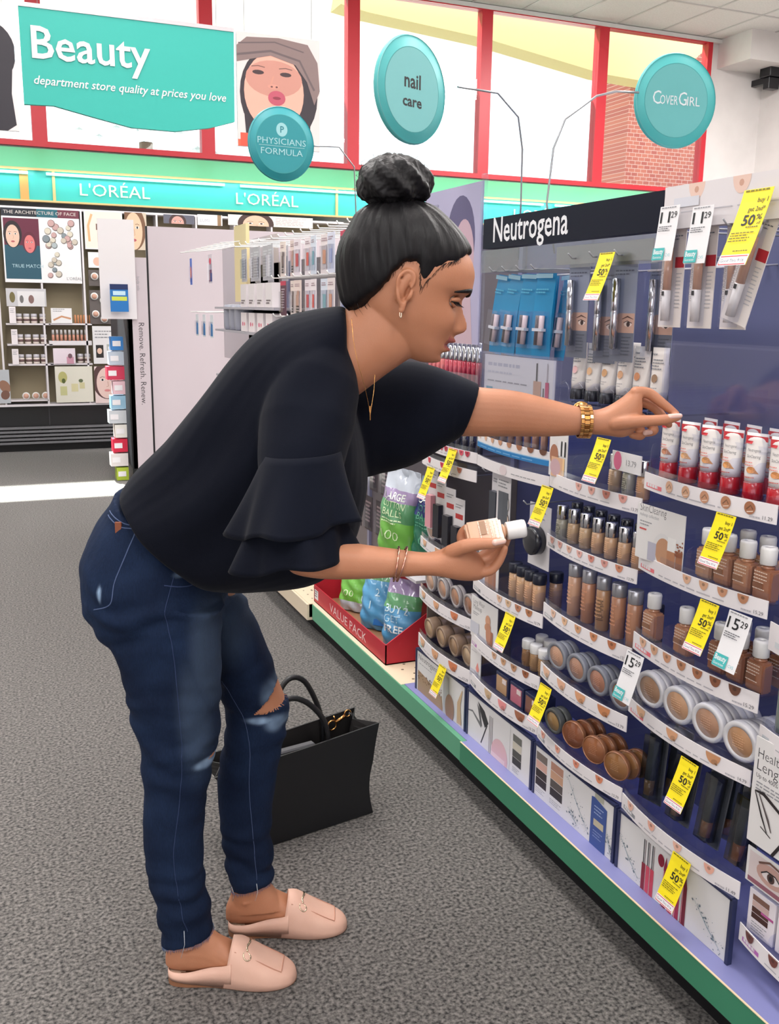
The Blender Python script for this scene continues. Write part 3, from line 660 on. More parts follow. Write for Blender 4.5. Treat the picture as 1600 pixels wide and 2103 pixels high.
SILV = mat('silver_cap_shop', (205, 205, 210), .14, 1)
GREYCAP = mat('satin_grey_cap', (150, 150, 156), .28, .5)
def back_label(p):
    o = p.o; a = Art().rect(-.01, .008, .012, .04, K(226, 226, 220)).rect(-.008, .014, .008, .026, K(206, 208, 196)).fine(-.008, .036, .01, 8, .0035, INK, .4, 2)
    a.tess = .004
    a.onto(MB(), wrap(.0147)).build('back_label', o); return p
def compact(R, dep, rim, pan, nm, txt=True, lidr=.74, n=36, bronze=False):
    b = MB().lathe([(.001, dep), (R*.96, dep), (R, dep-.003), (R, .003), (R*.97, 0), (R*lidr, .0), (R*lidr, .003), (.001, .003)], rim, n, ax='x')
    o = b.build('powder_compact', label='x', cat='compact')
    a = MB().lathe([(R*lidr, .0028), (R*lidr*.97, .0012), (.001, .0012)], glassy('pan_'+nm, pan), n, ax='x')
    if txt: Art().fine(-R*.4, R*.3, R*.42, 6, R*.12, K(*[min(255, v+44) for v in pan]), .3, 6).onto(a, lambda u, v, q: (-q+.001, -u, v))
    a.build('powder_pan', o)
    return Proto(o)
def tube_up(capc, nm, w=.021, h=.118, hc=.032, dots=None, red=True):
    """squeeze tube standing on its cap"""
    tb = mat('tube_white', (236, 230, 226), .32); R = []
    for t, ww, dd in ((0, w*.78, w*.78), (.15, w*.86, w*.78), (.5, w*.95, w*.5), (.85, w, w*.18), (1, w*1.02, .0012)):
        z = hc+t*(h-hc); R.append([(dd*cos(a), ww*sin(a), z) for a in [2*pi*i/20 for i in range(20)]])
    b = MB().rings(R, tb)
    o = b.build('cream_tube', label='x', cat='tube')
    MB().lathe([(.001, 0), (w*.86, 0), (w*.9, .002), (w*.84, hc-.001), (w*.76, hc)], capc, 20).build('cap', o)
    a = Art()
    if red:
        rd = K(214, 62, 70)
        a.poly([(-w*1.0, h-.014), (w*1.0, h-.014), (w, h-.005), (-w, h-.005)], rd).poly([(-w*.98, h-.019), (-w*.3, h-.019), (-w*.2, h-.014), (-w*.98, h-.014)], rd)
        a.text('Neutrogena', -w*.55, h-.032, .0055, K(120, 120, 124), width=w*1.15).text('SkinClearing', -w*.55, h-.043, .0055, K(110, 110, 114), width=w*1.2).fine(-w*.8, h-.052, w*.5, 2, .005, K(226, 140, 130), .35, 2)
        a.disc(w*.02, h-.064, w*.4, .0058, K(*dots), 16).poly([(w*.2, h-.0585), (w*.68, h-.0705), (w*.1, h-.0695)], K(*dots))
        a.fine(-w*.6, h-.078, w*.5, 1, .004, K(200, 90, 80), .4, 3).fine(-w*.5, h-.083, w*.5, 2, .004, GREY, .3, 5)
    else:
        a.text('new', -w*.8, h-.016, .006, K(70, 80, 100)).fine(-w*.6, h-.026, w*.7, 4, .006, K(120, 122, 130), .4, 7)
        a.disc(0, h-.062, w*.36, .0085, K(*dots), 18).fine(-w*.5, h-.082, w*.5, 2, .005, GREY, .25, 4)
    def fn(u, v, n):
        t = min(1, max(0, (v-hc)/(h-hc))); dd = w*.78*(1-t**1.4)+.0012*t; ww = w*(.8+.22*t)
        return (-dd*sqrt(max(0, 1-min(1, (u/ww)**2)))-n-.0006, -u, v)
    a.onto(MB(), fn, base=.0016).build('print', o)
    return Proto(o)

def board(label, c, u0, v0, w, h, art, x=None, th=.002, lean=0, name='display_card', base=None, frame=False):
    """a printed card standing in a tray, facing the aisle"""
    yl = COLS[c][0]; x = x if x is not None else XE+.004
    b = MB().box(0, th, -w, 0, 0, h, base or K(232, 229, 228))
    art.clip(0, 0, w, h).onto(b, fX(0, 0, 0))
    o = b.build(name, loc=(x, yl-u0, v0), label=label, cat='display card'); o.rotation_euler.y = lean
    return o
PINKF = K(240, 120, 130); GREYF = K(150, 150, 156); TEALF = K(120, 190, 190); PURF = K(190, 110, 190)

# ===== column A (nearest full column)
za = tray('A', 1.042, 1.008, 6, strip_art('A', .034, 5, (PINKF, .06), '11.29', kind=1, first=.2), 'clear tray of red-capped white tubes beneath her reaching hand', div=.07)
TUBES = [tube_up(mat('cap_red', (178, 28, 40), .25, coat=.5), 'r%d' % k, dots=c) for k, c in enumerate([(190, 130, 100), (222, 170, 120), (214, 150, 90)])]
TUBES.append(tube_up(MATS['cap_red'], 'r3', dots=(206, 140, 86)))
ords = ['first', 'second', 'third', 'fourth', 'fifth', 'sixth', 'seventh', 'eighth']
for k in range(6): TUBES[[0, 1, 2, 2, 3, 3][k]].at((XE+.03, slot('A', k, 6), za), 'white tube with red cap, %s from the left in the front row by her fingertips' % ords[k], rz=.3+(random.random()-.5)*.2, group='red-capped tubes')
for k in range(5): TUBES[2].at((XE+.085, slot('A', k+1, 6)+.01, za+.004), 'white red-capped tube standing behind the %s front tube' % ords[k+1], rz=(random.random()-.5)*.2, group='red-capped tubes')
za = tray('A', .873, .840, 7, strip_art('A', .033, 4, (PINKF, .055), '15.29', first=.42), 'clear tray holding a wide grey card and square bottles', div=.055, divs=[2, 3, 4, 5, 6, 7])
BOT = [sq_bottle(c, n) for c, n in (((206, 160, 128), 'light'), ((186, 134, 104), 'mid'), ((160, 108, 82), 'deep'))]
TT = {0: 'light', 1: 'tan', 2: 'deep tan'}
for k, q, bk in ((3, 0, 0), (4, 1, 0), (5, 1, 0), (6, 2, 0), (4, 0, 1), (5, 0, 1)):
    BOT[q].at((XE+.02+bk*.045, slot('A', k, 7), za+bk*.004), ('%s square bottle, %s, in the wide grey card tray' % (TT[q], ('behind the ' if bk else 'front ')+ords[k-3])), group='square bottles')
a = Art().text('SkinClearing', .008, .098, .016, K(70, 70, 74), width=.082, bold=-.01).text('makeup collection', .008, .088, .007, GREY, width=.06)
a.fine(.01, .076, .05, 2, .006, GREY, .4).rect(.01, .06, .032, .0635, K(206, 90, 90)).disc(.085, .03, .03, .035, K(226, 224, 224), 24).disc(.088, .028, .024, .028, K(196, 148, 116), 24).rect(.04, .002, .066, .04, K(186, 184, 200)).rect(.1, .0, .125, .035, K(186, 130, 96)).rect(.1, .035, .125, .062, K(240, 238, 236)).rect(.1265, 0, .146, .04, K(168, 112, 82))
r = random.Random(5)
for k in range(34): a.disc(.125+.02*r.random(), .03+.035*r.random()*r.random(), .002+.002*r.random(), .002, K(150, 90, 66), 6)
board('wide grey makeup collection card at the left end of a tray', 'A', .0, za+.002, .146, .112, a, x=XE-.012, lean=-.0)
za = tray('A', .702, .665, 7, strip_art('A', .037, 7, (PINKF, .065), '15.29', first=.06), 'clear tray of spaced square bottles above the big white compacts', div=.055)
for k, q in ((0, 1), (2, 1), (4, 2), (5, 2), (6, 2)): BOT[q].at((XE+.024, slot('A', k, 7), za), '%s square bottle with white cap, slot %s of the tray over the white compacts' % (TT[q], ords[k]), group='square bottles')
for k in (4, 5, 6): BOT[2].at((XE+.075, slot('A', k, 7), za), 'square bottle behind the one in slot %s over the white compacts' % ords[k], group='square bottles')
za = tray('A', .555, .523, 4, strip_art('A', .032, 3, (PINKF, .055), '14.79', kind=2, first=.0, sw=[(232, 186, 150), (224, 168, 130), (206, 150, 110)]), 'clear tray of big white round compacts', div=.03, lip=.014)
wc = mat('compact_white', (232, 230, 232), .3)
PAN = [(172, 134, 106), (206, 160, 124), (190, 146, 118), (196, 148, 108)]
for k in range(4):
    P_ = compact(.040, .014, wc, PAN[k], 'w%d' % k)
    for j in range(6): P_.at((XE+.012+j*.0155, slot('A', k, 4)-.002*j, za+.040), 'white round compact, %s stack from the left, %s in its stack' % (ords[k], ('front', 'second', 'third', 'fourth', 'fifth', 'sixth')[j]), rot=(0, -.12, .12), group='white compacts')
za = tray('A', .332, .297, 4, strip_art('A', .035, 4, (GREYF, .05), '11.49', first=.0, sw=[(240, 190, 170), (240, 180, 160)]), 'clear tray of see-through tube packs above the lip-colour board', div=.06, m=CLEAR)
def blister_tube(tone, nm):
    o = MB().box(-.003, .0, -.029, .029, .0, .16, clear('smoke_blister', (190, 194, 200), .25)).box(.0, .002, -.030, .030, .0, .165, mat('smoke_card', (120, 122, 130), .3)).build('blister_pack', label='x', cat='blister pack', bev=.0008)
    R = []
    for t, ww, dd in ((0, .011, .011), (.45, .013, .011), (.85, .016, .004), (1, .0165, .001)):
        R.append([(-.012+dd*cos(a), ww*sin(a), .05+t*.085) for a in [2*pi*i/16 for i in range(16)]])
    MB().rings(R, mat('tube_slate', (86, 90, 92), .35)).build('tube', o)
    MB().lathe([(.001, .018), (.0112, .018), (.0112, .05), (.001, .05)], glassy('bl_'+nm, tone), 16, (-.012, 0, 0)).build('tube_neck', o)
    MB().rings([[(x, y, z) for x, y in ((-.026, -.017), (-.003, -.019), (-.003, .019), (-.026, .017))] for z in (.012, .145)], clear('smoke_blister'), False).build('bubble', o)
    return Proto(o)
BL = [blister_tube(c, n) for c, n in (((150, 116, 80), 'a'), ((190, 134, 96), 'b'), ((170, 110, 70), 'c'), ((160, 92, 56), 'd'))]
for k in range(4): BL[k].at((XE+.04, slot('A', k, 4), za+.002), 'smoky blister pack with a dark tube, %s from the left above the lip-colour board' % ords[k], rot=(-.12*(k == 0), .16, 0), group='smoky blister packs')
for k in (0, 2): BL[k].at((XE+.085, slot('A', k, 4)-.012, za+.002), 'smoky blister pack leaning behind the %s front one' % ords[k], rot=(-.1, .2, 0), group='smoky blister packs')

# ===== column B
zb_ = tray('B', .985, .951, 7, strip_art('B', .034, 4, None, '13.79', first=.36, sw=[(232, 176, 164), (226, 168, 156), (214, 140, 126), (222, 160, 150)]), 'clear tray with the bottle-photo card and silver-capped bottles', div=.06, divs=[2, 3, 4, 5, 6, 7])
RB = [rd_bottle(c, n, SILV) for c, n in (((204, 172, 138), 'b0'), ((206, 166, 132), 'b1'), ((198, 152, 118), 'b2'))]
RBL = back_label(rd_bottle((190, 186, 170), 'bl', SILV))
for k, q in ((4, RB[0]), (5, RBL), (6, RB[2])): q.at((XE+.022, slot('B', k, 7), zb_), 'silver-capped bottle, %s of three right of the yellow tag under her watch' % ords[k-4], group='silver-capped bottles')
a = Art().fine(.01, .103, .06, 1, .006, GREY, .5).rect(.036, .05, .048, .085, WHITE).rect(.05, .05, .055, .085, INK).rect(.056, .05, .064, .085, WHITE).rect(.065, .05, .07, .085, INK)
a.disc(.022, .05, .018, .025, K(172, 116, 90), 18).rect(.012, .0, .06, .046, K(224, 178, 144)).disc(.03, .022, .022, .02, K(206, 170, 176), 18).rect(.06, .006, .068, .046, K(240, 200, 150))
board('upright card picturing a bottle and a beige smear left of the silver caps', 'B', .004, zb_+.002, .075, .112, a, x=XE-.008)
zb_ = tray('B', .834, .803, 7, strip_art('B', .031, 7, (GREYF, .04), '13.79', first=.04, sw=[(232, 176, 164), (226, 168, 156), (228, 180, 160), (230, 176, 166), (214, 140, 126), (222, 160, 150), (210, 140, 110)]), 'clear tray with a full row of seven silver-capped bottles', div=.03)
RBL.at((XE+.022, slot('B', 0, 7), zb_), 'silver-capped bottle turned to show its back label, first in the full row', rz=.1, group='silver-capped bottles')
for k in range(1, 7): RB[min(2, k//3)].at((XE+.022, slot('B', k, 7), zb_), 'silver-capped bottle, %s in the full row of seven' % ords[k], group='silver-capped bottles')
DK = rd_bottle((90, 84, 90), 'bk', mat('dark_gloss', (34, 36, 48), .15, coat=.5))
for k in range(0, 7, 1): DK.at((XE+.062, slot('B', k, 7), zb_+.004), 'dark-capped bottle standing behind the %s silver-capped bottle of the full row' % ords[k], group='dark bottles behind')
zb_ = tray('B', .662, .626, 6, strip_art('B', .036, 5, (GREYF, .05), '13.79', first=.1, sw=[(236, 196, 172), (230, 186, 150), (214, 160, 120), (206, 140, 100), (190, 120, 84)]), 'clear tray of tall grey-capped tubes', div=.055)
TT2 = [rd_bottle(c, n, mat('smoky_cap', (170, 170, 176), .2, .55), r=.0165, hb=.095, hc=.03, name='foundation_tube', capr=.0168) for c, n in (((200, 156, 128), 't0'), ((182, 130, 102), 't1'), ((176, 134, 100), 't2'))]
a_ = Art().fine(-.002, .07, .014, 12, .004, INK, .4, 8); a_.onto(MB(), wrap(.0167)).build('back_label', TT2[2].o)
for k, q in ((1, 0), (2, 1), (3, 2), (4, 1), (5, 1)): TT2[q].at((XE+.026, slot('B', k, 6), zb_), 'tall tan tube with frosted grey cap, %s from the left of five' % ords[k-1], rz=(.2 if k == 3 else 0), group='grey-capped tubes')
DK.at((XE+.07, slot('B', 5, 6)-.02, zb_+.012), 'dark bottle behind the last tall grey-capped tube', group='dark bottles behind')
zb_ = tray('B', .508, .472, 4, strip_art('B', .036, 4, (GREYF, .04), '13.79', kind=2, first=.0, sw=[(236, 190, 160), (232, 180, 150), (224, 164, 124), (210, 140, 96)]), 'clear tray of grey round compacts', div=.025, lip=.014)
gc = mat('compact_grey', (140, 142, 150), .35)
PANB = [(206, 160, 132), (190, 144, 120), (184, 130, 106), (178, 128, 96)]
for k in range(4):
    P_ = compact(.0355, .014, gc, PANB[k], 'g%d' % k)
    for j in range(3): P_.at((XE+.012+j*.0155, slot('B', k, 4)-.002*j, zb_+.036), 'grey round compact, %s stack from the left, %s in its stack' % (ords[k], ('front', 'second', 'third')[j]), rot=(0, -.1, .1), group='grey compacts')
zb_ = tray('B', .340, .307, 4, strip_art('B', .033, 4, (GREYF, .04), '13.79', first=.0, sw=[(236, 170, 150), (234, 166, 144), (226, 146, 120), (220, 140, 106)]), 'clear tray of bronze powder compacts above the eyeshadow board', div=.028, lip=.014)
P_ = compact(.033, .016, mat('compact_smoke', (96, 98, 96), .3), (176, 140, 92), 'bz0', txt=False)
for j in range(2): P_.at((XE+.012+j*.02, slot('B', 0, 4), zb_+.034), 'grey-rimmed bronze compact behind the yellow tag, %s' % ('front', 'rear')[j], rot=(0, -.1, .1), group='bronze compacts')
bz = mat('bronze_rim', (176, 120, 84), .3, .2, coat=.4)
for k in range(1, 4):
    P_ = compact(.034, .012, bz, [(0, 0, 0), (150, 92, 64), (166, 106, 70), (160, 112, 70)][k], 'bz%d' % k, lidr=.93)
    for j in range(3):
        P_.at((XE+.014+j*.026, slot('B', k, 4)-.003*j, zb_+.035), 'bronze round compact, %s of three along the tray, %s in its stack' % (ords[k-1], ('front', 'second', 'third')[j]), rot=(0, -.05, .3), group='bronze compacts')

# ===== column C
blue = mat('blue_band', (40, 130, 196), .4)
def c0art():
    a = Art(); a.tess = .03; w = .368; a.rect(0, 0, w, .013, K(40, 130, 196)).rect(0, .013, w, .0155, K(170, 206, 232))
    for k in range(8): q = SW[min(7, k)]; a.disc(.022+k*.046, .036, .009+.0012*k*.5, .013, K(*q), 12, pi, 2*pi)
    return a.fine(.03, .005, .33, 1, .005, K(120, 180, 224), .5)
zc = tray('C', 1.030, .996, 9, c0art(), 'clear tray with a blue-banded strip under her forearm', div=.03)
TW = rd_bottle((170, 130, 112), 'tw', CHROME, r=.009, hb=.05, hc=.045, name='concealer_wand', lab=False)
for k in range(9): TW.at((XE+.02, slot('C', k, 9), zc), 'slim make-up wand, %s in the tray with the blue-banded strip' % ords[min(k, 7)] if k < 8 else 'slim make-up wand, last in the tray with the blue-banded strip', group='slim wands')
a = Art(); a.tess = .03; a.disc(.18, .014, .018, .013, K(230, 214, 216), 14).fine(.22, .01, .33, 1, .005, GREY, .4)
b0 = COLS['C']; bb = MB()
tray('C', .972, .944, 4, a, 'broad white-fronted tray below the blue-banded strip', div=.01, lip=.002, divs=[])
zc = tray('C', .628, .592, 9, strip_art('C', .036, 4, (GREYF, .055), '13.79', first=.45, sw=[(226, 186, 160), (220, 184, 150), (190, 130, 100), (180, 120, 84)]), 'clear tray of black-capped bottles with a smear-photo card', div=.05, divs=[3, 4, 5, 6, 7, 8, 9])
BC = [rd_bottle(c, n, mat('cap_black', (30, 34, 50), .3), r=.0165, hb=.066, hc=.026, capr=.018) for c, n in (((216, 176, 138), 'c0'), ((208, 164, 128), 'c1'))]
for k, bk in ((4, 0), (5, 0), (6, 0), (7, 0)): BC[k > 5].at((XE+.026, slot('C', k, 9), zc), 'black-capped bottle, %s of four beside the smear-photo card' % ords[k-4], group='black-capped bottles')
BC[1].at((XE+.075, slot('C', 7, 9), zc), 'black-capped bottle behind the fourth one of its row', group='black-capped bottles')
a = Art().disc(.05, .075, .03, .075, K(196, 150, 128), 24).rect(.058, .0, .1, .07, K(176, 124, 100)).rect(.062, .07, .1, .105, K(60, 60, 66)).rect(.01, .0, .04, .04, K(206, 204, 214)).line([(.05, .12), (.045, .08), (.055, .03)], .006, K(224, 190, 170))
board('white card with a brown smear left of the black-capped bottles', 'C', .03, zc+.002, .112, .12, a, x=XE-.002)
zc = tray('C', .465, .429, 9, strip_art('C', .036, 4, (PURF, .04), '13.29', first=.4, sw=[(214, 170, 140), (206, 160, 124), (196, 146, 110), (160, 100, 70)]), 'clear tray with a beige drops card and white-capped bottles', div=.045, divs=[5, 6, 7, 8, 9])
WC_ = [rd_bottle(c, n, WHITEP, r=.0155, hb=.046, hc=.024, capr=.0165) for c, n in (((170, 132, 92), 'w0'), ((160, 118, 80), 'w1'))]
for k, q in ((6, 1), (7, 0), (8, 0)): WC_[q].at((XE+.026, slot('C', k, 9), zc), 'short brown bottle with round white cap, %s of three in front' % ords[k-6], group='white-capped bottles')
for k in (6, 7): WC_[1].at((XE+.066, slot('C', k, 9), zc+.006), 'short white-capped bottle behind the %s front one' % ords[k-6], group='white-capped bottles')
a = Art().text('Long Wear', .012, .098, .014, K(110, 110, 114), width=.065, bold=-.01).text('Makeup', .012, .082, .014, K(110, 110, 114), width=.05, bold=-.01).fine(.012, .072, .05, 2, .005, GREY, .4).rect(0, .012, .05, .045, K(206, 206, 216)).disc(.1, .07, .014, .016, K(214, 160, 130), 14).disc(.1, .052, .018, .012, K(200, 146, 116), 14, rot=.3).rect(.1, .004, .13, .045, K(172, 112, 88)).disc(.105, .035, .014, .03, K(196, 140, 112), 14)
board('white card picturing stacked beige drops', 'C', .004, zc+.002, .15, .118, a, x=XE-.006)
zc = tray('C', .348, .310, 3, strip_art('C', .038, 3, (GREYF, .045), '13.29', kind=2, first=.28, sw=[(206, 176, 140), (236, 150, 150), (170, 110, 84)]), 'clear tray of boxed blushers above the mascara board', div=.05, divs=[])
for k, c, nm in ((0, (198, 158, 118), 'tan'), (1, (204, 120, 136), 'pink'), (2, (140, 92, 76), 'brown')):
    o = MB().box(0, .05, -.034, .034, 0, .06, navy).build('blush_box', loc=(XE+.004, 2.125-k*.077, zc), label='clear-fronted box with %s powder above the mascara board' % nm, cat='box', group='boxed blushers', bev=.001)
    MB().box(-.002, -.0003, -.027, .027, .008, .052, glassy('bl2_%d' % k, c)).build('powder', o); MB().box(-.0035, -.002, -.026, -.006, .038, .05, K(230, 214, 210)).build('seal', o)
a = Art().fine(.006, .075, .04, 1, .006, K(200, 196, 200), .5).poly([(.035, .03), (.045, .05), (.055, .03), (.046, .015)], K(236, 150, 140)).rect(0, .0, .05, .022, K(206, 204, 216)).fine(.004, .01, .03, 1, .005, GREY, .6)
board('narrow card with a coral drop left of the boxed blushers', 'C', .004, zc+.0, .062, .09, a, x=XE-.004)

# ===== column D (farthest)
def drow(zt, zb, rim, R, dep, pans, nm, lab, flag=TEALF, k1=4):
    z = tray('D', zt, zb, 4, strip_art('D', zt-zb, 3 if k1 > 3 else 4, (flag, .04), '13.29', kind=2, first=.0, sw=[(232, 186, 150), (226, 170, 130), (214, 130, 90), (206, 130, 96)]), lab, div=.022, lip=.014)
    for k in range(k1):
        P_ = compact(R, dep, rim, pans[k], '%s%d' % (nm, k), lidr=.76, txt=False)
        for j in range(2): P_.at((XE+.012+j*(dep+.002), slot('D', k, 4), z+R+.001), '%s compact, %s from the left, %s' % (lab.split(' of ')[1].split(' compacts')[0], ords[k], ('in front', 'behind the front one')[j]), rot=(0, -.1, 0), group=nm+' compacts')
clg = mat('compact_pale', (186, 178, 176), .25, coat=.5)
PD = [(222, 180, 152), (214, 166, 136), (200, 148, 116), (176, 122, 92)]
drow(.664, .632, clg, .034, .012, PD, 'upper', 'far clear tray of upper clear-rimmed compacts', k1=4)
drow(.499, .464, clg, .034, .012, PD, 'middle', 'far clear tray of middle clear-rimmed compacts')
drow(.346, .304, mat('compact_tan', (150, 124, 100), .3, coat=.5), .033, .034, [(206, 176, 140), (200, 168, 132), (180, 146, 112), (210, 180, 146)], 'lower', 'far clear tray of lower thick tan compacts')
tray('D', .975, .945, 8, strip_art('D', .03, 8, None, None, first=.3, sw=[(240, 150, 170), (236, 140, 150), (220, 90, 110), (190, 60, 80)]), 'far clear tray with a row of pink swatches at her sleeve edge', div=.03)
tray('D', .925, .893, 3, strip_art('D', .032, 3, None, None, first=.1, sw=[(220, 70, 90), (216, 60, 90), (180, 110, 90)]), 'far white-fronted tray above the black blister packs', div=.01, divs=[])
WD = rd_bottle((60, 56, 62), 'wd', CHROME, r=.009, hb=.03, hc=.06, name='lip_gloss_wand', lab=False)
for k in range(8): WD.at((XE+.02, slot('D', k, 8), .967), 'slim chrome-topped wand, %s in the far tray of pink swatches' % ords[k], group='chrome wands')

# ===== boards on the base deck
dz = .159
def bframe(name, c, art, y0=None, y1=None, h=.136):
    yl, yr = COLS[c] if y0 is None else (y0, y1); w = yl-yr-.012
    x = XE-.008
    t = thing('graphic_panel', name, 'display board', (x, yl-.006, dz))
    b = MB().box(0, .003, -w, 0, 0, h, K(228, 226, 226)); art(w, h).clip(0, 0, w, h).onto(b, fX(0, 0, 0)); b.build('printed_board', t)
    MB().box(-.003, .008, -w-.004, -w+.004, 0, h, navy).box(-.003, .008, -.004, .004, 0, h, navy).box(-.003, .008, -w, 0, h-.003, h+.003, navy).build('frame', t)
    return t
def splash(a, x0, y0, x1, y1, s, m=None):
    r = random.Random(s); m = m or K(110, 124, 134)
    for i in range(46):
        t = r.random(); x = x0+(x1-x0)*t+r.gauss(0, .006); y = y0+(y1-y0)*t+r.gauss(0, .008); q = .0006+.002*r.random()**3
        if y < .004: continue
        a.disc(x, y, q*1.4, q, m, 7, rot=r.random()*3)
    a.line([(x0, y0), ((x0+x1)/2, (y0+y1)/2-.004), (x1, y1)], [.0006, .0022, .0008], K(150, 170, 180))
def bA(w, h):
    a = Art(); splash(a, .005, h*.6, .075, h*.1, 2)
    for k, c in enumerate([(140, 40, 56), (210, 80, 100), (206, 70, 90)]):
        a.rect(.085+k*.014, 0, .097+k*.014, h*.45, K(*c)); a.rect(.088+k*.014, h*.45, .0905+k*.014, h*.85, INK); a.rect(.093+k*.014, h*.45, .095+k*.014, h*.85, K(120, 100, 106))
    a.disc(.145, h*.72, .01, .014, K(140, 24, 50), 16)
    for k, c in enumerate([(150, 40, 70), (214, 70, 90), (170, 50, 80), (120, 30, 44)]):
        x = .152+k*.02; a.poly([(x, 0), (x+.015, 0), (x+.015, h*.62), (x+.009, h*.84), (x+.003, h*.66)], K(*c)); a.line([(x+.003, 0), (x+.004, h*.6)], .0015, K(236, 170, 180))
    splash(a, .25, h*.55, .33, h*.1, 8); return a
bframe('big board of red lip glosses and crayons at the base of the nearest column', 'A', bA)
def palette(a, x, y, w, h, cs):
    n = len(cs)
    for k, c in enumerate(cs): a.rect(x, y+h*k/n, x+w, y+h*(k+1)/n-.0012, K(*c))
def bB(w, h):
    a = Art(); palette(a, .008, h*.22, .05, h*.66, [(52, 44, 46), (58, 50, 50), (214, 170, 156), (120, 110, 104)]); palette(a, .075, h*.24, .055, h*.66, [(54, 48, 48), (92, 84, 80), (206, 162, 134), (186, 140, 120)])
    a.fine(.01, h*.16, .055, 3, .005, GREY, .3).fine(.075, h*.16, .13, 3, .005, GREY, .3); splash(a, .15, h*.85, .24, h*.15, 5); splash(a, .16, h*.3, .2, h*.1, 6)
    a.rect(.262, h*.86, .296, h*1, K(176, 176, 160)).poly([(.25, 0), (.31, 0), (.31, h*.8), (.262, h*.88), (.25, h*.86)], K(62, 86, 150)).fine(.262, h*.72, .3, 3, .008, K(170, 186, 220), .3).rect(.262, h*.38, .3, h*.5, K(196, 186, 160)).fine(.262, h*.28, .3, 3, .007, K(150, 166, 210), .3)
    splash(a, .315, h*.4, .335, h*.05, 4); return a
bframe('board with two eyeshadow palettes and a dark blue bottle', 'B', bB)
def bC(w, h):
    a = Art(); dk = K(52, 50, 54)
    a.line([(.0, h*.55), (.03, h*.6), (.06, h*.5), (.085, h*.42)], [.003, .006, .009, .012], K(120, 120, 122)).poly([(.06, h*.9), (.1, h*.8), (.125, h*.6), (.105, h*.45), (.085, h*.62)], dk).poly([(.055, h*.86), (.075, h*.75), (.09, h*.42), (.075, h*.5)], K(96, 96, 98)).line([(.118, h*.55), (.1, h*.28), (.085, h*.06)], .005, dk)
    for k in range(3): a.rect(.13+k*.008, h*.0, .133+k*.008, h*.8, K(120, 110, 114))
    a.disc(.19, h*.12, .045, h*.34, K(226, 186, 192), 24).rect(.145, h*.0, .22, h*.1, K(238, 210, 214)); a.rect(.243, h*.0, .246, h*1, K(210, 208, 208))
    palette(a, .26, h*.22, .045, h*.62, [(60, 60, 60), (84, 84, 80), (206, 200, 184), (110, 110, 104)]); a.fine(.262, h*.15, .3, 3, .005, GREY, .3); return a
bframe('board with a mascara wand, pink smudge and grey palette', 'C', bC)
def bD(w, h):
    a = Art().text('Neutrogena', .015, h*.78, .018, K(64, 62, 66), width=.14, bold=-.008).fine(.02, h*.68, .12, 1, .005, GREY, .4)
    r = random.Random(2)
    a.poly([(.012, 0), (.2, 0), (.19, h*.3), (.15, h*.33), (.1, h*.42), (.05, h*.47), (.012, h*.5)], K(170, 140, 112))
    for k in range(60): a.disc(.012+.18*r.random(), h*.3+h*.25*r.random()*.7, .003, .002, K(120, 90, 66), 6)
    a.rect(.2, 0, .235, h*.9, K(200, 200, 206)).disc(.245, h*.22, .03, h*.32, K(166, 132, 112), 24).line([(.31, h*.05), (.305, h*.5), (.325, h*.85)], [.03, .02, .004], K(206, 176, 140)); return a
bframe('board picturing brown powder and a brush at the far end of the shelves', 'D', bD)

# ===== column Z, cut off by the right picture edge
zz = tray('Z', .172+.085, .222, 5, strip_art('Z', .035, 5, (PURF, .05), None, first=.0, sw=[(110, 66, 60), (120, 70, 62)]), 'clear tray of white palette boxes at the lower right corner', div=.03)
for k in range(3):
    o = MB().box(0, .05, -.032, .032, 0, .085, K(238, 230, 236)).build('palette_box', loc=(XE+.006, 1.165-k*.07, zz), label='white box with brown shadow stripes, %s from the left at the lower right' % ords[k], cat='box', group='palette boxes', bev=.001)
    a = Art(); palette(a, -.022, .03, .04, .048, [(72, 44, 40), (82, 52, 46), (190, 150, 130) if k else (206, 176, 170), (130, 96, 84)]); a.rect(-.0, .048, .03, .053, K(186, 90, 150)).fine(-.02, .022, .02, 4, .005, GREY, .35)
    a.onto(MB(), fX(-.0003, 0, 0)).build('print', o)
a = Art(); a.rect(.006, .01, .14, .062, K(220, 206, 206)).rect(.006, .003, .14, .012, K(150, 96, 110)).disc(.06, .036, .035, .02, K(196, 158, 148), 20).disc(.06, .034, .022, .009, K(230, 220, 220), 18).disc(.06, .034, .009, .009, K(80, 60, 56), 16).disc(.06, .034, .004, .005, INK, 10).line([(.037, .034), (.05, .043), (.07, .043), (.084, .033)], .0025, INK).line([(.03, .05), (.055, .062), (.1, .055)], .004, K(110, 80, 70))
board('card with a close-up eye above the palette boxes', 'Z', .0, zz+.098, .15, .068, a, x=XE+.0)
MB().box(XE+.003, XE+.02, 1.055, 1.2, zz+.088, zz+.097, CLEAR).build('card_holder', label='clear bar under the close-up eye card', cat='holder')
a = Art().text('Healthy', .008, .163, .018, K(70, 70, 74), width=.07, bold=-.01).text('Lengths', .008, .14, .02, K(60, 60, 64), width=.082, bold=-.01).text('Up to 400% longer lashes', .008, .126, .008, K(70, 70, 74), width=.11).fine(.01, .116, .1, 3, .006, GREY, .4)
dk = K(44, 38, 40)
a.line([(.01, .1), (.03, .102), (.07, .085), (.09, .07)], [.003, .007, .006, .004], dk).line([(.01, .1), (.03, .06), (.045, .035)], [.002, .004, .002], dk).line([(.02, .098), (.045, .06), (.055, .04)], [.002, .005, .002], K(90, 80, 80)).line([(.095, .068), (.08, .03), (.062, .0)], [.01, .006, .006], dk).line([(.03, .04), (.055, .03)], .002, dk).line([(.13, .06), (.1, .0)], .014, INK)
board('white mascara card with a bent black wand at the right edge', 'Z', .004, .432, .16, .2, a, x=XE-.01)
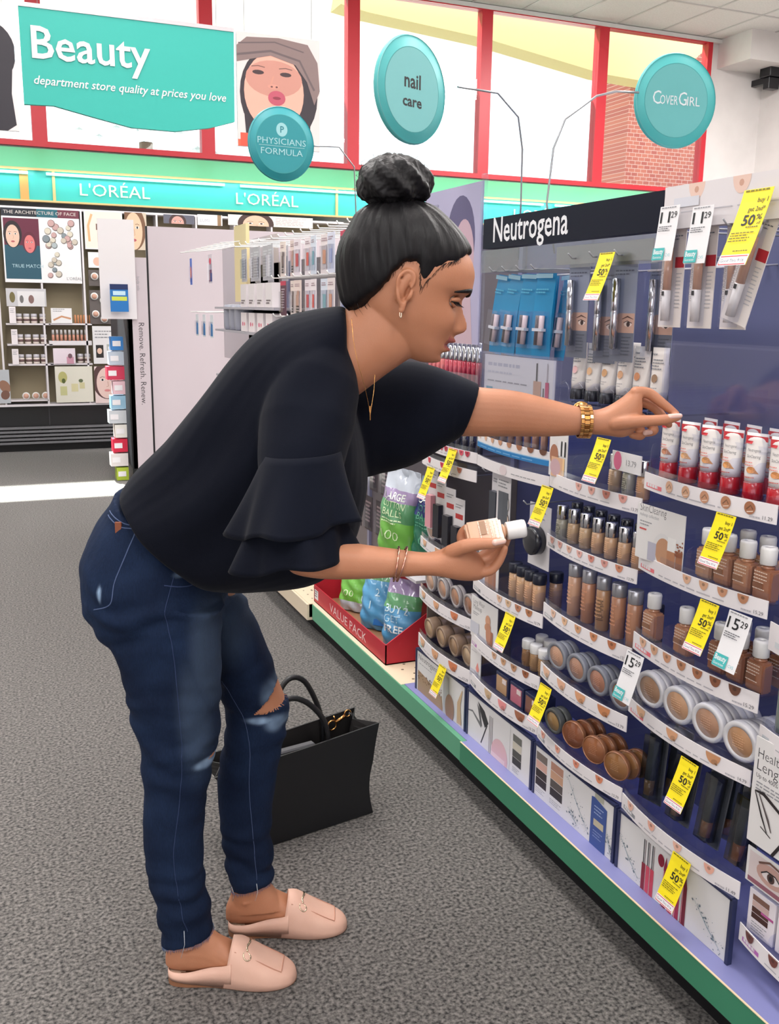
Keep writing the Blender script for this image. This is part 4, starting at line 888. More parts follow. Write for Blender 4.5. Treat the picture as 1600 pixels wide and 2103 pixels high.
zq = tray('Z', .65, .612, 4, Art().rect(.01, .012, .03, .024, K(196, 200, 206)).fine(.05, .012, .2, 1, .006, FINE), 'white-fronted tray above the white mascara card', div=.02, divs=[0])
MS = rd_bottle((130, 140, 132), 'gs', mat('green_cap', (170, 200, 120), .3), r=.0125, hb=.095, hc=.04, name='mascara', lab=False)
for k in range(3): MS.at((XE+.02+.01*k, 1.175-k*.03, zq+.002), 'silver mascara with green collar, %s at the right edge' % ords[k], group='green mascaras')
tray('Z', .84, .79, 3, Art().disc(.05, .045, .02, .02, K(200, 210, 210), 14, pi, 2*pi).rect(.02, .01, .045, .02, K(214, 218, 222)), 'white-fronted tray cut off at the right edge beside the 15.29 tag', div=.02, divs=[0])

# ===== headers
b = MB().box(XE-.005, XE+.03, 1.57, 2.30, 1.512, 1.586, mat('header_navy', (10, 13, 34), .5, spec=.2))
a = Art(); NX = 2.2457; NE = 1.8998
fw = K(236, 236, 240)
a.text('Neutrogena', 0, 0, .06, fw, width=NX-NE, bold=.012)
hb = b.build('header_sign', loc=(0, 0, 0), label='long black header sign with white lettering over the gondola', cat='sign')
a.onto(MB(), fX(XE-.0052, NX, 1.527)).build('lettering', hb)
wh_ = mat('header_white', (226, 220, 222), .5)
b = MB().box(XE-.005, XE+.02, .9, 1.568, 1.512, 1.59, wh_)
a = Art()
for k in range(4): a.disc(.09+k*.115, .078, .022, .03, K(232, 200, 186), 16, pi, 2*pi).disc(.09+k*.115, .066, .006, .006, K(206, 160, 140), 8)
a.fine(.05, .028, .45, 1, .006, FINE, .35).rect(.03, .038, .1, .055, K(214, 214, 222))
a.onto(b, fX(XE-.005, 1.568, 1.512)); b.build('header_sign', label='white header strip with pale swatches at the upper right', cat='sign')
b = MB().box(XE-.004, XE-.001, 1.578, 2.31, 1.452, 1.508, clear('frosted_strip', (226, 230, 232), .5, .25)).box(XE-.0, XE+.003, 1.60, 1.95, 1.46, 1.5, K(222, 216, 216))
b.build('label_holder', label='clear strip holder running under the black header', cat='holder')
MB().box(XE-.003, XB, 2.306, 2.312, 1.45, 1.62, CLEARB).box(XE-.006, XE+.004, 2.30, 2.318, 1.1, 1.70, CLEARB).build('side_fin', label='upright clear fin between the portrait poster and the black header', cat='holder')
# portrait poster over the far column
w_, h_ = .36, .42
a = Art().rect(0, 0, w_, h_, K(176, 170, 200)).text('REVLON', .02, h_*.86, .022, K(160, 156, 184)) if 0 else Art().rect(0, 0, w_, h_, K(176, 170, 200))
a.disc(w_*.66, h_*.66, w_*.24, h_*.28, K(92, 84, 122), 26).disc(w_*.72, h_*.55, w_*.17, h_*.24, K(196, 164, 178), 26).poly([(w_*.6, h_*.4), (w_*.84, h_*.4), (w_*.9, 0), (w_*.55, 0)], K(196, 168, 180)).poly([(w_*.42, h_*.3), (w_*.52, h_*.7), (w_*.56, h_*.4), (w_*.5, 0), (w_*.4, 0)], K(92, 84, 122)).disc(w_*.66, h_*.58, w_*.04, h_*.012, K(60, 54, 84), 10).disc(w_*.8, h_*.58, w_*.03, h_*.012, K(60, 54, 84), 10).disc(w_*.74, h_*.42, w_*.05, h_*.014, K(190, 120, 140), 12).fine(.02, h_*.9, .1, 1, .01, K(160, 156, 184), .6)
b = MB().box(0, .004, -w_, 0, 0, h_, K(176, 170, 200)); a.clip(0, 0, w_, h_).onto(b, fX(0, 0, 0)); b.build('portrait_poster', loc=(XE-.0, 2.68, 1.265), label='lavender poster of a dark-haired face behind her forehead', cat='poster')
# far column top rack of lip glosses behind her chin
b = MB(); b.box(XE, XB-.02, 2.31, 2.66, 1.145, 1.149, CLEARB).box(XE-.004, XE-.001, 2.31, 2.66, 1.12, 1.185, CLEARB).box(XE-.002, XE, 2.31, 2.66, 1.09, 1.12, WHITE)
for k in range(13): b.box(XE, XE+.05, 2.315+k*.028, 2.317+k*.028, 1.149, 1.2, CLEARB)
b.build('gloss_rack', label='clear lip-gloss rack seen behind her chin', cat='rack')
GL = []
for i, c in enumerate([(222, 120, 120), (206, 84, 100), (176, 44, 70)]):
    o = MB().lathe([(.001, 0), (.008, 0), (.0085, .065), (.006, .068)], glassy('gloss%d' % i, c), 12).build('lip_gloss', label='x', cat='lip gloss')
    MB().lathe([(.0075, .068), (.008, .07), (.0075, .12), (.001, .121)], SILV, 12).build('cap', o); GL.append(Proto(o))
for k in range(12): GL[k//4].at((XE+.015, 2.645-k*.028, 1.149), 'lip gloss with silver top, %s from the left behind her chin' % ('first', 'second', 'third', 'fourth', 'fifth', 'sixth', 'seventh', 'eighth', 'ninth', 'tenth', 'eleventh', 'twelfth')[k], group='lip glosses')

# ===== hanging stock near the top
hook = []
def peg(y, z, x0=None, m=None): hook.append((y, z, x0 or XE+.02, m or GREY))
# blue sachets
def sachet():
    w, h = .062, .2; bl = mat('sachet_blue', (30, 138, 190), .35)
    b = MB(); R = []
    for t in (0, .25, .5, .75, 1): R.append([(-.002-.006*sin(pi*t)*s_, w/2*u_, -h*t) for s_, u_ in ((1, -1), (1, 1), (-.4, 1), (-.4, -1))])
    b.rings(R, bl, False); o = b.build('hanging_sachet', label='x', cat='sachet')
    a = Art().fine(-.025, -.04, .02, 2, .007, K(90, 180, 214), .5).rect(-.028, -.012, .028, -.002, K(170, 214, 236)); a.onto(MB(), fX(-.01, 0, 0)).build('print', o)
    q = MB()
    for s_ in (-1, 1): q.lathe([(.001, -.17), (.007, -.17), (.007, -.1), (.001, -.1)], K(206, 186, 190, .3) if s_ < 0 else K(80, 70, 76, .3), 10, (-.014, s_*.006, 0))
    q.box(-.023, -.008, -.016, .016, -.137, -.13, K(220, 220, 226)); q.build('lip_pencils', o)
    MB().box(-.026, -.009, -.024, .024, -.178, -.09, CLEAR).build('bubble', o)
    return Proto(o)
SA = sachet()
for k, (yy, rr) in enumerate(((2.235, .22), (2.17, .2), (2.1, .1), (2.03, .02))):
    SA.at((XE+.03, yy, 1.445), 'turquoise hanging sachet, %s from the left beneath the black header' % ords[k], rot=(rr*.5, .05, .25-rr), group='turquoise sachets'); peg(yy, 1.45)
for k, yy in enumerate((2.2, 2.06, 1.995)): SA.at((XE+.07, yy, 1.44), 'turquoise sachet hanging behind the front ones, %s' % ords[k], rot=(-.03, .1, -.2), group='turquoise sachets')
def eyeblister():
    w, h = .07, .215; b = MB().box(0, .002, -w/2, w/2, -h, 0, mat('card_bluegrey', (140, 148, 170), .35))
    a = Art().rect(-w/2, -h, w/2, -.15, K(104, 108, 122)).rect(-w/2, -.155, w/2, -.115, K(196, 160, 146)).disc(.016, -.137, .012, .0055, K(222, 206, 200), 14).disc(.017, -.137, .0055, .0055, K(60, 44, 44), 12).line([(.003, -.134), (.014, -.1305), (.028, -.135)], .0016, K(60, 40, 40)).line([(-.002, -.127), (.014, -.1215), (.032, -.127)], [.0015, .0034, .001], K(88, 62, 56)).fine(-.03, -.03, .03, 2, .007, K(96, 100, 120), .4).fine(0, -.165, .03, 6, .007, K(80, 84, 96), .3)
    a.onto(b, fX(0, 0, 0)); o = b.build('blister_card', label='x', cat='blister pack')
    MB().lathe([(.001, -.19), (.0085, -.188), (.0085, -.115), (.0078, -.113), (.0078, -.109), (.0085, -.107), (.0085, -.045), (.001, -.044)], SILV, 14, (-.011, .014, 0)).build('silver_pen', o)
    MB().box(-.022, -.001, .001, .028, -.2, -.036, CLEAR).build('bubble', o)
    return Proto(o)
EB = eyeblister()
for k, yy in enumerate((1.87, 1.79, 1.70)):
    EB.at((XE+.012+(.02 if k == 1 else 0), yy, 1.47 if k != 1 else 1.462), 'silver pen on a blue-grey card with an eye photo, %s from the left' % ords[k], rz=.1, group='silver pen cards'); peg(yy, 1.468)
EB.at((XE+.06, 1.64, 1.468), 'silver pen card hanging farther back beside the white concealer cards', rz=.15, group='silver pen cards')
def concealer():
    w, h = .062, .2; b = MB().box(0, .002, -w/2, w/2, -h, 0, mat('card_white', (236, 228, 224), .5))
    a = Art().rect(.006, -.088, w/2, -.068, K(190, 40, 56)).text('NEUTROGENA', -.025, -.15, .008, K(170, 168, 172), width=.06, rot=pi/2).fine(-.02, -.03, .026, 2, .006, K(120, 120, 126), .4).fine(.012, -.1, .028, 10, .007, K(190, 188, 192), .3)
    a.disc(0, -.012, .006, .004, INK, 10); a.onto(b, fX(0, 0, 0)); o = b.build('blister_card', label='x', cat='blister pack', bev=0)
    MB().lathe([(.001, -.188), (.0085, -.188), (.0085, -.13), (.0085, -.13)], mat('wand_white', (228, 222, 220), .3), 14, (-.011, 0, 0)).lathe([(.0085, -.05), (.0085, -.03), (.001, -.03)], MATS['wand_white'], 14, (-.011, 0, 0)).build('cap', o)
    MB().lathe([(.0082, -.13), (.0082, -.05)], glassy('wandfill', (206, 160, 136)), 14, (-.011, 0, 0)).box(-.0206, -.0198, -.003, .003, -.14, -.132, INK).build('wand', o)
    MB().box(-.023, -.001, -.013, .013, -.196, -.024, CLEAR).build('bubble', o)
    return Proto(o)
CN = concealer()
p0, p1, p2, p3 = (1.555, 1.465, 1.385, 1.3)
for k, (yy, rr, xx) in enumerate(((p0, 0, .015), (p1, 0, .012), (p2, 0, .02), (p3, .3, .0))):
    CN.at((XE+xx, yy, 1.53+(.004 if k == 3 else 0)), 'white concealer card with red block, %s from the left%s' % (ords[k], ', swinging aslant' if k == 3 else ''), rot=(rr, 0, .05), group='white concealer cards'); peg(yy, 1.505)
CN.at((XE+.02, 1.2, 1.53), 'white concealer card cut off by the right picture edge', rot=(.05, 0, .05), group='white concealer cards')
# wire shelf with the white healthy-skin tubes hanging in a bent clear rack
TUW = [tube_up(mat('cap_black2', (30, 30, 36), .3), 'h%d' % k, w=.0225, h=.13, hc=.024, dots=c, red=False) for k, c in enumerate([(236, 190, 190), (230, 186, 146), (208, 160, 116), (212, 164, 128), (204, 140, 100), (150, 120, 96)])]
for k in range(6): TUW[k].at((XE+.05, 1.905-k*.058, 1.158), 'white tube with a round shade dot, %s from the left above her wrist' % ords[k], rz=.15, group='white shade-dot tubes')
for k in range(3): TUW[3].at((XE+.1, 1.875-k*.1, 1.162), 'white shade-dot tube in the rear row, %s' % ords[k], rz=.1, group='white shade-dot tubes')
b = MB().box(XE+.01, XB-.02, 1.585, 1.93, 1.15, 1.154, CLEARB)
for k in range(7):
    y = 1.932-k*.058; b.prism([(XE+.012, 1.154), (XE+.012, 1.19), (XE+.03, 1.2), (XB-.03, 1.2), (XB-.03, 1.154)], lambda u, v, q: (u, y+q, v), -.001, .001, CLEARB)
for k in range(6): y = 1.905-k*.058; b.tube([(XE+.012, y+.018, 1.154), (XE+.01, y+.018, 1.19), (XE+.014, y, 1.197), (XE+.01, y-.018, 1.19), (XE+.012, y-.018, 1.154)], .0016, CLEAR, 6)
b.build('tube_rack', label='clear rack carrying the white shade-dot tubes', cat='rack')
a = Art().fine(.02, .1, .2, 1, .014, K(190, 190, 202), .6, 3).fine(.02, .082, .16, 1, .01, K(206, 206, 214), .5, 3).fine(.02, .06, .24, 1, .006, GREY, .5).rect(.015, .035, .05, .045, K(90, 160, 180)).rect(.255, .01, .29, .075, K(206, 162, 134)).rect(.266, .075, .272, .118, INK).rect(.3, .0, .304, .06, INK).rect(.31, .008, .326, .075, K(206, 60, 110)).rect(.315, .075, .319, .12, K(190, 180, 184)).rect(.33, .006, .345, .035, K(246, 196, 150))
board('white card with gloss photos in a clear frame right of her face', 'C', .004, 1.115, .35, .128, a, x=XE+.01)
fr = MB().box(XE+.004, XE+.008, 1.935, 2.3, 1.108, 1.25, CLEARB)
for bx_ in ((1.935, 2.3, 1.104, 1.112), (1.935, 2.3, 1.246, 1.252), (1.933, 1.94, 1.104, 1.252), (2.296, 2.303, 1.104, 1.252)): fr.box(XE+.001, XE+.02, *bx_, CLEARB)
fr.build('sign_holder', label='clear frame around the white gloss-photo card', cat='holder')
fr = MB().box(XE+.03, XE+.034, 1.0, 1.575, 1.125, 1.30, CLEAR)
for bx_ in ((1.0, 1.575, 1.12, 1.13), (1.0, 1.575, 1.296, 1.304), (1.568, 1.576, 1.12, 1.3)): fr.box(XE+.026, XE+.045, *bx_, CLEARB)
fr.box(XE+.025, XB, 1.0, 1.57, 1.117, 1.12, CLEARB).box(XB-.1, XB-.095, 1.0, 1.57, 1.17, 1.19, CLEARB)
fr.build('clear_front', label='empty clear-fronted shelf above the red-capped tubes', cat='holder')
a = Art(); a.disc(.02, .02, .014, .02, K(230, 120, 160), 14).text('13.79', .05, .014, .012, GREY)
board('small price strip with a pink drop below her hand', 'B', .24, 1.03, .1, .04, a, x=XE+.0, base=WHITE)
# blisters hanging below the broad white tray
def packcard(w, h, art, obj, nm, lab, loc, rz=0, base=None, extra=None):
    b = MB().box(0, .0015, -w/2, w/2, -h, 0, base or K(226, 222, 224)); art.onto(b, fX(0, 0, 0)); o = b.build('blister_card', loc=loc, label=lab, cat='blister pack', rz=rz)
    obj.build(nm, o); return o
a = Art().fine(-.025, -.02, .02, 2, .007, GREY, .4)
packcard(.066, .15, a, MB().box(-.016, -.002, -.018, .018, -.135, -.05, mat('slate_tube', (66, 70, 80), .35)), 'dark_tube', 'white card holding a dark slate tube beneath the broad white tray', (XE+.03, 2.235, .93)); peg(2.235, .932)
a = Art().fine(-.028, -.018, .028, 3, .008, GREY, .4).rect(-.025, -.14, .0, -.045, K(96, 100, 108)).disc(.018, -.075, .014, .022, INK, 20).disc(.018, -.075, .0125, .02, K(228, 222, 220), 20).disc(.02, -.12, .016, .022, INK, 20).disc(.02, -.12, .0135, .019, K(232, 206, 190), 20)
packcard(.072, .165, a, MB().box(-.002, -.0008, -.026, .0, -.14, -.045, K(90, 94, 102)), 'printed_tube', 'shine control card with two round mirrors beneath the broad white tray', (XE+.0, 2.15, .94)); peg(2.15, .94)
a = Art().fine(-.02, -.02, .03, 3, .008, GREY, .4)
packcard(.1, .16, a, MB().lathe([(.001, -.03), (.03, -.03), (.036, -.026), (.036, -.002), (.03, 0)], mat('puck_black', (30, 32, 42), .25, coat=.4), 32, (0, .0, -.09), 'x'), 'black_puck', 'white card with a big black round compact beside the yellow tag', (XE+.03, 2.015, .885)); peg(2.015, .885)
for k, (yy, c) in enumerate(((2.60, (226, 160, 170)), (2.545, (40, 40, 48)), (2.48, (40, 40, 48)), (2.42, (40, 40, 48)))):
    a = Art().rect(-.02, -.06, .02, -.045, K(190, 60, 60)).fine(-.02, -.02, .02, 2, .007, GREY, .4)
    packcard(.056, .19, a, MB().box(-.018, -.002, -.017, .015, -.18, -.08, mat('blk_%d' % (k > 0), c, .25)), 'boxed_makeup', ('pink' if k == 0 else 'black')+' cosmetic in a narrow hanging blister, %s from the left under the far tray' % ords[k], (XE+.01, yy, .885-(.02*k if k else 0)+.0), rz=.1); peg(yy, .885)
b = MB()
for (y, z, x0, m) in hook:
    b.tube([(XB, y, z+.008), (x0-.03, y, z+.004), (x0-.04, y, z+.014)], .0018, m, 6)
    G(b, 'peg_hook'); b = MB()
b = MB()
for k in range(12): b.tube([(XB, 2.28-k*.028-(.35 if k > 9 else 0), 1.46), (XE+.03, 2.28-k*.028-(.35 if k > 9 else 0), 1.44)], .0022, K(214, 212, 220), 6)
G(b, 'wire_rack')

# ===== price tags
YEL = mat('tag_yellow', (250, 228, 30), .45)
def tagbody(art, w, h, dx, base, name, label):
    """paper flag: pinned at its top edge, lower end curling out over the aisle"""
    n = 6; b = MB()
    def fn(u, v, q): t = -v/h; return (-dx*t**1.15-q, -u, v)
    R = [[fn(0, -h*i/n, 0), fn(w, -h*i/n, 0), fn(w, -h*i/n, -.0005), fn(0, -h*i/n, -.0005)] for i in range(n+1)]
    b.rings(R, base, False); art.onto(b, fn, base=.0006); return b.build(name, label=label, cat='price tag')
def yart(w, h):
    a = Art(); a.tess = .012; R_ = K(206, 50, 60)
    a.rect(0, -h, w, -h*.86, WHITE); a.tess = None
    a.line([(w*.04, -h*.985), (w*.96, -h*.985), (w*.96, -h*.88), (w*.04, -h*.88), (w*.04, -h*.985)], w*.025, R_)
    a.text('Good Thru 9/16', w*.08, -h*.955, h*.042, K(40, 40, 80), width=w*.8)
    a.text('buy 1', w*.93, -h*.18, h*.065, K(70, 66, 20), al='r', bold=.01).text('get 2nd*', w*.93, -h*.295, h*.062, K(70, 66, 20), al='r', bold=.01)
    a.text('50', w*.72, -h*.475, h*.135, INK, al='r', bold=.02, width=w*.42).text('%', w*.74, -h*.41, h*.07, INK, width=w*.2, bold=.01).text('off', w*.95, -h*.475, h*.045, INK, al='r')
    a.fine(w*.08, -h*.03, w*.95, 1, .004, K(120, 110, 20), .5).fine(w*.5, -h*.51, w*.95, 1, h*.03, K(90, 84, 20), .5).fine(w*.08, -h*.58, w*.92, 4, h*.035, K(110, 100, 20), .4).fine(w*.4, -h*.82, w*.95, 1, h*.03, K(110, 100, 20), .5)
    return a
YW, YH = .05, .092
yt = Proto(tagbody(yart(YW, YH), YW, YH, .034, YEL, 'sale_tag', 'x')); yt.o['group'] = 'yellow sale tags'
TG = [((1.3341,1.0089), 'hanging over the wide grey card tray', 0, 1), ((1.3563,0.8395), 'left of the 15.29 price tag on the right', 0, 1), ((1.373,0.5165), 'over the smoky blister packs', 0, 1), ((1.3738,0.3118), 'over the lip-colour board', 0, 1.06),
      ((1.7145,1.0955), 'under her watch wrist', 0, 1), ((1.9264,0.9546), 'beside the black round compact', 0, 1), ((1.8895,0.4716), 'over the bronze compacts', 0, 1), ((2.0725,0.5962), 'over the beige drops card tray', 0, 1),
      ((2.4551,0.3161), 'over the brown powder board', 0, .96), ((2.4296,0.9722), 'higher of the two near her sleeve', 0, 1), ((2.57,0.8984), 'lower of the two near her sleeve', 0, 1), ((1.7432,1.477), 'among the silver pen cards', 0, 1.05), ((1.3338,1.5604), 'on the white header strip at the upper right', 0, 1.35)]
for (p, s, _, k) in TG:
    o = yt.at((XE-.024, p[0], p[1]), 'yellow 50% off tag '+s, rz=.0, group='yellow sale tags'); o.scale = (k, k, k)
def wart(w, h, big, small):
    a = Art().text(big, w*.08, -h*.3, h*.2, INK, bold=.008, width=w*.5).text(small, w*.62, -h*.22, h*.11, INK, bold=.006, width=w*.3).fine(w*.08, -h*.04, w*.9, 1, .005, GREY, .4).fine(w*.08, -h*.38, w*.8, 3, h*.035, K(90, 90, 96), .4)
    a.rect(0, -h*.98, w*.6, -h*.76, K(70, 180, 180)).text('Beauty', w*.05, -h*.87, h*.09, WHITE, width=w*.5, bold=.02).text('Guarantee', w*.05, -h*.95, h*.045, WHITE, width=w*.45).text('CVS', w*.68, -h*.92, h*.05, K(120, 190, 196), width=w*.24)
    return a
w1 = Proto(tagbody(wart(.056, .1, '11', '29'), .056, .1, .012, WHITE, 'price_tag', 'x'))
w1.at((XE-.024, 1.5534, 1.5525), 'white 11.29 tag, left of the pair at the white header', group='11.29 tags')
w1.at((XE-.024, 1.4615, 1.5446), 'white 11.29 tag, right of the pair at the white header', group='11.29 tags')
w2 = Proto(tagbody(wart(.056, .1, '15', '29'), .056, .1, .03, WHITE, 'price_tag', 'x'))
w2.at((XE-.024, 1.2798, 0.8418), 'white 15.29 tag right of a yellow tag', group='15.29 tags')
w2.at((XE-.024, 1.5623, 0.6694), 'white 15.29 tag between the grey and white compacts', group='15.29 tags')

# ---------------------------------------------------------------- stock farther along the gondola
def pack(w, h, base, art=None, name='hanging_pack', d=.012):
    b = MB().box(0, .002, -w/2, w/2, -h, 0, base)
    if art: art.onto(b, fX(0, 0, 0))
    o = b.build(name, label='x', cat='blister pack')
    MB().box(-d, 0, -w*.36, w*.36, -h*.9, -h*.3, CLEAR).build('bubble', o)
    return Proto(o)
def pa(k):
    a = Art(); w, h = .09, .16; r = random.Random(k)
    c = [(206, 70, 80), (90, 40, 60), (120, 170, 180), (196, 150, 130), (160, 170, 214), (222, 90, 80), (110, 90, 86), (214, 150, 120)][k]
    a.fine(-.035, -.02, .03, 2, .008, K(160, 130, 140), .5, k).rect(-.02, -h*.75, .014, -h*.4, K(*c))
    if k == 1: a.rect(-w/2, -h, w/2, -.02, K(84, 44, 60)); a.rect(-w/2, -.02, w/2, 0, K(190, 50, 80)); a.fine(-.03, -.04, .03, 8, .012, K(206, 190, 196), .4)
    if k in (3, 6): a.disc(.005, -.06, .016, .014, K(*c), 14).fine(-.02, -.12, .02, 3, .012, INK, .6, k)
    return a
PK = [pack(.09, .16, [K(232, 220, 226), K(120, 80, 96), K(214, 220, 232), K(226, 206, 200), K(216, 218, 234), K(236, 224, 228), K(230, 214, 206), K(228, 216, 216)][k], pa(k)) for k in range(8)]
pk_names = ['white and red', 'dark plum', 'pale aqua', 'beige', 'pale blue', 'white and coral', 'cream', 'peach']
GP = pack(.11, .17, mat('pack_grey', (176, 174, 180), .4), Art().fine(-.04, -.03, .04, 10, .014, K(206, 206, 210), .5))
WP = MB().box(-.03, .03, -.06, .06, 0, .12, K(222, 214, 216)); Art().fine(-.045, .03, .04, 2, .012, K(110, 96, 100), .6).onto(WP, fX(-.03, 0, 0)); WPo = Proto(WP.build('boxed_item', label='x', cat='box'))
def prow(y0, n, step, z, nm, protos, hh=0):
    b = MB()
    for k in range(n):
        y = y0+k*step; q = (k*3+hh) % len(protos)
        protos[q].at((1.32+.012*(k % 2), y, z), '%s hanging pack, %s along the %s' % ((pk_names[q] if len(protos) > 1 else 'grey'), ords_[k], nm), rz=(k % 3-1)*.06, group='hanging packs, '+nm)
        b = MB().tube([(XB, y, z+.02), (1.27, y, z+.012), (1.262, y, z+.025)], .003, WHITEP, 6); G(b, 'peg_hook')
        if k % 2 == 0: protos[(q+1) % len(protos)].at((1.40, y+.02, z-.004), 'hanging pack behind the %s one in the %s' % (ords_[k], nm), group='hanging packs, '+nm)
ords_ = ords+['ninth', 'tenth', 'eleventh', 'twelfth', 'thirteenth', 'fourteenth']
prow(3.35, 11, .115, 1.655, 'top row behind her head', PK)
prow(3.35, 11, .115, 1.475, 'second row behind her head', PK, 3)
prow(3.9, 6, .115, 1.30, 'third row above her shoulder', PK, 5)
prow(4.72, 5, .13, 1.655, 'far top row by the white end panel', [GP])
for k in range(4): WPo.at((1.34, 4.72+k*.17, 1.352), 'small white box, %s along the far second shelf' % ords_[k], group='white boxes on the far shelf')
WP = MB().box(-.03, .03, -.06, .06, 0, .1, K(232, 222, 224)); Art().disc(-.02, .04, .012, .012, K(206, 60, 110), 10).disc(.02, .04, .01, .01, K(220, 80, 100), 10).onto(WP, fX(-.03, 0, 0)); WPr = Proto(WP.build('boxed_item', label='x', cat='box'))
for k in range(4): WPr.at((1.34, 4.72+k*.17, 1.222), 'white box with pink dots, %s along the far third shelf' % ords_[k], group='pink-dotted boxes')
b = MB()
for z in (1.35, 1.22, .95): b.box(1.3, XB, 4.6, 5.9, z-.012, z, K(170, 166, 174))
G(b, 'shelf_plate')
cy = Proto(MB().lathe([(.001, 0), (.05, 0), (.055, .02), (.055, .12), (.05, .14), (.001, .145)], mat('grey_tub', (150, 152, 166), .3, coat=.3), 16).build('plastic_tub', label='x', cat='tub'))
for k in range(3): cy.at((1.36, 5.42+k*.13, 1.222), 'translucent grey tub, %s on the far third shelf' % ords_[k], group='grey tubs')
for k in range(4): cy.at((1.36, 4.95+k*.14, .952), 'translucent tub, %s on the far lowest shelf' % ords_[k], group='grey tubs')
bp = pack(.08, .14, K(216, 220, 226), Art().poly([(-.035, -.13), (.03, -.13), (.03, -.06), (-.02, -.05)], K(46, 120, 180)))
for k in range(3): bp.at((1.3, 6.0+k*.22, 1.30), 'blue and white hanging pack near the white end panel, %s' % ords_[k], group='blue packs'); G(MB().tube([(XB, 6.0+k*.22, 1.32), (1.26, 6.0+k*.22, 1.315)], .003, WHITEP, 6), 'peg_hook')
op = pack(.06, .17, K(60, 100, 190), Art().disc(0, -.09, .02, .04, K(230, 120, 70), 12)); op.at((1.3, 6.6, 1.66), 'blue hanging pack with an orange spot near the white end panel')
op = pack(.1, .17, K(206, 196, 206), Art().rect(-.04, -.16, .04, -.09, K(110, 50, 90)).rect(-.0, -.16, .05, -.11, K(40, 60, 130)).disc(0, -.04, .03, .02, K(206, 60, 90), 12)); op.at((1.3, 6.0, 1.66), 'purple and red hanging pack near the white end panel')
for k in range(8): G(MB().tube([(XB, 5.5+k*.17, 1.735), (1.25, 5.5+k*.17, 1.7)], .003, WHITEP, 6), 'peg_hook')
G(MB().box(1.36, 1.38, 5.35, 5.62, 1.38, 1.8, K(222, 204, 156)), 'beige_column')
G(MB().box(1.56, 1.59, 5.4, 6.8, 1.0, 1.76, K(188, 178, 186)), 'upper_panel')
# bags of cotton balls
def bag(w, h, d, bands, art, nm, label, loc, rot):
    """soft pillow-shaped bag: printed bands from the bottom up, gathered clear top"""
    b = MB(); nu, nv = 16, 24
    def P(i, j, s_):
        u = -1+2*i/nu; v = j/nv
        bul = d*max(0, (1-abs(u)**2.6))**.5*max(0, (sin(pi*min(1, v*1.05+.02))))**.5*(1-.5*max(0, v-.7)/.3)
        ww = w/2*(1-.12*max(0, v-.75)/.25-.1*max(0, .1-v)/.1)
        wob = .004*sin(u*9+v*17)+.003*sin(v*31+u*5)
        return (-s_*(bul+wob*(abs(u) < .95)), -u*ww, v*h)
    for s_ in (1, -1):
        vs = [P(i, j, s_) for j in range(nv+1) for i in range(nu+1)]
        for z0, z1, m in bands:
            fs = [(j*(nu+1)+i, j*(nu+1)+i+1, (j+1)*(nu+1)+i+1, (j+1)*(nu+1)+i) for j in range(nv) for i in range(nu) if z0 <= (j+.5)/nv < z1]
            b.add(vs, fs, m, True)
    o = b.build('cotton_bag', loc=loc, label=label, cat='bag'); o.rotation_euler = rot
    def fn(u, v, n):
        uu = max(-1, min(1, u/(w/2))); q = P((uu+1)/2*nu, min(1, max(0, v/h))*nv, 1); return (q[0]-n-.0015, -u, v)
    art.onto(MB(), fn).build('print', o); return o
film = mat('film_clear', (206, 214, 226), .15, coat=.6); filmp = mat('film_lilac', (170, 150, 190), .2, coat=.6); filmd = mat('film_grey', (130, 150, 168), .2, coat=.6)
gr_ = mat('film_green', (120, 190, 80), .3, coat=.5); gr2 = mat('film_green2', (96, 160, 110), .3, coat=.5); gd = mat('film_dkgreen', (30, 110, 84), .3, coat=.5); bl_ = mat('film_blue', (90, 160, 206), .3, coat=.5); bl2 = mat('film_blue2', (44, 110, 180), .3, coat=.5); dkb = mat('film_navy', (40, 50, 110), .3, coat=.5)
lt = K(226, 244, 200)
def cotton_art(c2=lt):
    return Art().text('LARGE', -.05, .235, .024, K(240, 246, 240), width=.085, bold=.02).text('COTTON', -.055, .205, .024, c2, width=.095, bold=-.006).text('BALLS', -.05, .175, .024, c2, width=.085).fine(-.05, .16, .04, 2, .01, c2, .5).text('100', -.045, .09, .034, c2, width=.075, bold=-.01)
bag(.155, .34, .045, [(0, .2, gr_), (.2, .45, gr_), (.45, .66, gr2), (.66, .78, filmp), (.78, 1.01, film)], cotton_art(), 'a', 'standing clear bag of LARGE COTTON BALLS above the bracelet', (1.30, 3.05, .475), (.12, -.02, .55))
bag(.15, .32, .04, [(0, .6, gd), (.6, .8, dkb), (.8, 1.01, filmd)], cotton_art(K(90, 160, 130)), 'b', 'dark green bag of cotton balls right behind the brighter one', (1.37, 2.92, .475), (.1, 0, .5))
MB().box(1.27, XB-.01, 2.8, 3.25, .462, .472, K(205, 200, 206)).build('store_shelf', label='plain narrow shelf under the standing cotton ball bags', cat='shelf')
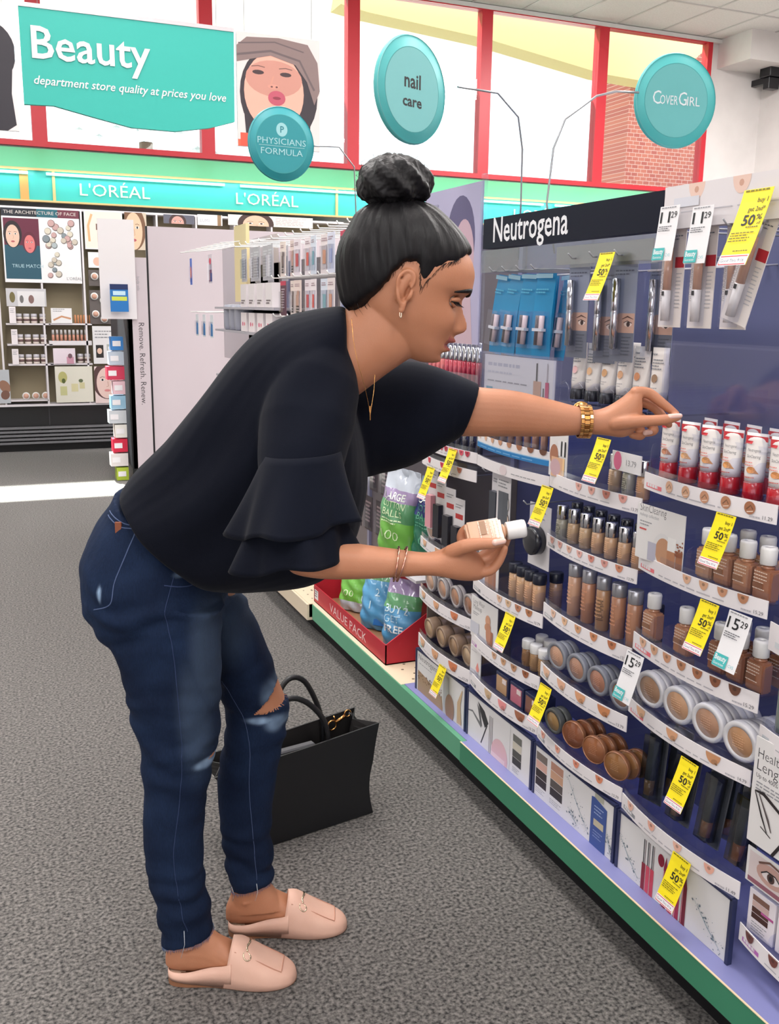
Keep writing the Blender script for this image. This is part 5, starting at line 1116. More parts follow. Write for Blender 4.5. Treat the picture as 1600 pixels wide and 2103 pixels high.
# red value pack carton and its bags
vy0, vy1, vx0, vx1, vz = 2.875, 3.66, 1.195, 1.5, .1585
redc = mat('carton_red', (186, 30, 50), .45); redi = mat('carton_red_in', (150, 24, 40), .5)
vt = thing('value_pack_carton', 'red open VALUE PACK carton on the beige shelf deck', 'carton', (vx0, (vy0+vy1)/2, vz))
def V(b, n): return b.build(n, vt, loc=(-vx0, -(vy0+vy1)/2, -vz))
b = MB().box(vx0, vx0+.004, vy0, vy1, vz, vz+.072, redc)
a = Art().text('VALUE PACK', .0, .0, .034, K(238, 214, 214), width=.4, bold=-.006); a.onto(b, fX(vx0, 3.46, vz+.018))
a = Art().rect(0, 0, .045, .04, WHITE).fine(.004, .032, .04, 3, .01, INK, .4); a.onto(b, fX(vx0, vy1-.01, vz+.016)); V(b, 'front_panel')
pr = [(vx0, vz), (vx0, vz+.072), (vx1-.12, vz+.19), (vx1, vz+.2), (vx1, vz)]
V(MB().prism(pr, lambda u, v, n: (u, vy0+n, v), 0, .004, redc), 'side_panel'); V(MB().prism(pr, lambda u, v, n: (u, vy1-n, v), 0, .004, redc), 'side_panel')
V(MB().box(vx0, vx1, vy0, vy1, vz, vz+.004, K(150, 110, 80)).box(vx1-.004, vx1, vy0, vy1, vz, vz+.2, redi), 'tray_bottom')
b2g = Art().text('BUY 2', -.055, .13, .027, K(214, 236, 244), width=.1, bold=.012).text('GET', -.055, .095, .027, K(190, 220, 236), width=.07, bold=-.006).text('FREE', -.055, .058, .027, K(236, 244, 246), width=.085, bold=.02)
bag(.15, .25, .042, [(0, .6, bl_), (.6, .78, gr2), (.78, 1.01, filmp)], b2g, 'c', 'blue BUY 2 GET FREE bag nearest in the red carton', (1.30, 3.0, vz+.006), (.0, .16, .6))
bag(.15, .25, .042, [(0, .75, bl_), (.75, 1.01, gr2)], Art().text('2', .0, .13, .03, K(214, 236, 244)).text('1', -.02, .08, .03, K(214, 236, 244)).rect(.0, .02, .06, .22, bl2), 'd', 'blue bag in the middle of the red carton', (1.30, 3.22, vz+.006), (.0, .2, .65))
bag(.15, .24, .042, [(0, .15, film), (.15, .8, gr_), (.8, 1.01, film)], Art().text('100', -.05, .06, .026, lt, width=.06, bold=-.01).rect(.045, .03, .058, .2, K(214, 232, 226)), 'e', 'lime green bag at the far end of the red carton', (1.30, 3.46, vz+.006), (.0, .2, .6))
bag(.14, .2, .035, [(0, .35, mat('film_white', (214, 220, 226), .3)), (.35, 1.01, bl2)], Art().fine(-.04, .05, .03, 2, .02, K(90, 96, 120), .6), 'f', 'crumpled pale bag between the two blue bags', (1.36, 3.13, vz+.006), (.1, .1, .5))
bag(.14, .22, .035, [(0, 1.01, film)], Art().rect(-.04, .03, .03, .15, K(196, 214, 236)), 'g', 'white bag of cotton rounds behind the lime green one', (1.40, 3.56, vz+.006), (.0, .1, .3))
# dark hair-tie cards hanging beyond the cotton bags
kd = pack(.08, .14, K(58, 48, 54), Art().fine(-.03, -.03, .03, 6, .015, K(150, 130, 134), .5))
for k in range(5): kd.at((1.36, 3.3+.12*k, .8), 'dark hanging card, %s beyond the cotton ball bags' % ords[k], group='dark cards'); G(MB().tube([(XB, 3.3+.12*k, .81), (1.34, 3.3+.12*k, .806)], .003, WHITEP, 6), 'peg_hook')
for k in range(5): kd.at((1.38, 3.28+.12*k, .62), 'dark hanging card in the lower row, %s beyond the cotton ball bags' % ords[k], group='dark cards')

# ---------------------------------------------------------------- handbag on the carpet
BA = Vector((.516, 2.16, 0)); bang = math.atan2(.077, .392)
hb = thing('handbag', 'open black leather tote handbag with two round handles standing on the carpet', 'handbag', BA, bang)
lea = mat('black_leather', (20, 21, 25), .45, bump=.0003, scale=900, coat=.1); lin_ = mat('bag_lining', (44, 42, 42), .7)
Lb, Db, Hb = .4, .15, .24
def bagshell(inset, z0, hh, m, close):
    b = MB(); R = []; n = 13
    for j in range(n+1):
        t = j/n; z = z0+(hh-z0)*t
        wing = .028*(max(0, t-.45)/.55)**1.6-.012*sin(pi*min(1, t/.6)) # flared upper corners
        pin = .018*sin(pi*min(1, t*1.0))*1 if t < 1 else 0
        dd = Db/2-inset-.012*t; cx = Lb/2; ring = []
        xl, xr = inset-wing-.05*(t**3), Lb-inset+wing*.9
        for (x, y) in ((xl, 0), (xl+.01, -dd), (cx, -dd), (xr-.01, -dd), (xr, 0), (xr-.01, dd), (cx, dd), (xl+.01, dd)):
            zz = z
            if t > .55 and abs(y) < 1e-6: zz -= .0*(t-.55); x += (-1 if x > cx else 1)*.055*((t-.2)/.8)**1.2
            if x > cx+.1: zz += .016*t*t
            if x < cx-.1: zz -= .014*t*t
            ring.append((x, Db/2+y, zz))
        R.append(ring)
    b.rings(R, m, False, cap=False)
    if close: b.add(R[0], [list(range(7, -1, -1))], m)
    return b, R
b, R = bagshell(0, .002, Hb, lea, True)
bi, Ri = bagshell(.004, .008, Hb, lin_, False)
n0 = len(b.v); b.rings(Ri, lin_, False, cap=False); b.add(Ri[0], [list(range(8))], lin_)
top = R[-1]+Ri[-1]; b.add(top, [(i, (i+1) % 8, 8+(i+1) % 8, 8+i) for i in range(8)], lea)
b.build('body', hb, bev=.0025)
for y0, x0, x1, zt in ((.028, .06, .265, .372), (Db-.028, .14, .3, .385)):
    hp = [(x0, y0-.002, .15), (x0, y0, .22), (x0+.005, y0+.004, .27), (x0+(x1-x0)*.22, y0+.012, zt-.03), (x0+(x1-x0)*.45, y0+.016, zt), (x0+(x1-x0)*.7, y0+.012, zt-.018), (x1-.015, y0+.006, .3), (x1, y0, .24), (x1, y0-.002, .16)]
    MB().limb(hp, [.0055]*3+[.0075]*4+[.0055]*2, lea, 10, 4).build('handle', hb)
MB().box(.09, .24, .05, .075, .1, .225, K(86, 86, 90, .6)).build('inner_pouch', hb, bev=.004)
gx, gy, gz = .32, Db-.045, .235
ring_ = [(gx+.014*cos(a), gy, gz+.014*sin(a)) for a in [2*pi*i/14 for i in range(14)]]
b = MB().tube(ring_, .0024, GOLD, 6, True).tube([(gx+.012, gy, gz+.006), (gx+.03, gy, gz+.014), (gx+.042, gy, gz+.02)], .0045, GOLD, 8).tube([(gx+.01, gy, gz+.012), (gx+.006, gy, gz+.026)], .002, GOLD, 6)
b.tube([(gx+.05+.01*cos(a), gy, gz+.024+.01*sin(a)) for a in [2*pi*i/12 for i in range(12)]], .002, GOLD, 6, True); b.build('clasp', hb)
MB().tube([(gx+.058, gy, gz+.024), (gx+.075, gy, gz-.0), (gx+.08, gy, gz-.04)], .005, lea, 8).build('strap', hb)

# ---------------------------------------------------------------- the woman
# body frame: s runs the way she faces, w away from the photographer, z up
PS, PW = -.3, 1.8
per = thing('person', 'woman in a dark ruffled blouse and ripped jeans bending forward to reach the shelf', 'person',
            (PS*cos(YAW)+PW*sin(YAW), -PS*sin(YAW)+PW*cos(YAW), 0), -YAW)
def L3(p): return (p[0]-PS, p[1]-PW, p[2])
def sec(b, f, w, rw, n=36, e=2.3, tw=0):
    """ring whose side silhouette runs from b to f (s, z); rw is its half width across the body"""
    c = ((b[0]+f[0])/2, (b[1]+f[1])/2); a = ((f[0]-b[0])/2, (f[1]-b[1])/2); R = []
    for i in range(n):
        t = 2*pi*i/n; ct, st = cos(t), sin(t); k, q = math.copysign(abs(ct)**(2/e), ct), math.copysign(abs(st)**(2/e), st)
        R.append(L3((c[0]+a[0]*k, w+rw*q+tw*k, c[1]+a[1]*k)))
    return R
def resec(S, k=4, **kw):
    """smooth (Catmull-Rom) stack of sections"""
    n = len(S); out = []
    def it(i): s = S[max(0, min(n-1, i))]; return np.array([s[0][0], s[0][1], s[1][0], s[1][1], s[2], s[3]])
    for i in range(n-1):
        p0, p1, p2, p3 = it(i-1), it(i), it(i+1), it(i+2)
        for j in range(k):
            t = j/k; v = .5*((2*p1)+(p2-p0)*t+(2*p0-5*p1+4*p2-p3)*t*t+(3*p1-p0-3*p2+p3)*t**3)
            out.append(sec((v[0], v[1]), (v[2], v[3]), v[4], v[5], **kw))
    v = it(n-1); out.append(sec((v[0], v[1]), (v[2], v[3]), v[4], v[5], **kw)); return out
def fuse(mb, vox, sm=4, fac=.5):
    """one continuous surface out of overlapping closed pieces"""
    me = bpy.data.meshes.new('f'); me.from_pydata(mb.v, [], mb.f); me.update()
    bm = bmesh.new(); bm.from_mesh(me); bmesh.ops.recalc_face_normals(bm, faces=bm.faces); bm.to_mesh(me); bm.free()
    o = bpy.data.objects.new('f', me); COL.objects.link(o)
    m = o.modifiers.new('r', 'REMESH'); m.mode = 'VOXEL'; m.voxel_size = vox; m.use_smooth_shade = True
    if sm: q = o.modifiers.new('s', 'SMOOTH'); q.iterations = sm; q.factor = fac
    bpy.context.view_layer.update()
    r = bpy.data.meshes.new_from_object(o.evaluated_get(bpy.context.evaluated_depsgraph_get()))
    bpy.data.objects.remove(o); bpy.data.meshes.remove(me)
    r.polygons.foreach_set('use_smooth', [True]*len(r.polygons)); r.materials.clear(); return r
skin = mat('skin', (182, 122, 90), .5, rgb2=(190, 130, 98), scale=14, bump=.0002, bscale=500, sss=.12)
skinl = mat('lips', (158, 84, 76), .4)
B = MB(); SK = skin
# head frame: origin at the ear canal, h up the skull, f towards the face, y across (positive = far side)
EC = (.02, 1.385); TH = .31; HW = 1.685
cT, sT = cos(.315), sin(.315)
def HD(f, y, h): return L3((EC[0]+f*cT+h*sT, HW+y, EC[1]-f*sT+h*cT))
def interp(x, T):
    for i in range(len(T)-1):
        if x <= T[i+1][0]:
            a, b = T[i], T[i+1]; d = b[0]-a[0]; t = max(0, (x-a[0])/d)
            ma = (b[1]-T[i-1][1])/(b[0]-T[i-1][0]) if i else (b[1]-a[1])/d; mb = (T[i+2][1]-a[1])/(T[i+2][0]-a[0]) if i < len(T)-2 else (b[1]-a[1])/d
            t2, t3 = t*t, t*t*t
            return (2*t3-3*t2+1)*a[1]+(t3-2*t2+t)*d*ma+(3*t2-2*t3)*b[1]+(t3-t2)*d*mb
    return T[-1][1]
FR = [(-.101, .066), (-.097, .082), (-.09, .0935), (-.08, .095), (-.07, .096), (-.058, .097), (-.045, .099), (-.03, .1), (-.015, .0985), (0, .0955), (.012, .0945), (.022, .097), (.034, .1055), (.05, .107), (.07, .102), (.09, .087), (.108, .06), (.12, .03), (.126, .0)]
BK = [(-.101, .03), (-.09, -.01), (-.07, -.035), (-.05, -.07), (-.03, -.088), (0, -.1), (.03, -.105), (.06, -.1), (.09, -.078), (.11, -.045), (.12, -.025), (.126, -.008)]
WD_ = [(-.101, .012), (-.095, .024), (-.085, .036), (-.07, .047), (-.05, .057), (-.03, .064), (0, .069), (.03, .073), (.06, .073), (.09, .06), (.11, .038), (.12, .02), (.126, .004)]
def gau(x, c, s): return math.exp(-((x-c)/s)**2)
def headpt(t, h, off=0):
    f0, b0, w0 = interp(h, FR), interp(h, BK), interp(h, WD_); c = (f0+b0)/2+.008; a = f0-c if cos(t) > 0 else c-b0
    e = 2.35 if cos(t) > 0 else 2.1
    ct, st = cos(t), sin(t); k, q = math.copysign(abs(ct)**(2/e), ct), math.copysign(abs(st)**(2/e), st)
    f = c+a*k+off*k; y = w0*q+off*q
    if ct > 0 and off == 0:
        ay = abs(y); m = gau(ct, 1, .6)
        # nose
        tip = interp(h, [(-.045, 0), (-.037, .0105), (-.029, .02), (-.02, .0225), (-.01, .0185), (.0, .0125), (.012, .0065), (.022, .002), (.03, 0)])
        wn = interp(h, [(-.04, .012), (-.03, .0125), (-.02, .0105), (0, .008), (.02, .0075)])
        f += tip*math.exp(-(y/wn)**2)*m
        f += .005*gau(h, -.032, .007)*gau(ay, .013, .006)
        # eye socket, brow, cheek
        f -= .0125*gau(h, .014, .013)*gau(ay, .031, .016)
        f += .004*gau(h, .036, .01)*gau(ay, .03, .018)
        f += .006*gau(h, -.022, .022)*gau(ay, .043, .018)
        # lips and chin
        lw = math.exp(-(y/.021)**4)
        f += (.0135*gau(h, -.0495, .0055)+.0115*gau(h, -.0665, .0055)-.005*gau(h, -.0585, .0028))*lw*(1-.35*(ay/.02)**2 if ay < .02 else .6)
        f += .003*gau(h, -.09, .008)*gau(y, 0, .014)-.003*gau(h, -.077, .005)*gau(y, 0, .02)
    return HD(f, y, h)
hs = [-.101+.227*i/110 for i in range(111)]; R = [[headpt(2*pi*j/112, h) for j in range(112)] for h in hs]
B.rings(R, SK)
# near and far ear
for sd in (-1, 1):
    yy = sd*.070
    pts = [(.004, -.022), (-.004, -.012), (-.012, .004), (-.015, .022), (-.006, .035), (.006, .034), (.011, .022), (.009, .012)]
    B.limb([HD(f-.002, yy+sd*(.012 if k in (1, 2, 3) else .007), h-.002) for k, (f, h) in enumerate(pts)], [.0042, .0036, .0034, .0034, .0036, .0036, .003, .0025], SK, 8, 4)
    B.limb([HD(.004, yy+sd*.006, -.03), HD(.004, yy+sd*.006, -.02)], [.0055, .005], SK, 8, 3)
    B.limb([HD(-.006, yy-sd*.0, -.012), HD(-.007, yy+sd*.002, .006), HD(-.003, yy+sd*.002, .024)], [.007, .0085, .008], SK, 10, 3)
    B.limb([HD(.007, yy+sd*.004, -.012), HD(.01, yy+sd*.006, -.003), HD(.01, yy+sd*.004, .006)], [.0035, .0045, .003], SK, 8, 3)
# neck and upper chest
S = [((-0.1741,1.3007), (-0.0995,1.0986), 1.74, .13), ((-0.1274,1.3347), (-0.0768,1.1899), 1.735, .095), ((-0.0872,1.352), (-0.0555,1.2094), 1.70, .066), ((-0.0741,1.3667), (-0.0118,1.2437), 1.69, .056), ((-0.0648,1.3846), (0.0199,1.2667), 1.685, .052), ((-0.0452,1.409), (0.0482,1.2863), 1.685, .05), ((-0.014,1.4174), (0.0627,1.313), 1.685, .046)]
B.rings(resec(S, 4), SK)
# torso under the blouse, hips, thighs
S = [((-0.5187,0.961), (-0.3765,0.8663), 1.8, .12), ((-0.431,1.0602), (-0.2594,0.9216), 1.79, .125), ((-0.3332,1.1644), (-0.1822,1.0303), 1.77, .125), ((-0.2322,1.2636), (-0.1269,1.1238), 1.755, .15), ((-0.1607,1.3252), (-0.0909,1.1877), 1.75, .14)]
B.rings(resec(S, 3), SK)
B.rings(resec([((-0.5081,0.9897), (-0.3531,0.8569), 1.8, .125), ((-0.5595,0.8929), (-0.359,0.8125), 1.8, .14), ((-0.5447,0.8048), (-0.379,0.7774), 1.8, .12)], 4), SK)
def leg(S): B.rings(resec(S, 4), SK)
leg([((-0.5157,0.8701), (-0.3598,0.816), 1.73, .06), ((-0.4958,0.7087), (-0.3296,0.7161), 1.715, .068), ((-0.4758,0.5867), (-0.3325,0.5989), 1.72, .058), ((-0.464,0.4703), (-0.3445,0.4928), 1.73, .048), ((-0.4694,0.3552), (-0.3688,0.3674), 1.735, .046), ((-0.461,0.2309), (-0.3774,0.2322), 1.745, .038), ((-0.446,0.1282), (-0.3681,0.1407), 1.745, .031), ((-0.442,0.072), (-0.3474,0.0905), 1.745, .031), ((-0.4393,0.0322), (-0.3181,0.057), 1.745, .03)])
leg([((-0.4114,0.8265), (-0.3136,0.7972), 1.87, .065), ((-0.3575,0.6892), (-0.2641,0.6959), 1.88, .063), ((-0.3318,0.5721), (-0.2302,0.5823), 1.885, .053), ((-0.3214,0.4849), (-0.2248,0.5084), 1.885, .047), ((-0.3379,0.3845), (-0.2445,0.3972), 1.89, .045), ((-0.3463,0.2649), (-0.2588,0.2778), 1.89, .038), ((-0.3318,0.1481), (-0.2603,0.1552), 1.895, .031), ((-0.3371,0.1004), (-0.2449,0.1079), 1.895, .03), ((-0.3424,0.0523), (-0.2132,0.064), 1.895, .03)])
SHOE = [(-.442, 1.742, 0), (-.345, 1.895, .07)]    # heel (s, w) and toe-out of each mule
def foot(s0, w0, rot):
    R = []
    for x, hw, z0, z1, o in ((-.004, .012, .03, .06, 0), (.006, .022, .024, .085, 0), (.025, .028, .022, .11, 0), (.05, .03, .02, .125, 0), (.08, .0285, .018, .118, 0), (.105, .029, .016, .096, 0), (.13, .032, .014, .078, 0), (.16, .036, .012, .06, 0), (.2, .037, .012, .042, 0), (.235, .03, .012, .03, 0), (.25, .02, .014, .026, 0)):
        ring = []
        for i in range(24):
            t = 2*pi*i/24; ct, st = cos(t), sin(t); top = 1 if st > 0 else 0
            yy = hw*math.copysign(abs(ct)**.8, ct)*(1-.25*max(0, st)*(z1 > .09)); zz = (z0+z1)/2+(z1-z0)/2*math.copysign(abs(st)**.8, st)
            ring.append(L3((s0+x*cos(rot)-yy*sin(rot), w0+x*sin(rot)+yy*cos(rot), zz)))
        R.append(ring)
    B.rings(R, SK)
    for s_ in (-1, 1): q = (.045, s_*.029); B.limb([L3((s0+.04*cos(rot)-q[1]*sin(rot), w0+.04*sin(rot)+q[1]*cos(rot), .085)), L3((s0+.055*cos(rot)-q[1]*sin(rot), w0+.055*sin(rot)+q[1]*cos(rot), .09))], [.0055, .0055], SK, 10, 2)
for s0, w0, rt_ in SHOE: foot(s0, w0, rt_)
# near (right) arm: shoulder, elbow, forearm
B.limb([L3(p) for p in ((-0.1215,1.7,1.2509), (-0.1323,1.6,1.1602), (-0.1447,1.5,1.0317), (-0.1498,1.485,0.9808))], [.04, .038, .036, .034], SK, 24, 5)
def forearm(S, **k): B.rings(resec(S, 5, n=28), SK)
forearm([((-0.1715,0.9885), (-0.1624,0.9565), 1.485, .02), ((-0.1527,1.0047), (-0.1501,0.9422), 1.485, .034), ((-0.1078,0.999), (-0.1079,0.9347), 1.485, .037), ((-0.0459,0.9888), (-0.0455,0.9339), 1.488, .032), ((0.0165,0.9799), (0.0172,0.937), 1.492, .027), ((0.0557,0.9746), (0.0581,0.9389), 1.496, .0255), ((0.0792,0.9776), (0.0818,0.9371), 1.498, .026), ((0.1066,0.99), (0.1122,0.9298), 1.503, .027), ((0.1282,0.9858), (0.1348,0.9271), 1.508, .026), ((0.1431,0.9739), (0.1509,0.9289), 1.511, .021), ((0.1514,0.9623), (0.1587,0.9362), 1.512, .014)])
def finger(ps, rs): B.limb([L3(p) for p in ps], rs, SK, 12, 5)
finger(((0.0981,1.487,0.9791), (0.1201,1.474,0.9923), (0.1425,1.468,0.9981), (0.1614,1.466,0.9997), (0.1768,1.468,1.0018)), [.012, .0118, .0098, .0092, .0072])
finger(((0.1268,1.525,0.9747), (0.1191,1.535,0.9886), (0.1211,1.535,1.0018), (0.1291,1.528,1.0117)), [.0095, .0085, .0078, .0062])
finger(((0.1432,1.524,0.9571), (0.1661,1.534,0.9697), (0.1795,1.531,0.9904), (0.1872,1.52,1.0062)), [.0095, .0088, .0078, .0062])
finger(((0.1456,1.512,0.9497), (0.1697,1.518,0.9583), (0.1846,1.516,0.9795), (0.1924,1.509,1.0008)), [.0095, .0088, .0078, .006])
finger(((0.1463,1.499,0.9434), (0.1653,1.501,0.9464), (0.1787,1.5,0.964), (0.1862,1.497,0.9843)), [.009, .0085, .0076, .0058])
# far (left) arm reaching to the shelf
B.limb([L3(p) for p in ((-0.0126,1.84,1.2068), (0.0443,1.88,1.1901), (0.1203,1.87,1.1704))], [.052, .05, .045], SK, 24, 5)
forearm([((0.0528,1.2287), (0.0454,1.1246), 1.87, .045), ((0.1189,1.2193), (0.1122,1.1169), 1.87, .044), ((0.1706,1.212), (0.1671,1.1164), 1.865, .043), ((0.2407,1.2059), (0.2406,1.1181), 1.86, .041), ((0.3055,1.1919), (0.309,1.1204), 1.85, .035), ((0.3605,1.1787), (0.3653,1.1254), 1.84, .029), ((0.3896,1.1741), (0.3923,1.1274), 1.835, .0275), ((0.4144,1.1821), (0.4179,1.1253), 1.832, .028), ((0.4401,1.2004), (0.4433,1.1234), 1.828, .028), ((0.4586,1.2175), (0.4623,1.1334), 1.826, .025), ((0.4709,1.2187), (0.4753,1.1543), 1.824, .017)])
finger(((0.423,1.812,1.1512), (0.4539,1.797,1.157), (0.4876,1.794,1.1597), (0.5138,1.797,1.1615), (0.5386,1.802,1.1668)), [.0145, .0128, .0108, .0104, .0078])
finger(((0.4615,1.82,1.2097), (0.4861,1.822,1.2081), (0.512,1.818,1.1904), (0.5381,1.814,1.171)), [.0118, .0108, .0095, .0072])
finger(((0.469,1.838,1.1935), (0.4996,1.846,1.1838), (0.5188,1.843,1.1657), (0.5325,1.834,1.1482)), [.011, .0102, .0088, .007])
finger(((0.465,1.845,1.1666), (0.4988,1.855,1.149), (0.5087,1.846,1.1352), (0.4909,1.834,1.1308)), [.0108, .0098, .0086, .007])
finger(((0.4561,1.842,1.1499), (0.484,1.852,1.134), (0.4822,1.842,1.124), (0.4626,1.832,1.1269)), [.0098, .0088, .0078, .0064])
body = fuse(B, .0023, 3, .5)
body.materials.append(skin); body.materials.append(skinl)
def nrmls(me):
    n = len(me.vertices); q = np.empty(n*3); me.vertices.foreach_get('normal', q); return q.reshape(n, 3)
def setco(me, co): me.vertices.foreach_set('co', co.ravel()); me.update()
def hcoord(me):
    n = len(me.vertices); co = np.empty(n*3); me.vertices.foreach_get('co', co); return co.reshape(n, 3)
co = hcoord(body); x = co[:, 0]+PS-EC[0]; z = co[:, 2]-EC[1]; y = co[:, 1]+PW-HW
F = x*cT-z*sT; Hh = x*sT+z*cT
inl = (np.abs(y) < .0235) & (F > .098-.25*np.abs(y)) & (F < .13) & (Hh < -.0475+.15*np.abs(y)) & (Hh > -.0705-(-.25)*np.abs(y))
npoly = len(body.polygons); vi = np.empty(npoly*4, dtype=np.int32)
lv = np.array([p.vertices[0] for p in body.polygons]); body.polygons.foreach_set('material_index', inl[lv].astype(np.int32))
put('body', body, per)
# eyes, lids, lashes, brows
eyew = mat('eye_white', (226, 216, 210), .25); iris = mat('iris', (58, 36, 26), .15)
hair = mat('hair', (10, 9, 12), .46, spec=.28, rgb2=(19, 17, 20), scale=60, detail=6, stretch=(1, 1, .12), bump=.0009, bscale=170)
for sd in (-1, 1):
    MB().lathe([(.0001, -.0112), (.006, -.0095), (.0105, -.004), (.0112, 0), (.0105, .004), (.006, .0095), (.0001, .0112)], eyew, 20, HD(.0745, sd*.030, .0125), 'x').build('eyeball', per)
    c = HD(.0848, sd*.031, .0095); MB().lathe([(.0001, 0), (.0045, 0), (.0042, .0016), (.0001, .0022)], iris, 16, c, 'x').build('iris', per)
    # upper and lower lid rolls
    for nm, dh, df, rr, m in (('upper_eyelid', .0045, .0, .0052, skin), ('lower_eyelid', -.0075, -.002, .003, skin)):
        pts = [HD(.0885+df-.0125*(k/3)**2*.75, sd*(.031+.0043*k), .0135+dh*(1-.75*(abs(k)/3)**2)) for k in range(-3, 4)]
        MB().limb(pts, [rr*.5, rr*.85, rr, rr, rr, rr*.85, rr*.6], m, 8, 3).build(nm, per)
    ls = MB()
    for k in range(-6, 7):
        p = Vector(HD(.0915-.0095*(k/6)**2, sd*(.031+.0021*k), .0135-.002*(k/6)**2)); d = Vector(HD(.103-.011*(k/6)**2, sd*(.032+.0034*k), .0085-.002*(k/6)**2)); ls.tube([p, (p+d)/2+Vector((0, 0, -.0008)), d], [.0007, .0006, .0002], hair, 4)
    ls.tube([HD(.0918-.0098*(k/6)**2, sd*(.031+.0021*k), .0135-.002*(k/6)**2) for k in range(-6, 8)], .0011, hair, 5)
    ls.build('eyelashes', per)
    b = MB(); R = []
    for k in range(13):
        t = k/12; yb = .011+.042*t; hh = .0265+.0125*sin(pi*min(1, t*.8+.08))-.004*t; th = .0048*(1-t)**.5*min(1, .6+t*3)+.0011
        # lay the brow on the forehead
        best = None
        for q in range(140):
            a = -1.45+q*.0103; pt = headpt(a*-sd if sd < 0 else -a, hh); v = Vector(pt); yv = (v.y+PW-HW)
            dd = abs(yv-sd*yb)
            if best is None or dd < best[0]: best = (dd, v)
        v = best[1]; nrm = Vector((cos(t*1.1), sd*sin(t*1.1), 0))
        R.append([v+nrm*.0012+Vector((sT, 0, cT))*th, v+nrm*.0018, v+nrm*.0012-Vector((sT, 0, cT))*th*.9, v-nrm*.003])
    b.rings(R, hair, True); b.build('eyebrow', per)
# hair: scalp cap whose edge sinks into the skin along the hairline, plus bun
HL = [(-.14, -.055), (-.1, -.062), (-.078, -.058), (-.055, -.03), (-.038, -.008), (-.022, .028), (-.008, .044), (.006, .045), (.016, .02), (.024, .004), (.032, .022), (.045, .048), (.06, .06), (.07, .068), (.082, .084), (.1, .092)]
def hline(f):
    if f < -.14: return -.055
    return interp(f, HL)
hm = MB(); R = []
nh = 90
for i in range(nh+1):
    h = -.085+.235*i/nh; ring = []
    for j in range(120):
        t = 2*pi*j/120; hh = min(h, .1255); 
        f0, b0, w0 = interp(hh, FR), interp(hh, BK), interp(hh, WD_); ct, st = cos(t), sin(t)
        bf = interp(h, [(-.085, -.01), (-.06, -.084), (-.034, -.108), (.008, -.126), (.04, -.131), (.07, -.126), (.1, -.118), (.12, -.1), (.138, -.072), (.15, -.03)])
        ff = interp(h, [(-.085, .0), (0, .06), (.05, .082), (.07, .094), (.09, .093), (.105, .084), (.12, .066), (.135, .04), (.15, .005)])
        ww = interp(h, [(-.085, .03), (-.05, .058), (0, .076), (.04, .082), (.08, .081), (.11, .07), (.135, .046), (.15, .014)])
        c = (bf+ff)/2; a = (ff-bf)/2; e = 2.25
        k, q = math.copysign(abs(ct)**(2/e), ct), math.copysign(abs(st)**(2/e), st)
        f, y = c+a*k, ww*q
        sgn = (h-hline(f))/.010
        dep = 1/(1+math.exp(-sgn*2.2)) if sgn > -8 else 0
        g = 1-dep; f2, y2 = f-(f-c)*g*.32, y*(1-g*.38)
        ring.append(HD(f2, y2, h if h < .145 else h))
    R.append(ring)
hm.rings(R, hair)
hmesh = fuse(hm, .0028, 2, .4)
co = hcoord(hmesh)
nn = nrmls(hmesh)
for i in range(len(co)):
    p = co[i]; a = math.atan2(p[1]+PW-HW, p[0]+PS-.005)
    n_ = noise.noise((a*7+p[2]*12, p[2]*5, 0))*.003+noise.noise((a*36+p[2]*8, p[2]*9, 3))*.0008
    co[i] = p+nn[i]*n_
setco(hmesh, co)
hmesh.materials.append(hair); put('hair', hmesh, per)
bun = MB(); bc = Vector(L3(((-0.0013,1.5614)[0], 1.685, (-0.0013,1.5614)[1])))
me = bpy.data.meshes.new('bun'); bm = bmesh.new(); bmesh.ops.create_icosphere(bm, subdivisions=6, radius=1)
for v in bm.verts:
    p = v.co.copy(); a = math.atan2(p.y, p.x); r0 = .058*(1+.05*sin(a*3+1)); 
    tw = a*2.5+p.z*2.2
    n_ = 1+.05*sin(tw*3)+.035*noise.noise(p*2.2)+.03*noise.noise((a*9, p.z*4, 1))+.02*noise.noise(p*9)
    zz = p.z*.046*n_
    if p.z < -.55: n_ *= .9
    v.co = Vector((p.x*r0*n_*1.08, p.y*r0*n_, zz*1.02))+bc
bm.to_mesh(me); bm.free(); me.polygons.foreach_set('use_smooth', [True]*len(me.polygons)); me.materials.append(hair)
hb_ = put('hair_bun', me, per)
b = MB(); r = random.Random(12)
for k in range(60):
    a = r.random()*2*pi; el = r.random()*1.3-.2; p = Vector((cos(a)*cos(el), sin(a)*cos(el), sin(el)))
    q = bc+Vector((p.x*.06, p.y*.055, p.z*.045)); t = Vector((-sin(a), cos(a), r.random()-.3)).normalized()*.018
    b.tube([q-t, q+p*(.004+.007*r.random()), q+t+p*.002], [.0002, .0003, .0001], hair, 4)
for k in range(16):   # wisps at the nape
    f = -.075+.03*r.random(); h = hline(f)+.006; q = Vector(HD(f, -(.040+.016*r.random()), h)); d = Vector((.010+.006*r.random(), -.0005, -.016-.01*r.random())); b.tube([q, q+d*.5+Vector((-.002, 0, 0)), q+d], [.0005, .0004, .0001], hair, 4)
def surfy(f, h):
    f0, b0, w0 = interp(h, FR), interp(h, BK), interp(h, WD_); c = (f0+b0)/2+.008; a = f0-c if f > c else c-b0
    e = 2.35 if f > c else 2.1
    return w0*max(0, 1-min(1, abs((f-c)/a))**e)**(1/e)
b.build('loose_strands', hb_); b = MB()
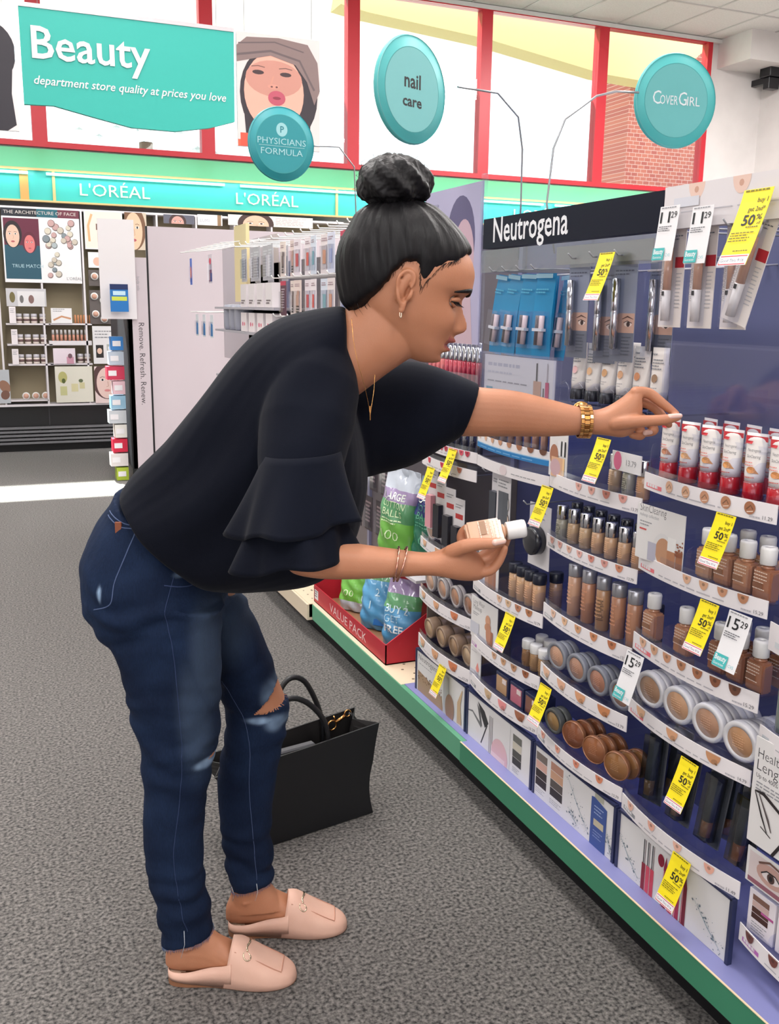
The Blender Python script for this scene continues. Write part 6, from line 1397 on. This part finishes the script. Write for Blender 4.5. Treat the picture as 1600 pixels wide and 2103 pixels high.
for k in range(170):   # baby hairs lying along the hairline
    f = -.09+.16*r.random(); h = hline(f)+.013; ln = .004+.009*r.random(); dx = (-.5 if f > .03 else .35)*ln*r.random(); cu = (r.random()-.5)*.006
    P3 = []
    for t in (0, .5, 1): ff_, hh_ = f+dx*t+cu*sin(pi*t), h-ln*t; P3.append(HD(ff_, -surfy(ff_, hh_)-.0012+.0006*t, hh_))
    b.tube(P3, [.0004, .0003, .0001], hair, 4)
b.build('hairline_strands', per)
tie = [bc+Vector((.035*cos(a), .035*sin(a), -.047)) for a in [2*pi*i/24 for i in range(24)]]
MB().tube(tie, .006, mat('hair_tie', (24, 24, 34), .5), 8, True).build('hair_tie', hb_)
e = Vector(HD(.005, -.078, -.036)); MB().tube([e+Vector((.0015*cos(a), .0, .0055*sin(a))) for a in [2*pi*i/14 for i in range(14)]], .0011, mat('pearl_gold', (236, 214, 190), .15, .9), 6, True).build('earring', per)

# ---- jeans
J = MB()
J.rings(resec([((-0.5154,1.0143), (-0.3568,0.8959), 1.8, .135), ((-0.5296,0.9894), (-0.334,0.8621), 1.8, .148), ((-0.5597,0.946), (-0.3254,0.8278), 1.8, .16), ((-0.583,0.8925), (-0.3194,0.7962), 1.8, .172), ((-0.587,0.8338), (-0.3239,0.7663), 1.8, .172), ((-0.5741,0.7695), (-0.3418,0.7379), 1.8, .155), ((-0.5437,0.7248), (-0.3615,0.7175), 1.8, .12)], 4), SK)
LG = [((-0.548,0.8494), (-0.3083,0.8057), 1.722, .086), ((-0.537,0.7849), (-0.3156,0.7692), 1.72, .084), ((-0.5095,0.7085), (-0.3151,0.7115), 1.718, .08), ((-0.4908,0.6108), (-0.3192,0.6134), 1.72, .07), ((-0.4757,0.4957), (-0.3298,0.5133), 1.725, .06), ((-0.4727,0.4105), (-0.3487,0.4385), 1.73, .056), ((-0.4795,0.3445), (-0.3607,0.3463), 1.735, .055), ((-0.4759,0.2448), (-0.3645,0.2411), 1.74, .05), ((-0.465,0.1759), (-0.3572,0.1776), 1.743, .046), ((-0.4556,0.1113), (-0.3504,0.132), 1.745, .045), ((-0.4538,0.0786), (-0.349,0.1051), 1.745, .046)]
J.rings(resec(LG, 5), SK)
LF = [((-0.412,0.806), (-0.3018,0.7923), 1.87, .08), ((-0.3723,0.6995), (-0.2591,0.6907), 1.878, .076), ((-0.3507,0.5934), (-0.229,0.6006), 1.885, .068), ((-0.3409,0.5285), (-0.2111,0.5522), 1.887, .06), ((-0.3401,0.4736), (-0.2096,0.4976), 1.888, .056), ((-0.3576,0.3842), (-0.2268,0.4143), 1.89, .054), ((-0.3569,0.2647), (-0.2449,0.2896), 1.893, .048), ((-0.3473,0.1715), (-0.2472,0.1848), 1.895, .043), ((-0.3359,0.1052), (-0.2447,0.1281), 1.895, .042)]
J.rings(resec(LF, 5), SK)
jm = fuse(J, .0035, 4, .5)
def denim():
    m = mat('denim', (19, 31, 56), .85, spec=.15, rgb2=(36, 54, 86), scale=7, detail=3, ramp=(.3, .75))
    nt = m.node_tree; N = nt.nodes; L = nt.links; p = N['Principled BSDF']; r = p.inputs['Base Color'].links[0].from_socket
    tc = N.new('ShaderNodeTexCoord'); mp = N.new('ShaderNodeMapping'); mp.inputs['Scale'].default_value = (1, 1, .25); L.new(tc.outputs['Object'], mp.inputs[0])
    n2 = N.new('ShaderNodeTexNoise'); n2.inputs['Scale'].default_value = 420; n2.inputs['Detail'].default_value = 3; L.new(mp.outputs[0], n2.inputs[0])
    mx = N.new('ShaderNodeMix'); mx.data_type = 'RGBA'; mx.blend_type = 'MULTIPLY'; mx.inputs[0].default_value = .55
    L.new(r, mx.inputs[6]); L.new(n2.outputs[0], mx.inputs[7]); 
    at = N.new('ShaderNodeAttribute'); at.attribute_name = 'wear'
    m2 = N.new('ShaderNodeMix'); m2.data_type = 'RGBA'; L.new(at.outputs['Fac'], m2.inputs[0]); L.new(mx.outputs[2], m2.inputs[6]); m2.inputs[7].default_value = lin((150, 176, 206))
    L.new(m2.outputs[2], p.inputs['Base Color'])
    b = N.new('ShaderNodeBump'); b.inputs['Distance'].default_value = .0006; L.new(n2.outputs[0], b.inputs['Height']); L.new(b.outputs[0], p.inputs['Normal'])
    return m
dn = denim()
co = hcoord(jm); s_ = co[:, 0]+PS; w_ = co[:, 1]+PW; z_ = co[:, 2]
wear = np.zeros(len(co))
def blob(c, rs, rz, k, near=None):
    g = np.exp(-(((s_-c[0])/rs)**2+((z_-c[1])/rz)**2)**2)
    if near is not None: g = g*((w_ < 1.8) if near else (w_ > 1.8))
    return k*g
nz = np.array([noise.noise(Vector(c)*60)*.5+.5 for c in co])
for c, rs, rz, k, nr in (((-0.3395,0.5028), .024, .011, .9, True), ((-0.2567,0.5277), .03, .007, .95, False), ((-0.2264,0.5195), .022, .016, .6, False), ((-0.5153,0.8524), .004, .014, .9, True), ((-0.3694,0.9071), .012, .004, .7, True), ((-0.3718,0.8846), .014, .006, .6, True), ((-0.3226,0.759), .05, .1, .10, False), ((-0.3299,0.7301), .03, .12, .12, True), ((-0.3557,0.6056), .03, .12, .10, True), ((-0.2358,0.5819), .02, .03, .35, False)):
    wear = np.maximum(wear, blob(c, rs, rz, k, nr)*(nz*.8+.4 if k > .3 else 1))
at = jm.attributes.new('wear', 'FLOAT', 'POINT'); at.data.foreach_set('value', np.clip(wear, 0, 1))
jm.materials.append(dn); jm.materials.append(skin); jm.materials.append(mat('frayed_white', (200, 210, 224), .9))
def inpoly(P, x, y):
    c = np.zeros(len(x), bool); n = len(P)
    for i in range(n):
        x0, y0 = P[i]; x1, y1 = P[(i+1) % n]
        q = ((y0 > y) != (y1 > y)) & (x < (x1-x0)*(y-y0)/((y1-y0) or 1e-9)+x0); c ^= q
    return c
hole1 = [(-0.2712,0.5427), (-0.2498,0.5645), (-0.2224,0.6032), (-0.1895,0.6037), (-0.1898,0.5633), (-0.225,0.5488), (-0.2552,0.5408)]
hole2 = [(-0.3366,0.5078), (-0.3205,0.526), (-0.3066,0.5282), (-0.3087,0.5182), (-0.3256,0.506)]
hm_ = np.zeros(len(co), int)
hm_[inpoly(hole1, s_, z_) & (w_ > 1.8)] = 1; hm_[inpoly(hole2, s_, z_) & (w_ < 1.8)] = 1
lv = np.array([p.vertices[0] for p in jm.polygons]); jm.polygons.foreach_set('material_index', hm_[lv].astype(np.int32))
jn = put('jeans', jm, per)
# push the torn holes in so that the knee shows as a recess
nn = nrmls(jm)
for i in range(len(co)):
    if hm_[i] == 1: co[i] -= nn[i]*.003
    else:
        s0, w0, z0 = co[i][0]+PS, co[i][1]+PW, co[i][2]; k = gau(z0, .53, .09)*.0035+gau(z0, .17, .07)*.0035+gau(z0, .80, .06)*.003+.0008
        co[i] += nn[i]*k*(sin(z0*95+6*noise.noise((s0*9, w0*9, z0*9)))*.8+noise.noise((s0*18, w0*18, z0*40)))
setco(jm, co)
def onmesh(me, s, w_side, z):
    """nearest point of the mesh seen from the side at (s, z)"""
    from mathutils.bvhtree import BVHTree
    if not hasattr(onmesh, 'c'): onmesh.c = {}
    if me.name not in onmesh.c: onmesh.c[me.name] = BVHTree.FromPolygons([v.co[:] for v in me.vertices], [p.vertices[:] for p in me.polygons])
    o = Vector((s-PS, w_side-PW, z)); h = onmesh.c[me.name].ray_cast(o, Vector((0, 1, 0)))
    return h[0] if h[0] else None
def seam(me, pts, r, m, name, par, w0=.9, k=10):
    P = []
    for i in range(len(pts)-1):
        a, b_, c, d = [np.array(pts[max(0, min(len(pts)-1, q))]) for q in (i-1, i, i+1, i+2)]
        for j in range(k): t = j/k; P.append(tuple(.5*(2*b_+(c-a)*t+(2*a-5*b_+4*c-d)*t*t+(3*b_-a-3*c+d)*t**3)))
    P.append(pts[-1]); Q = [onmesh(me, s, w0, z) for s, z in P]; Q = [q for q in Q if q is not None]
    if len(Q) > 2: MB().tube(Q, r, m, 5).build(name, par)
th = mat('seam_thread', (50, 66, 104), .8); th2 = mat('seam_light', (76, 92, 128), .8)
seam(jm, [(-0.3743,0.9427), (-0.3853,0.8828), (-0.3978,0.8193), (-0.3869,0.7553), (-0.3819,0.6342), (-0.383,0.5221), (-0.3949,0.416), (-0.4101,0.3062), (-0.4025,0.1931), (-0.3917,0.1334)], .0006, th, 'side_seam', jn)
seam(jm, [(-0.3336,0.6179), (-0.3004,0.5555), (-0.2814,0.4764), (-0.2846,0.3729), (-0.2797,0.2549), (-0.2744,0.1507)], .0006, th2, 'inner_seam', jn, w0=1.79)
seam(jm, [(-0.5133,0.9827), (-0.4809,0.9695), (-0.4536,0.9646), (-0.4636,0.9325), (-0.485,0.8784), (-0.4939,0.8375), (-0.5286,0.8215)], .0011, th2, 'back_pocket_seam', jn)
seam(jm, [(-0.5113,0.9898), (-0.478,0.9766), (-0.4516,0.9717)], .0011, th2, 'back_pocket_hem', jn)
seam(jm, [(-0.4004,0.8691), (-0.3617,0.8607), (-0.3184,0.8646)], .0012, th, 'front_pocket_seam', jn)
seam(jm, [(-0.4938,1.0248), (-0.4568,0.9923), (-0.4209,0.9642)], .0016, th, 'waistband_seam', jn)
q = onmesh(jm, *((-0.4844,0.9677)[0], .9, (-0.4844,0.9677)[1]))
if q: MB().box(q.x-.006, q.x+.006, q.y-.003, q.y+.001, q.z-.011, q.z+.011, mat('leather_patch', (134, 72, 44), .6)).build('leather_tab', jn, bev=.001)
q = onmesh(jm, *((-0.3875,0.9354)[0], .9, (-0.3875,0.9354)[1]))
if q: MB().lathe([(.001, -.0015), (.004, -.0015), (.0045, .001)], mat('copper', (180, 130, 90), .3, 1), 12, tuple(q), 'y').build('rivet', jn)
r = random.Random(9)
for S_, n_, TH_ in ((LG[-1], 150, (((-0.3972,1.695,0.1401), (-0.4062,1.7,0.0746)), ((-0.441,1.72,0.1071), (-0.4464,1.72,0.0657)))), (LF[-1], 130, (((-0.2741,1.85,0.1455), (-0.2786,1.855,0.1011)), ((-0.3312,1.87,0.1233), (-0.3297,1.87,0.0901))))):
    fr = MB()
    for k in range(n_):
        a = 2*pi*k/n_; ring = sec(S_[0], S_[1], S_[2], S_[3]*1.0, n=n_)[k]; v = Vector(ring); fr.tube([v+Vector((0, 0, .004)), v+Vector(((r.random()-.5)*.004, (r.random()-.5)*.004, -.001-.006*r.random()**2))], [.0005, .0002], K(60, 84, 124), 4)
    for p, q in TH_: fr.tube([L3(p), Vector((Vector(L3(p))+Vector(L3(q)))/2)+Vector((.004, 0, 0)), L3(q)], [.0007, .0006, .0004], K(206, 212, 220), 5)
    fr.build('frayed_hem', jn)

# ---- blouse: body, both sleeves fused, then the ruffles
BL_ = MB(); bcl = mat('blouse_cloth', (10, 13, 24), .85, spec=.1, rgb2=(13, 17, 29), scale=3, bump=.0002, bscale=900, sheen=.04)
S = [((-0.4952,1.0127), (-0.3901,0.9005), 1.79, .13), ((-0.4985,1.022), (-0.3216,0.8386), 1.785, .158), ((-0.4723,1.055), (-0.2232,0.8313), 1.782, .165), ((-0.4386,1.0856), (-0.1473,0.847), 1.775, .168), ((-0.4068,1.1153), (-0.1007,0.8785), 1.768, .168), ((-0.3671,1.1657), (-0.0709,0.9292), 1.76, .17), ((-0.3302,1.2134), (-0.0529,0.9858), 1.755, .175), ((-0.2866,1.2672), (-0.0413,1.0434), 1.752, .18), ((-0.2403,1.3127), (-0.0445,1.0979), 1.75, .185), ((-0.1909,1.3418), (-0.0571,1.144), 1.748, .175), ((-0.1416,1.3543), (-0.0654,1.177), 1.74, .145), ((-0.1062,1.3582), (-0.0699,1.2074), 1.72, .11), ((-0.0833,1.3585), (-0.07,1.221), 1.70, .078)]
BL_.rings(resec(S, 4, e=2.4), SK)
# near sleeve from shoulder down over the upper arm
def tubesec(pts): BL_.limb([L3(p) for p in pts[0]], pts[1], SK, 28, 6)
tubesec((((-0.1259,1.68,1.2813), (-0.133,1.63,1.2226), (-0.1392,1.585,1.162), (-0.145,1.54,1.0999)), [.06, .078, .078, .068]))
# far shoulder and wide far sleeve
S = [((-0.0963,1.2425), (-0.1053,1.112), 1.80, .07), ((-0.0318,1.2501), (-0.0534,1.0445), 1.83, .075), ((0.0239,1.2595), (-0.0155,1.0472), 1.855, .08), ((0.0711,1.2522), (0.0466,1.059), 1.868, .078), ((0.1232,1.2362), (0.108,1.0957), 1.87, .07), ((0.1699,1.2172), (0.1371,1.1153), 1.868, .06)]
BL_.rings(resec(S, 5, e=2.2), SK)
bm_ = fuse(BL_, .004, 6, .5)
# drape folds
co = hcoord(bm_); nn = nrmls(bm_)
for i in range(len(co)):
    s0, w0, z0 = co[i][0]+PS, co[i][1]+PW, co[i][2]; u = (s0+.5)*.72+(z0-1.02)*.69; vv = -(s0+.5)*.69+(z0-1.02)*.72
    f_ = .0045*sin(vv*52+2*sin(u*9))*math.exp(-((u-.2)/.2)**2)+.005*noise.noise((vv*16, u*5, w0*4))
    if s0 > .12: f_ *= .2
    co[i] += nn[i]*f_
setco(bm_, co)
bm_.materials.append(bcl); blo = put('blouse', bm_, per)
def ruffle(top, bot, waves, amp, ph, name, th=.0018, fold=None):
    """flared flounce between an upper ring and a wavy lower hem; both given as (centre, half s, half w, tilt)"""
    n, m = 72, 14; O = []
    for j in range(m+1):
        t = j/m; e_ = t**.9; ring = []
        for i in range(n):
            a = 2*pi*i/n
            c = [top[0][k]*(1-e_)+bot[0][k]*e_ for k in range(3)]; rs = top[1]*(1-e_)+bot[1]*e_; rw = top[2]*(1-e_)+bot[2]*e_
            wv = 1+amp*t**1.3*sin(waves*a+ph)+amp*.4*t*sin((waves*2+1)*a+ph*2)
            tz = (top[3]*(1-e_)+bot[3]*e_)*cos(a)+amp*.09*t*sin(waves*a+ph+1.2)*.5
            ring.append(Vector(L3((c[0]+rs*cos(a)*wv, c[1]+rw*sin(a)*wv, c[2]+tz))))
        O.append(ring)
    b = MB(); cI = [[p+(Vector(L3((top[0][0], top[0][1], p.z)))-p).normalized()*th for p in ring] for ring in O]
    R = O+cI[::-1]; b.rings(R, bcl, True, cap=False, closed=True); return b.build(name, blo)
c0 = (-0.1408,1.53,1.1294); c1 = (-0.1542,1.5,1.014); c2 = (-0.1504,1.49,0.9618)
ruffle((c0, .062, .062, .004), (c1, .098, .088, .012), 4, .13, 2.1, 'upper_ruffle')
ruffle(((-0.147,1.51,1.0694), .06, .06, 0), (c2, .094, .082, .014), 4, .13, .4, 'lower_ruffle')
# necklace
nk = [(-0.0672,1.615,1.3407), (-0.0631,1.6,1.3056), (-0.0555,1.595,1.2704), (-0.045,1.6,1.2343), (-0.0376,1.61,1.1996), (-0.035,1.612,1.1782)]
MB().limb([L3(p) for p in nk], [.0005]*6, GOLD, 5, 4).build('necklace', per)
nk = [(-0.0281,1.64,1.2479), (-0.0293,1.63,1.224), (-0.0328,1.615,1.1967), (-0.035,1.612,1.1782)]
o = MB().limb([L3(p) for p in nk], [.0005]*4, GOLD, 5, 4).limb([L3((-0.0352,1.612,1.197)), L3((-0.035,1.612,1.1749))], [.0012, .0012], GOLD, 6, 2).build('necklace_pendant', per)
# watch on the far wrist
def band(c0, c1, w, rw, extra=.0025, n=40):
    c = ((c0[0]+c1[0])/2, (c0[1]+c1[1])/2); h = math.hypot(c0[0]-c1[0], c0[1]-c1[1])/2+extra
    return [(c[0], w+(rw+extra)*cos(2*pi*i/n), c[1]+h*sin(2*pi*i/n)) for i in range(n)]
wc0, wc1 = (0.369,1.177), (0.3719,1.1255)
ww = MB(); P_ = band(wc0, wc1, 1.838, .0285, .003, 22); hw = .0115
wt = put('watch', None, per)
dkg = mat('gold_dark', (150, 96, 50), .3, 1)  # darker gold for alternate centre links
for i in range(22):
    a, c = P_[i], P_[(i+1) % 22]; A_, C_ = Vector(L3(a)), Vector(L3(c)); d = (C_-A_)*.46; mid = (A_+C_)/2; up_ = (mid-Vector(L3(((wc0[0]+wc1[0])/2, 1.838, (wc0[1]+wc1[1])/2)))).normalized()
    for x0, x1, sh, m in ((-hw, -hw*.45, 0, GOLD), (-hw*.42, hw*.42, .5, dkg if i % 2 else GOLD), (hw*.45, hw, 0, GOLD)):
        o_ = (C_-A_)*sh*.5; vs = []
        for q in (-1, 1):
            for y_ in (0, 1):
                for xx in (x0, x1): vs.append(mid+o_+d*q+up_*(.0012+.0022*y_)+Vector((xx, 0, 0)))
        ww.add(vs, [(0, 1, 3, 2), (4, 6, 7, 5), (0, 4, 5, 1), (2, 3, 7, 6), (0, 2, 6, 4), (1, 5, 7, 3)], m)
ww.build('watch_band', wt, bev=.0004)
cc = L3(((wc0[0]+wc1[0])/2, 1.838+.034, wc0[1]-.008)); MB().lathe([(.001, -.004), (.017, -.004), (.018, -.001), (.017, .003), (.001, .0035)], GOLD, 28, cc, 'y').build('watch_case', wt)
# bracelets on the near wrist
bw_ = MB()
for dx, tl in ((-.003, .004), (.006, .008)):
    P_ = band((0.0148,0.9836), (0.0156,0.9351), 1.491, .028, .003, 46)
    P_ = [L3((p[0]+dx+tl*sin(2*pi*i/46), p[1], p[2]-.002)) for i, p in enumerate(P_)]
    MB().tube(P_, [.0019 if i % 2 else .0013 for i in range(46)], mat('rose_gold', (226, 170, 150), .22, 1), 6, True).build('bracelet', per)
# finger nails
nail = mat('nail', (232, 190, 176), .2, coat=.6)
for p, q in (((0.1659,1.459,1.003), (0.1791,1.462,1.0048)), ((0.5217,1.794,1.1675), (0.5415,1.797,1.1692)), ((0.4868,1.826,1.1327), (0.4966,1.828,1.1335))):
    MB().limb([L3(p), L3(q)], [.0056, .0046], nail, 10, 3).build('fingernail', per)
# ---- mules
pk = mat('blush_leather', (226, 180, 160), .5, rgb2=(230, 186, 166), scale=30, bump=.0002, bscale=700); sole = mat('stacked_heel', (146, 100, 72), .55); ins = mat('insole', (236, 206, 180), .6)
OUT = [(0, .006), (.004, .02), (.015, .029), (.04, .033), (.07, .032), (.1, .032), (.13, .036), (.17, .042), (.2, .0425), (.225, .038), (.243, .0305), (.254, .022), (.2605, .013), (.2635, .004)]
def shw(x): return interp(x, OUT)
def outline(g=0, n=26, x0=0, x1=.2635):
    P = [(x0+(x1-x0)*(.5-.5*cos(pi*i/n)), 0) for i in range(n+1)]
    return [(x, -(shw(x)+g)) for x, _ in P]+[(x, shw(x)+g) for x, _ in P[::-1]]
def upz(x): return interp(x, [(.0, .052), (.03, .046), (.09, .048), (.118, .088), (.135, .09), (.15, .084), (.18, .067), (.21, .05), (.235, .038), (.252, .029), (.2605, .021), (.2635, .013)])
def mule(s0, w0, rot, nm):
    sh = put('shoe', None, per, L3((s0, w0, 0)), rz=rot)
    MB().prism(outline(.001), lambda u, v, n: (u, v, n+(.012*max(0, 1-u/.1) if n > .0 else 0)), 0, .006, sole).prism([(0.001, -.012), (.01, -.026), (.03, -.031), (.062, -.031), (.062, .031), (.03, .031), (.01, .026), (.001, .012)], lambda u, v, n: (u, v, n), 0, .022, sole).build('sole', sh, bev=.001)
    MB().prism(outline(-.002), lambda u, v, n: (u, v, n+.014*max(0, 1-u/.1)), .006, .012, ins).build('insole', sh)
    # low side walls running back to the heel
    b = MB(); n = 40
    def wall(x, s, g, z): return (x, s*(shw(x)+g), z)
    for s in (-1, 1):
        R = []
        for i in range(n+1):
            x = .001+.134*i/n; zt = interp(x, [(0, .034), (.02, .033), (.05, .036), (.09, .046), (.12, .052), (.135, .058)])
            R.append([wall(x, s, .0035, .004+.012*max(0, 1-x/.1)), wall(x, s, .004, (zt+.01)/2), wall(x, s, .001, zt), wall(x, s, -.0012, zt-.001), wall(x, s, .001, .008+.012*max(0, 1-x/.1))])
        b.rings(R, pk, True)
    # closed vamp
    R = []
    for i in range(34):
        x = .118+.1455*sin(pi/2*i/33); xx = min(x, .2634); top = upz(max(x, .13)); ring = []; ww_ = shw(xx)+.004*min(1, (.2636-xx)/.01+.1)
        for k in range(25):
            a = pi*k/24; c_ = cos(a); q = sin(a)**.62
            z_k = .004+(top-.004)*q; y_k = ww_*math.copysign(abs(c_)**.75, c_)
            xk = x+.015*q*max(0, 1-i/12)
            ring.append((xk, y_k, z_k))
        R.append(ring)
    ri = [[(x_, y_*.93, max(.003, z_-.0022)) for x_, y_, z_ in ring] for ring in R]
    b.rings([R[i]+ri[i][::-1] for i in range(34)], pk, True)
    b.build('upper', sh)
    def vz(x, y):
        ww_ = shw(x)+.004; q = sin(math.acos(min(1, (abs(y)/ww_)**(1/.75))))**.62; return .004+(upz(x)-.004)*q
    # raised apron seam
    ap = []
    for k in range(31):
        t = -1+2*k/30; x = .236-.02*abs(t)**6-(.075*max(0, abs(t)-.6)/.4); y = .0275*math.copysign(min(1, abs(t)*1.6), t); ap.append((x, y, vz(x, y)+.0004))
    MB().tube(ap, .0011, mat('apron_seam', (196, 140, 118), .6), 6).build('apron_seam', sh)
    # snaffle bit across the instep
    bx = .166; b = MB()
    b.tube([(bx-.002*sin(k*.8), .021*(k-4)/4, vz(bx, .021*(k-4)/4)+.0042) for k in range(9)], [.002, .0024, .0018, .0026, .002, .0026, .0018, .0024, .002], CHROMEG, 8)
    for s in (-1, 1): b.tube([(bx+.0075*cos(a), s*.0275+.0065*sin(a), vz(bx+.0075*cos(a), s*.0275+.0065*sin(a))+.002) for a in [2*pi*i/16 for i in range(16)]], .0016, CHROMEG, 6, True)
    b.build('horsebit', sh)
CHROMEG = mat('soft_gold', (214, 196, 170), .18, 1)
for i, (s0, w0, rr) in enumerate(SHOE): mule(s0, w0, rr, i)
# ---- the bottle she holds
P0, P1 = Vector((0.1235,1.492,1.0023)), Vector((0.2002,1.5,1.0143))
ax_ = (P1-P0).normalized(); wv = Vector((sin(YAW), cos(YAW), 0)); fv = Vector((cos(YAW), -sin(YAW), 0))
def wld(p): return fv*p[0]+wv*p[1]+Vector((0, 0, p[2]))
o = BOT[0].o.copy(); COL.objects.link(o); o.name = 'held_bottle'; o['label'] = 'square beige foundation bottle with cream cap held in her near hand'
if 'group' in o: del o['group']
for ch in BOT[0].o.children: d = ch.copy(); COL.objects.link(d); d.parent = o
zax = wld(ax_).normalized(); xax = (-wv+Vector((0, 0, .75))).normalized(); xax = -((xax-zax*xax.dot(zax)).normalized()); yax = zax.cross(xax)
o.matrix_world = Matrix.Translation(wld(P0)) @ Matrix((xax, yax, zax)).transposed().to_4x4()
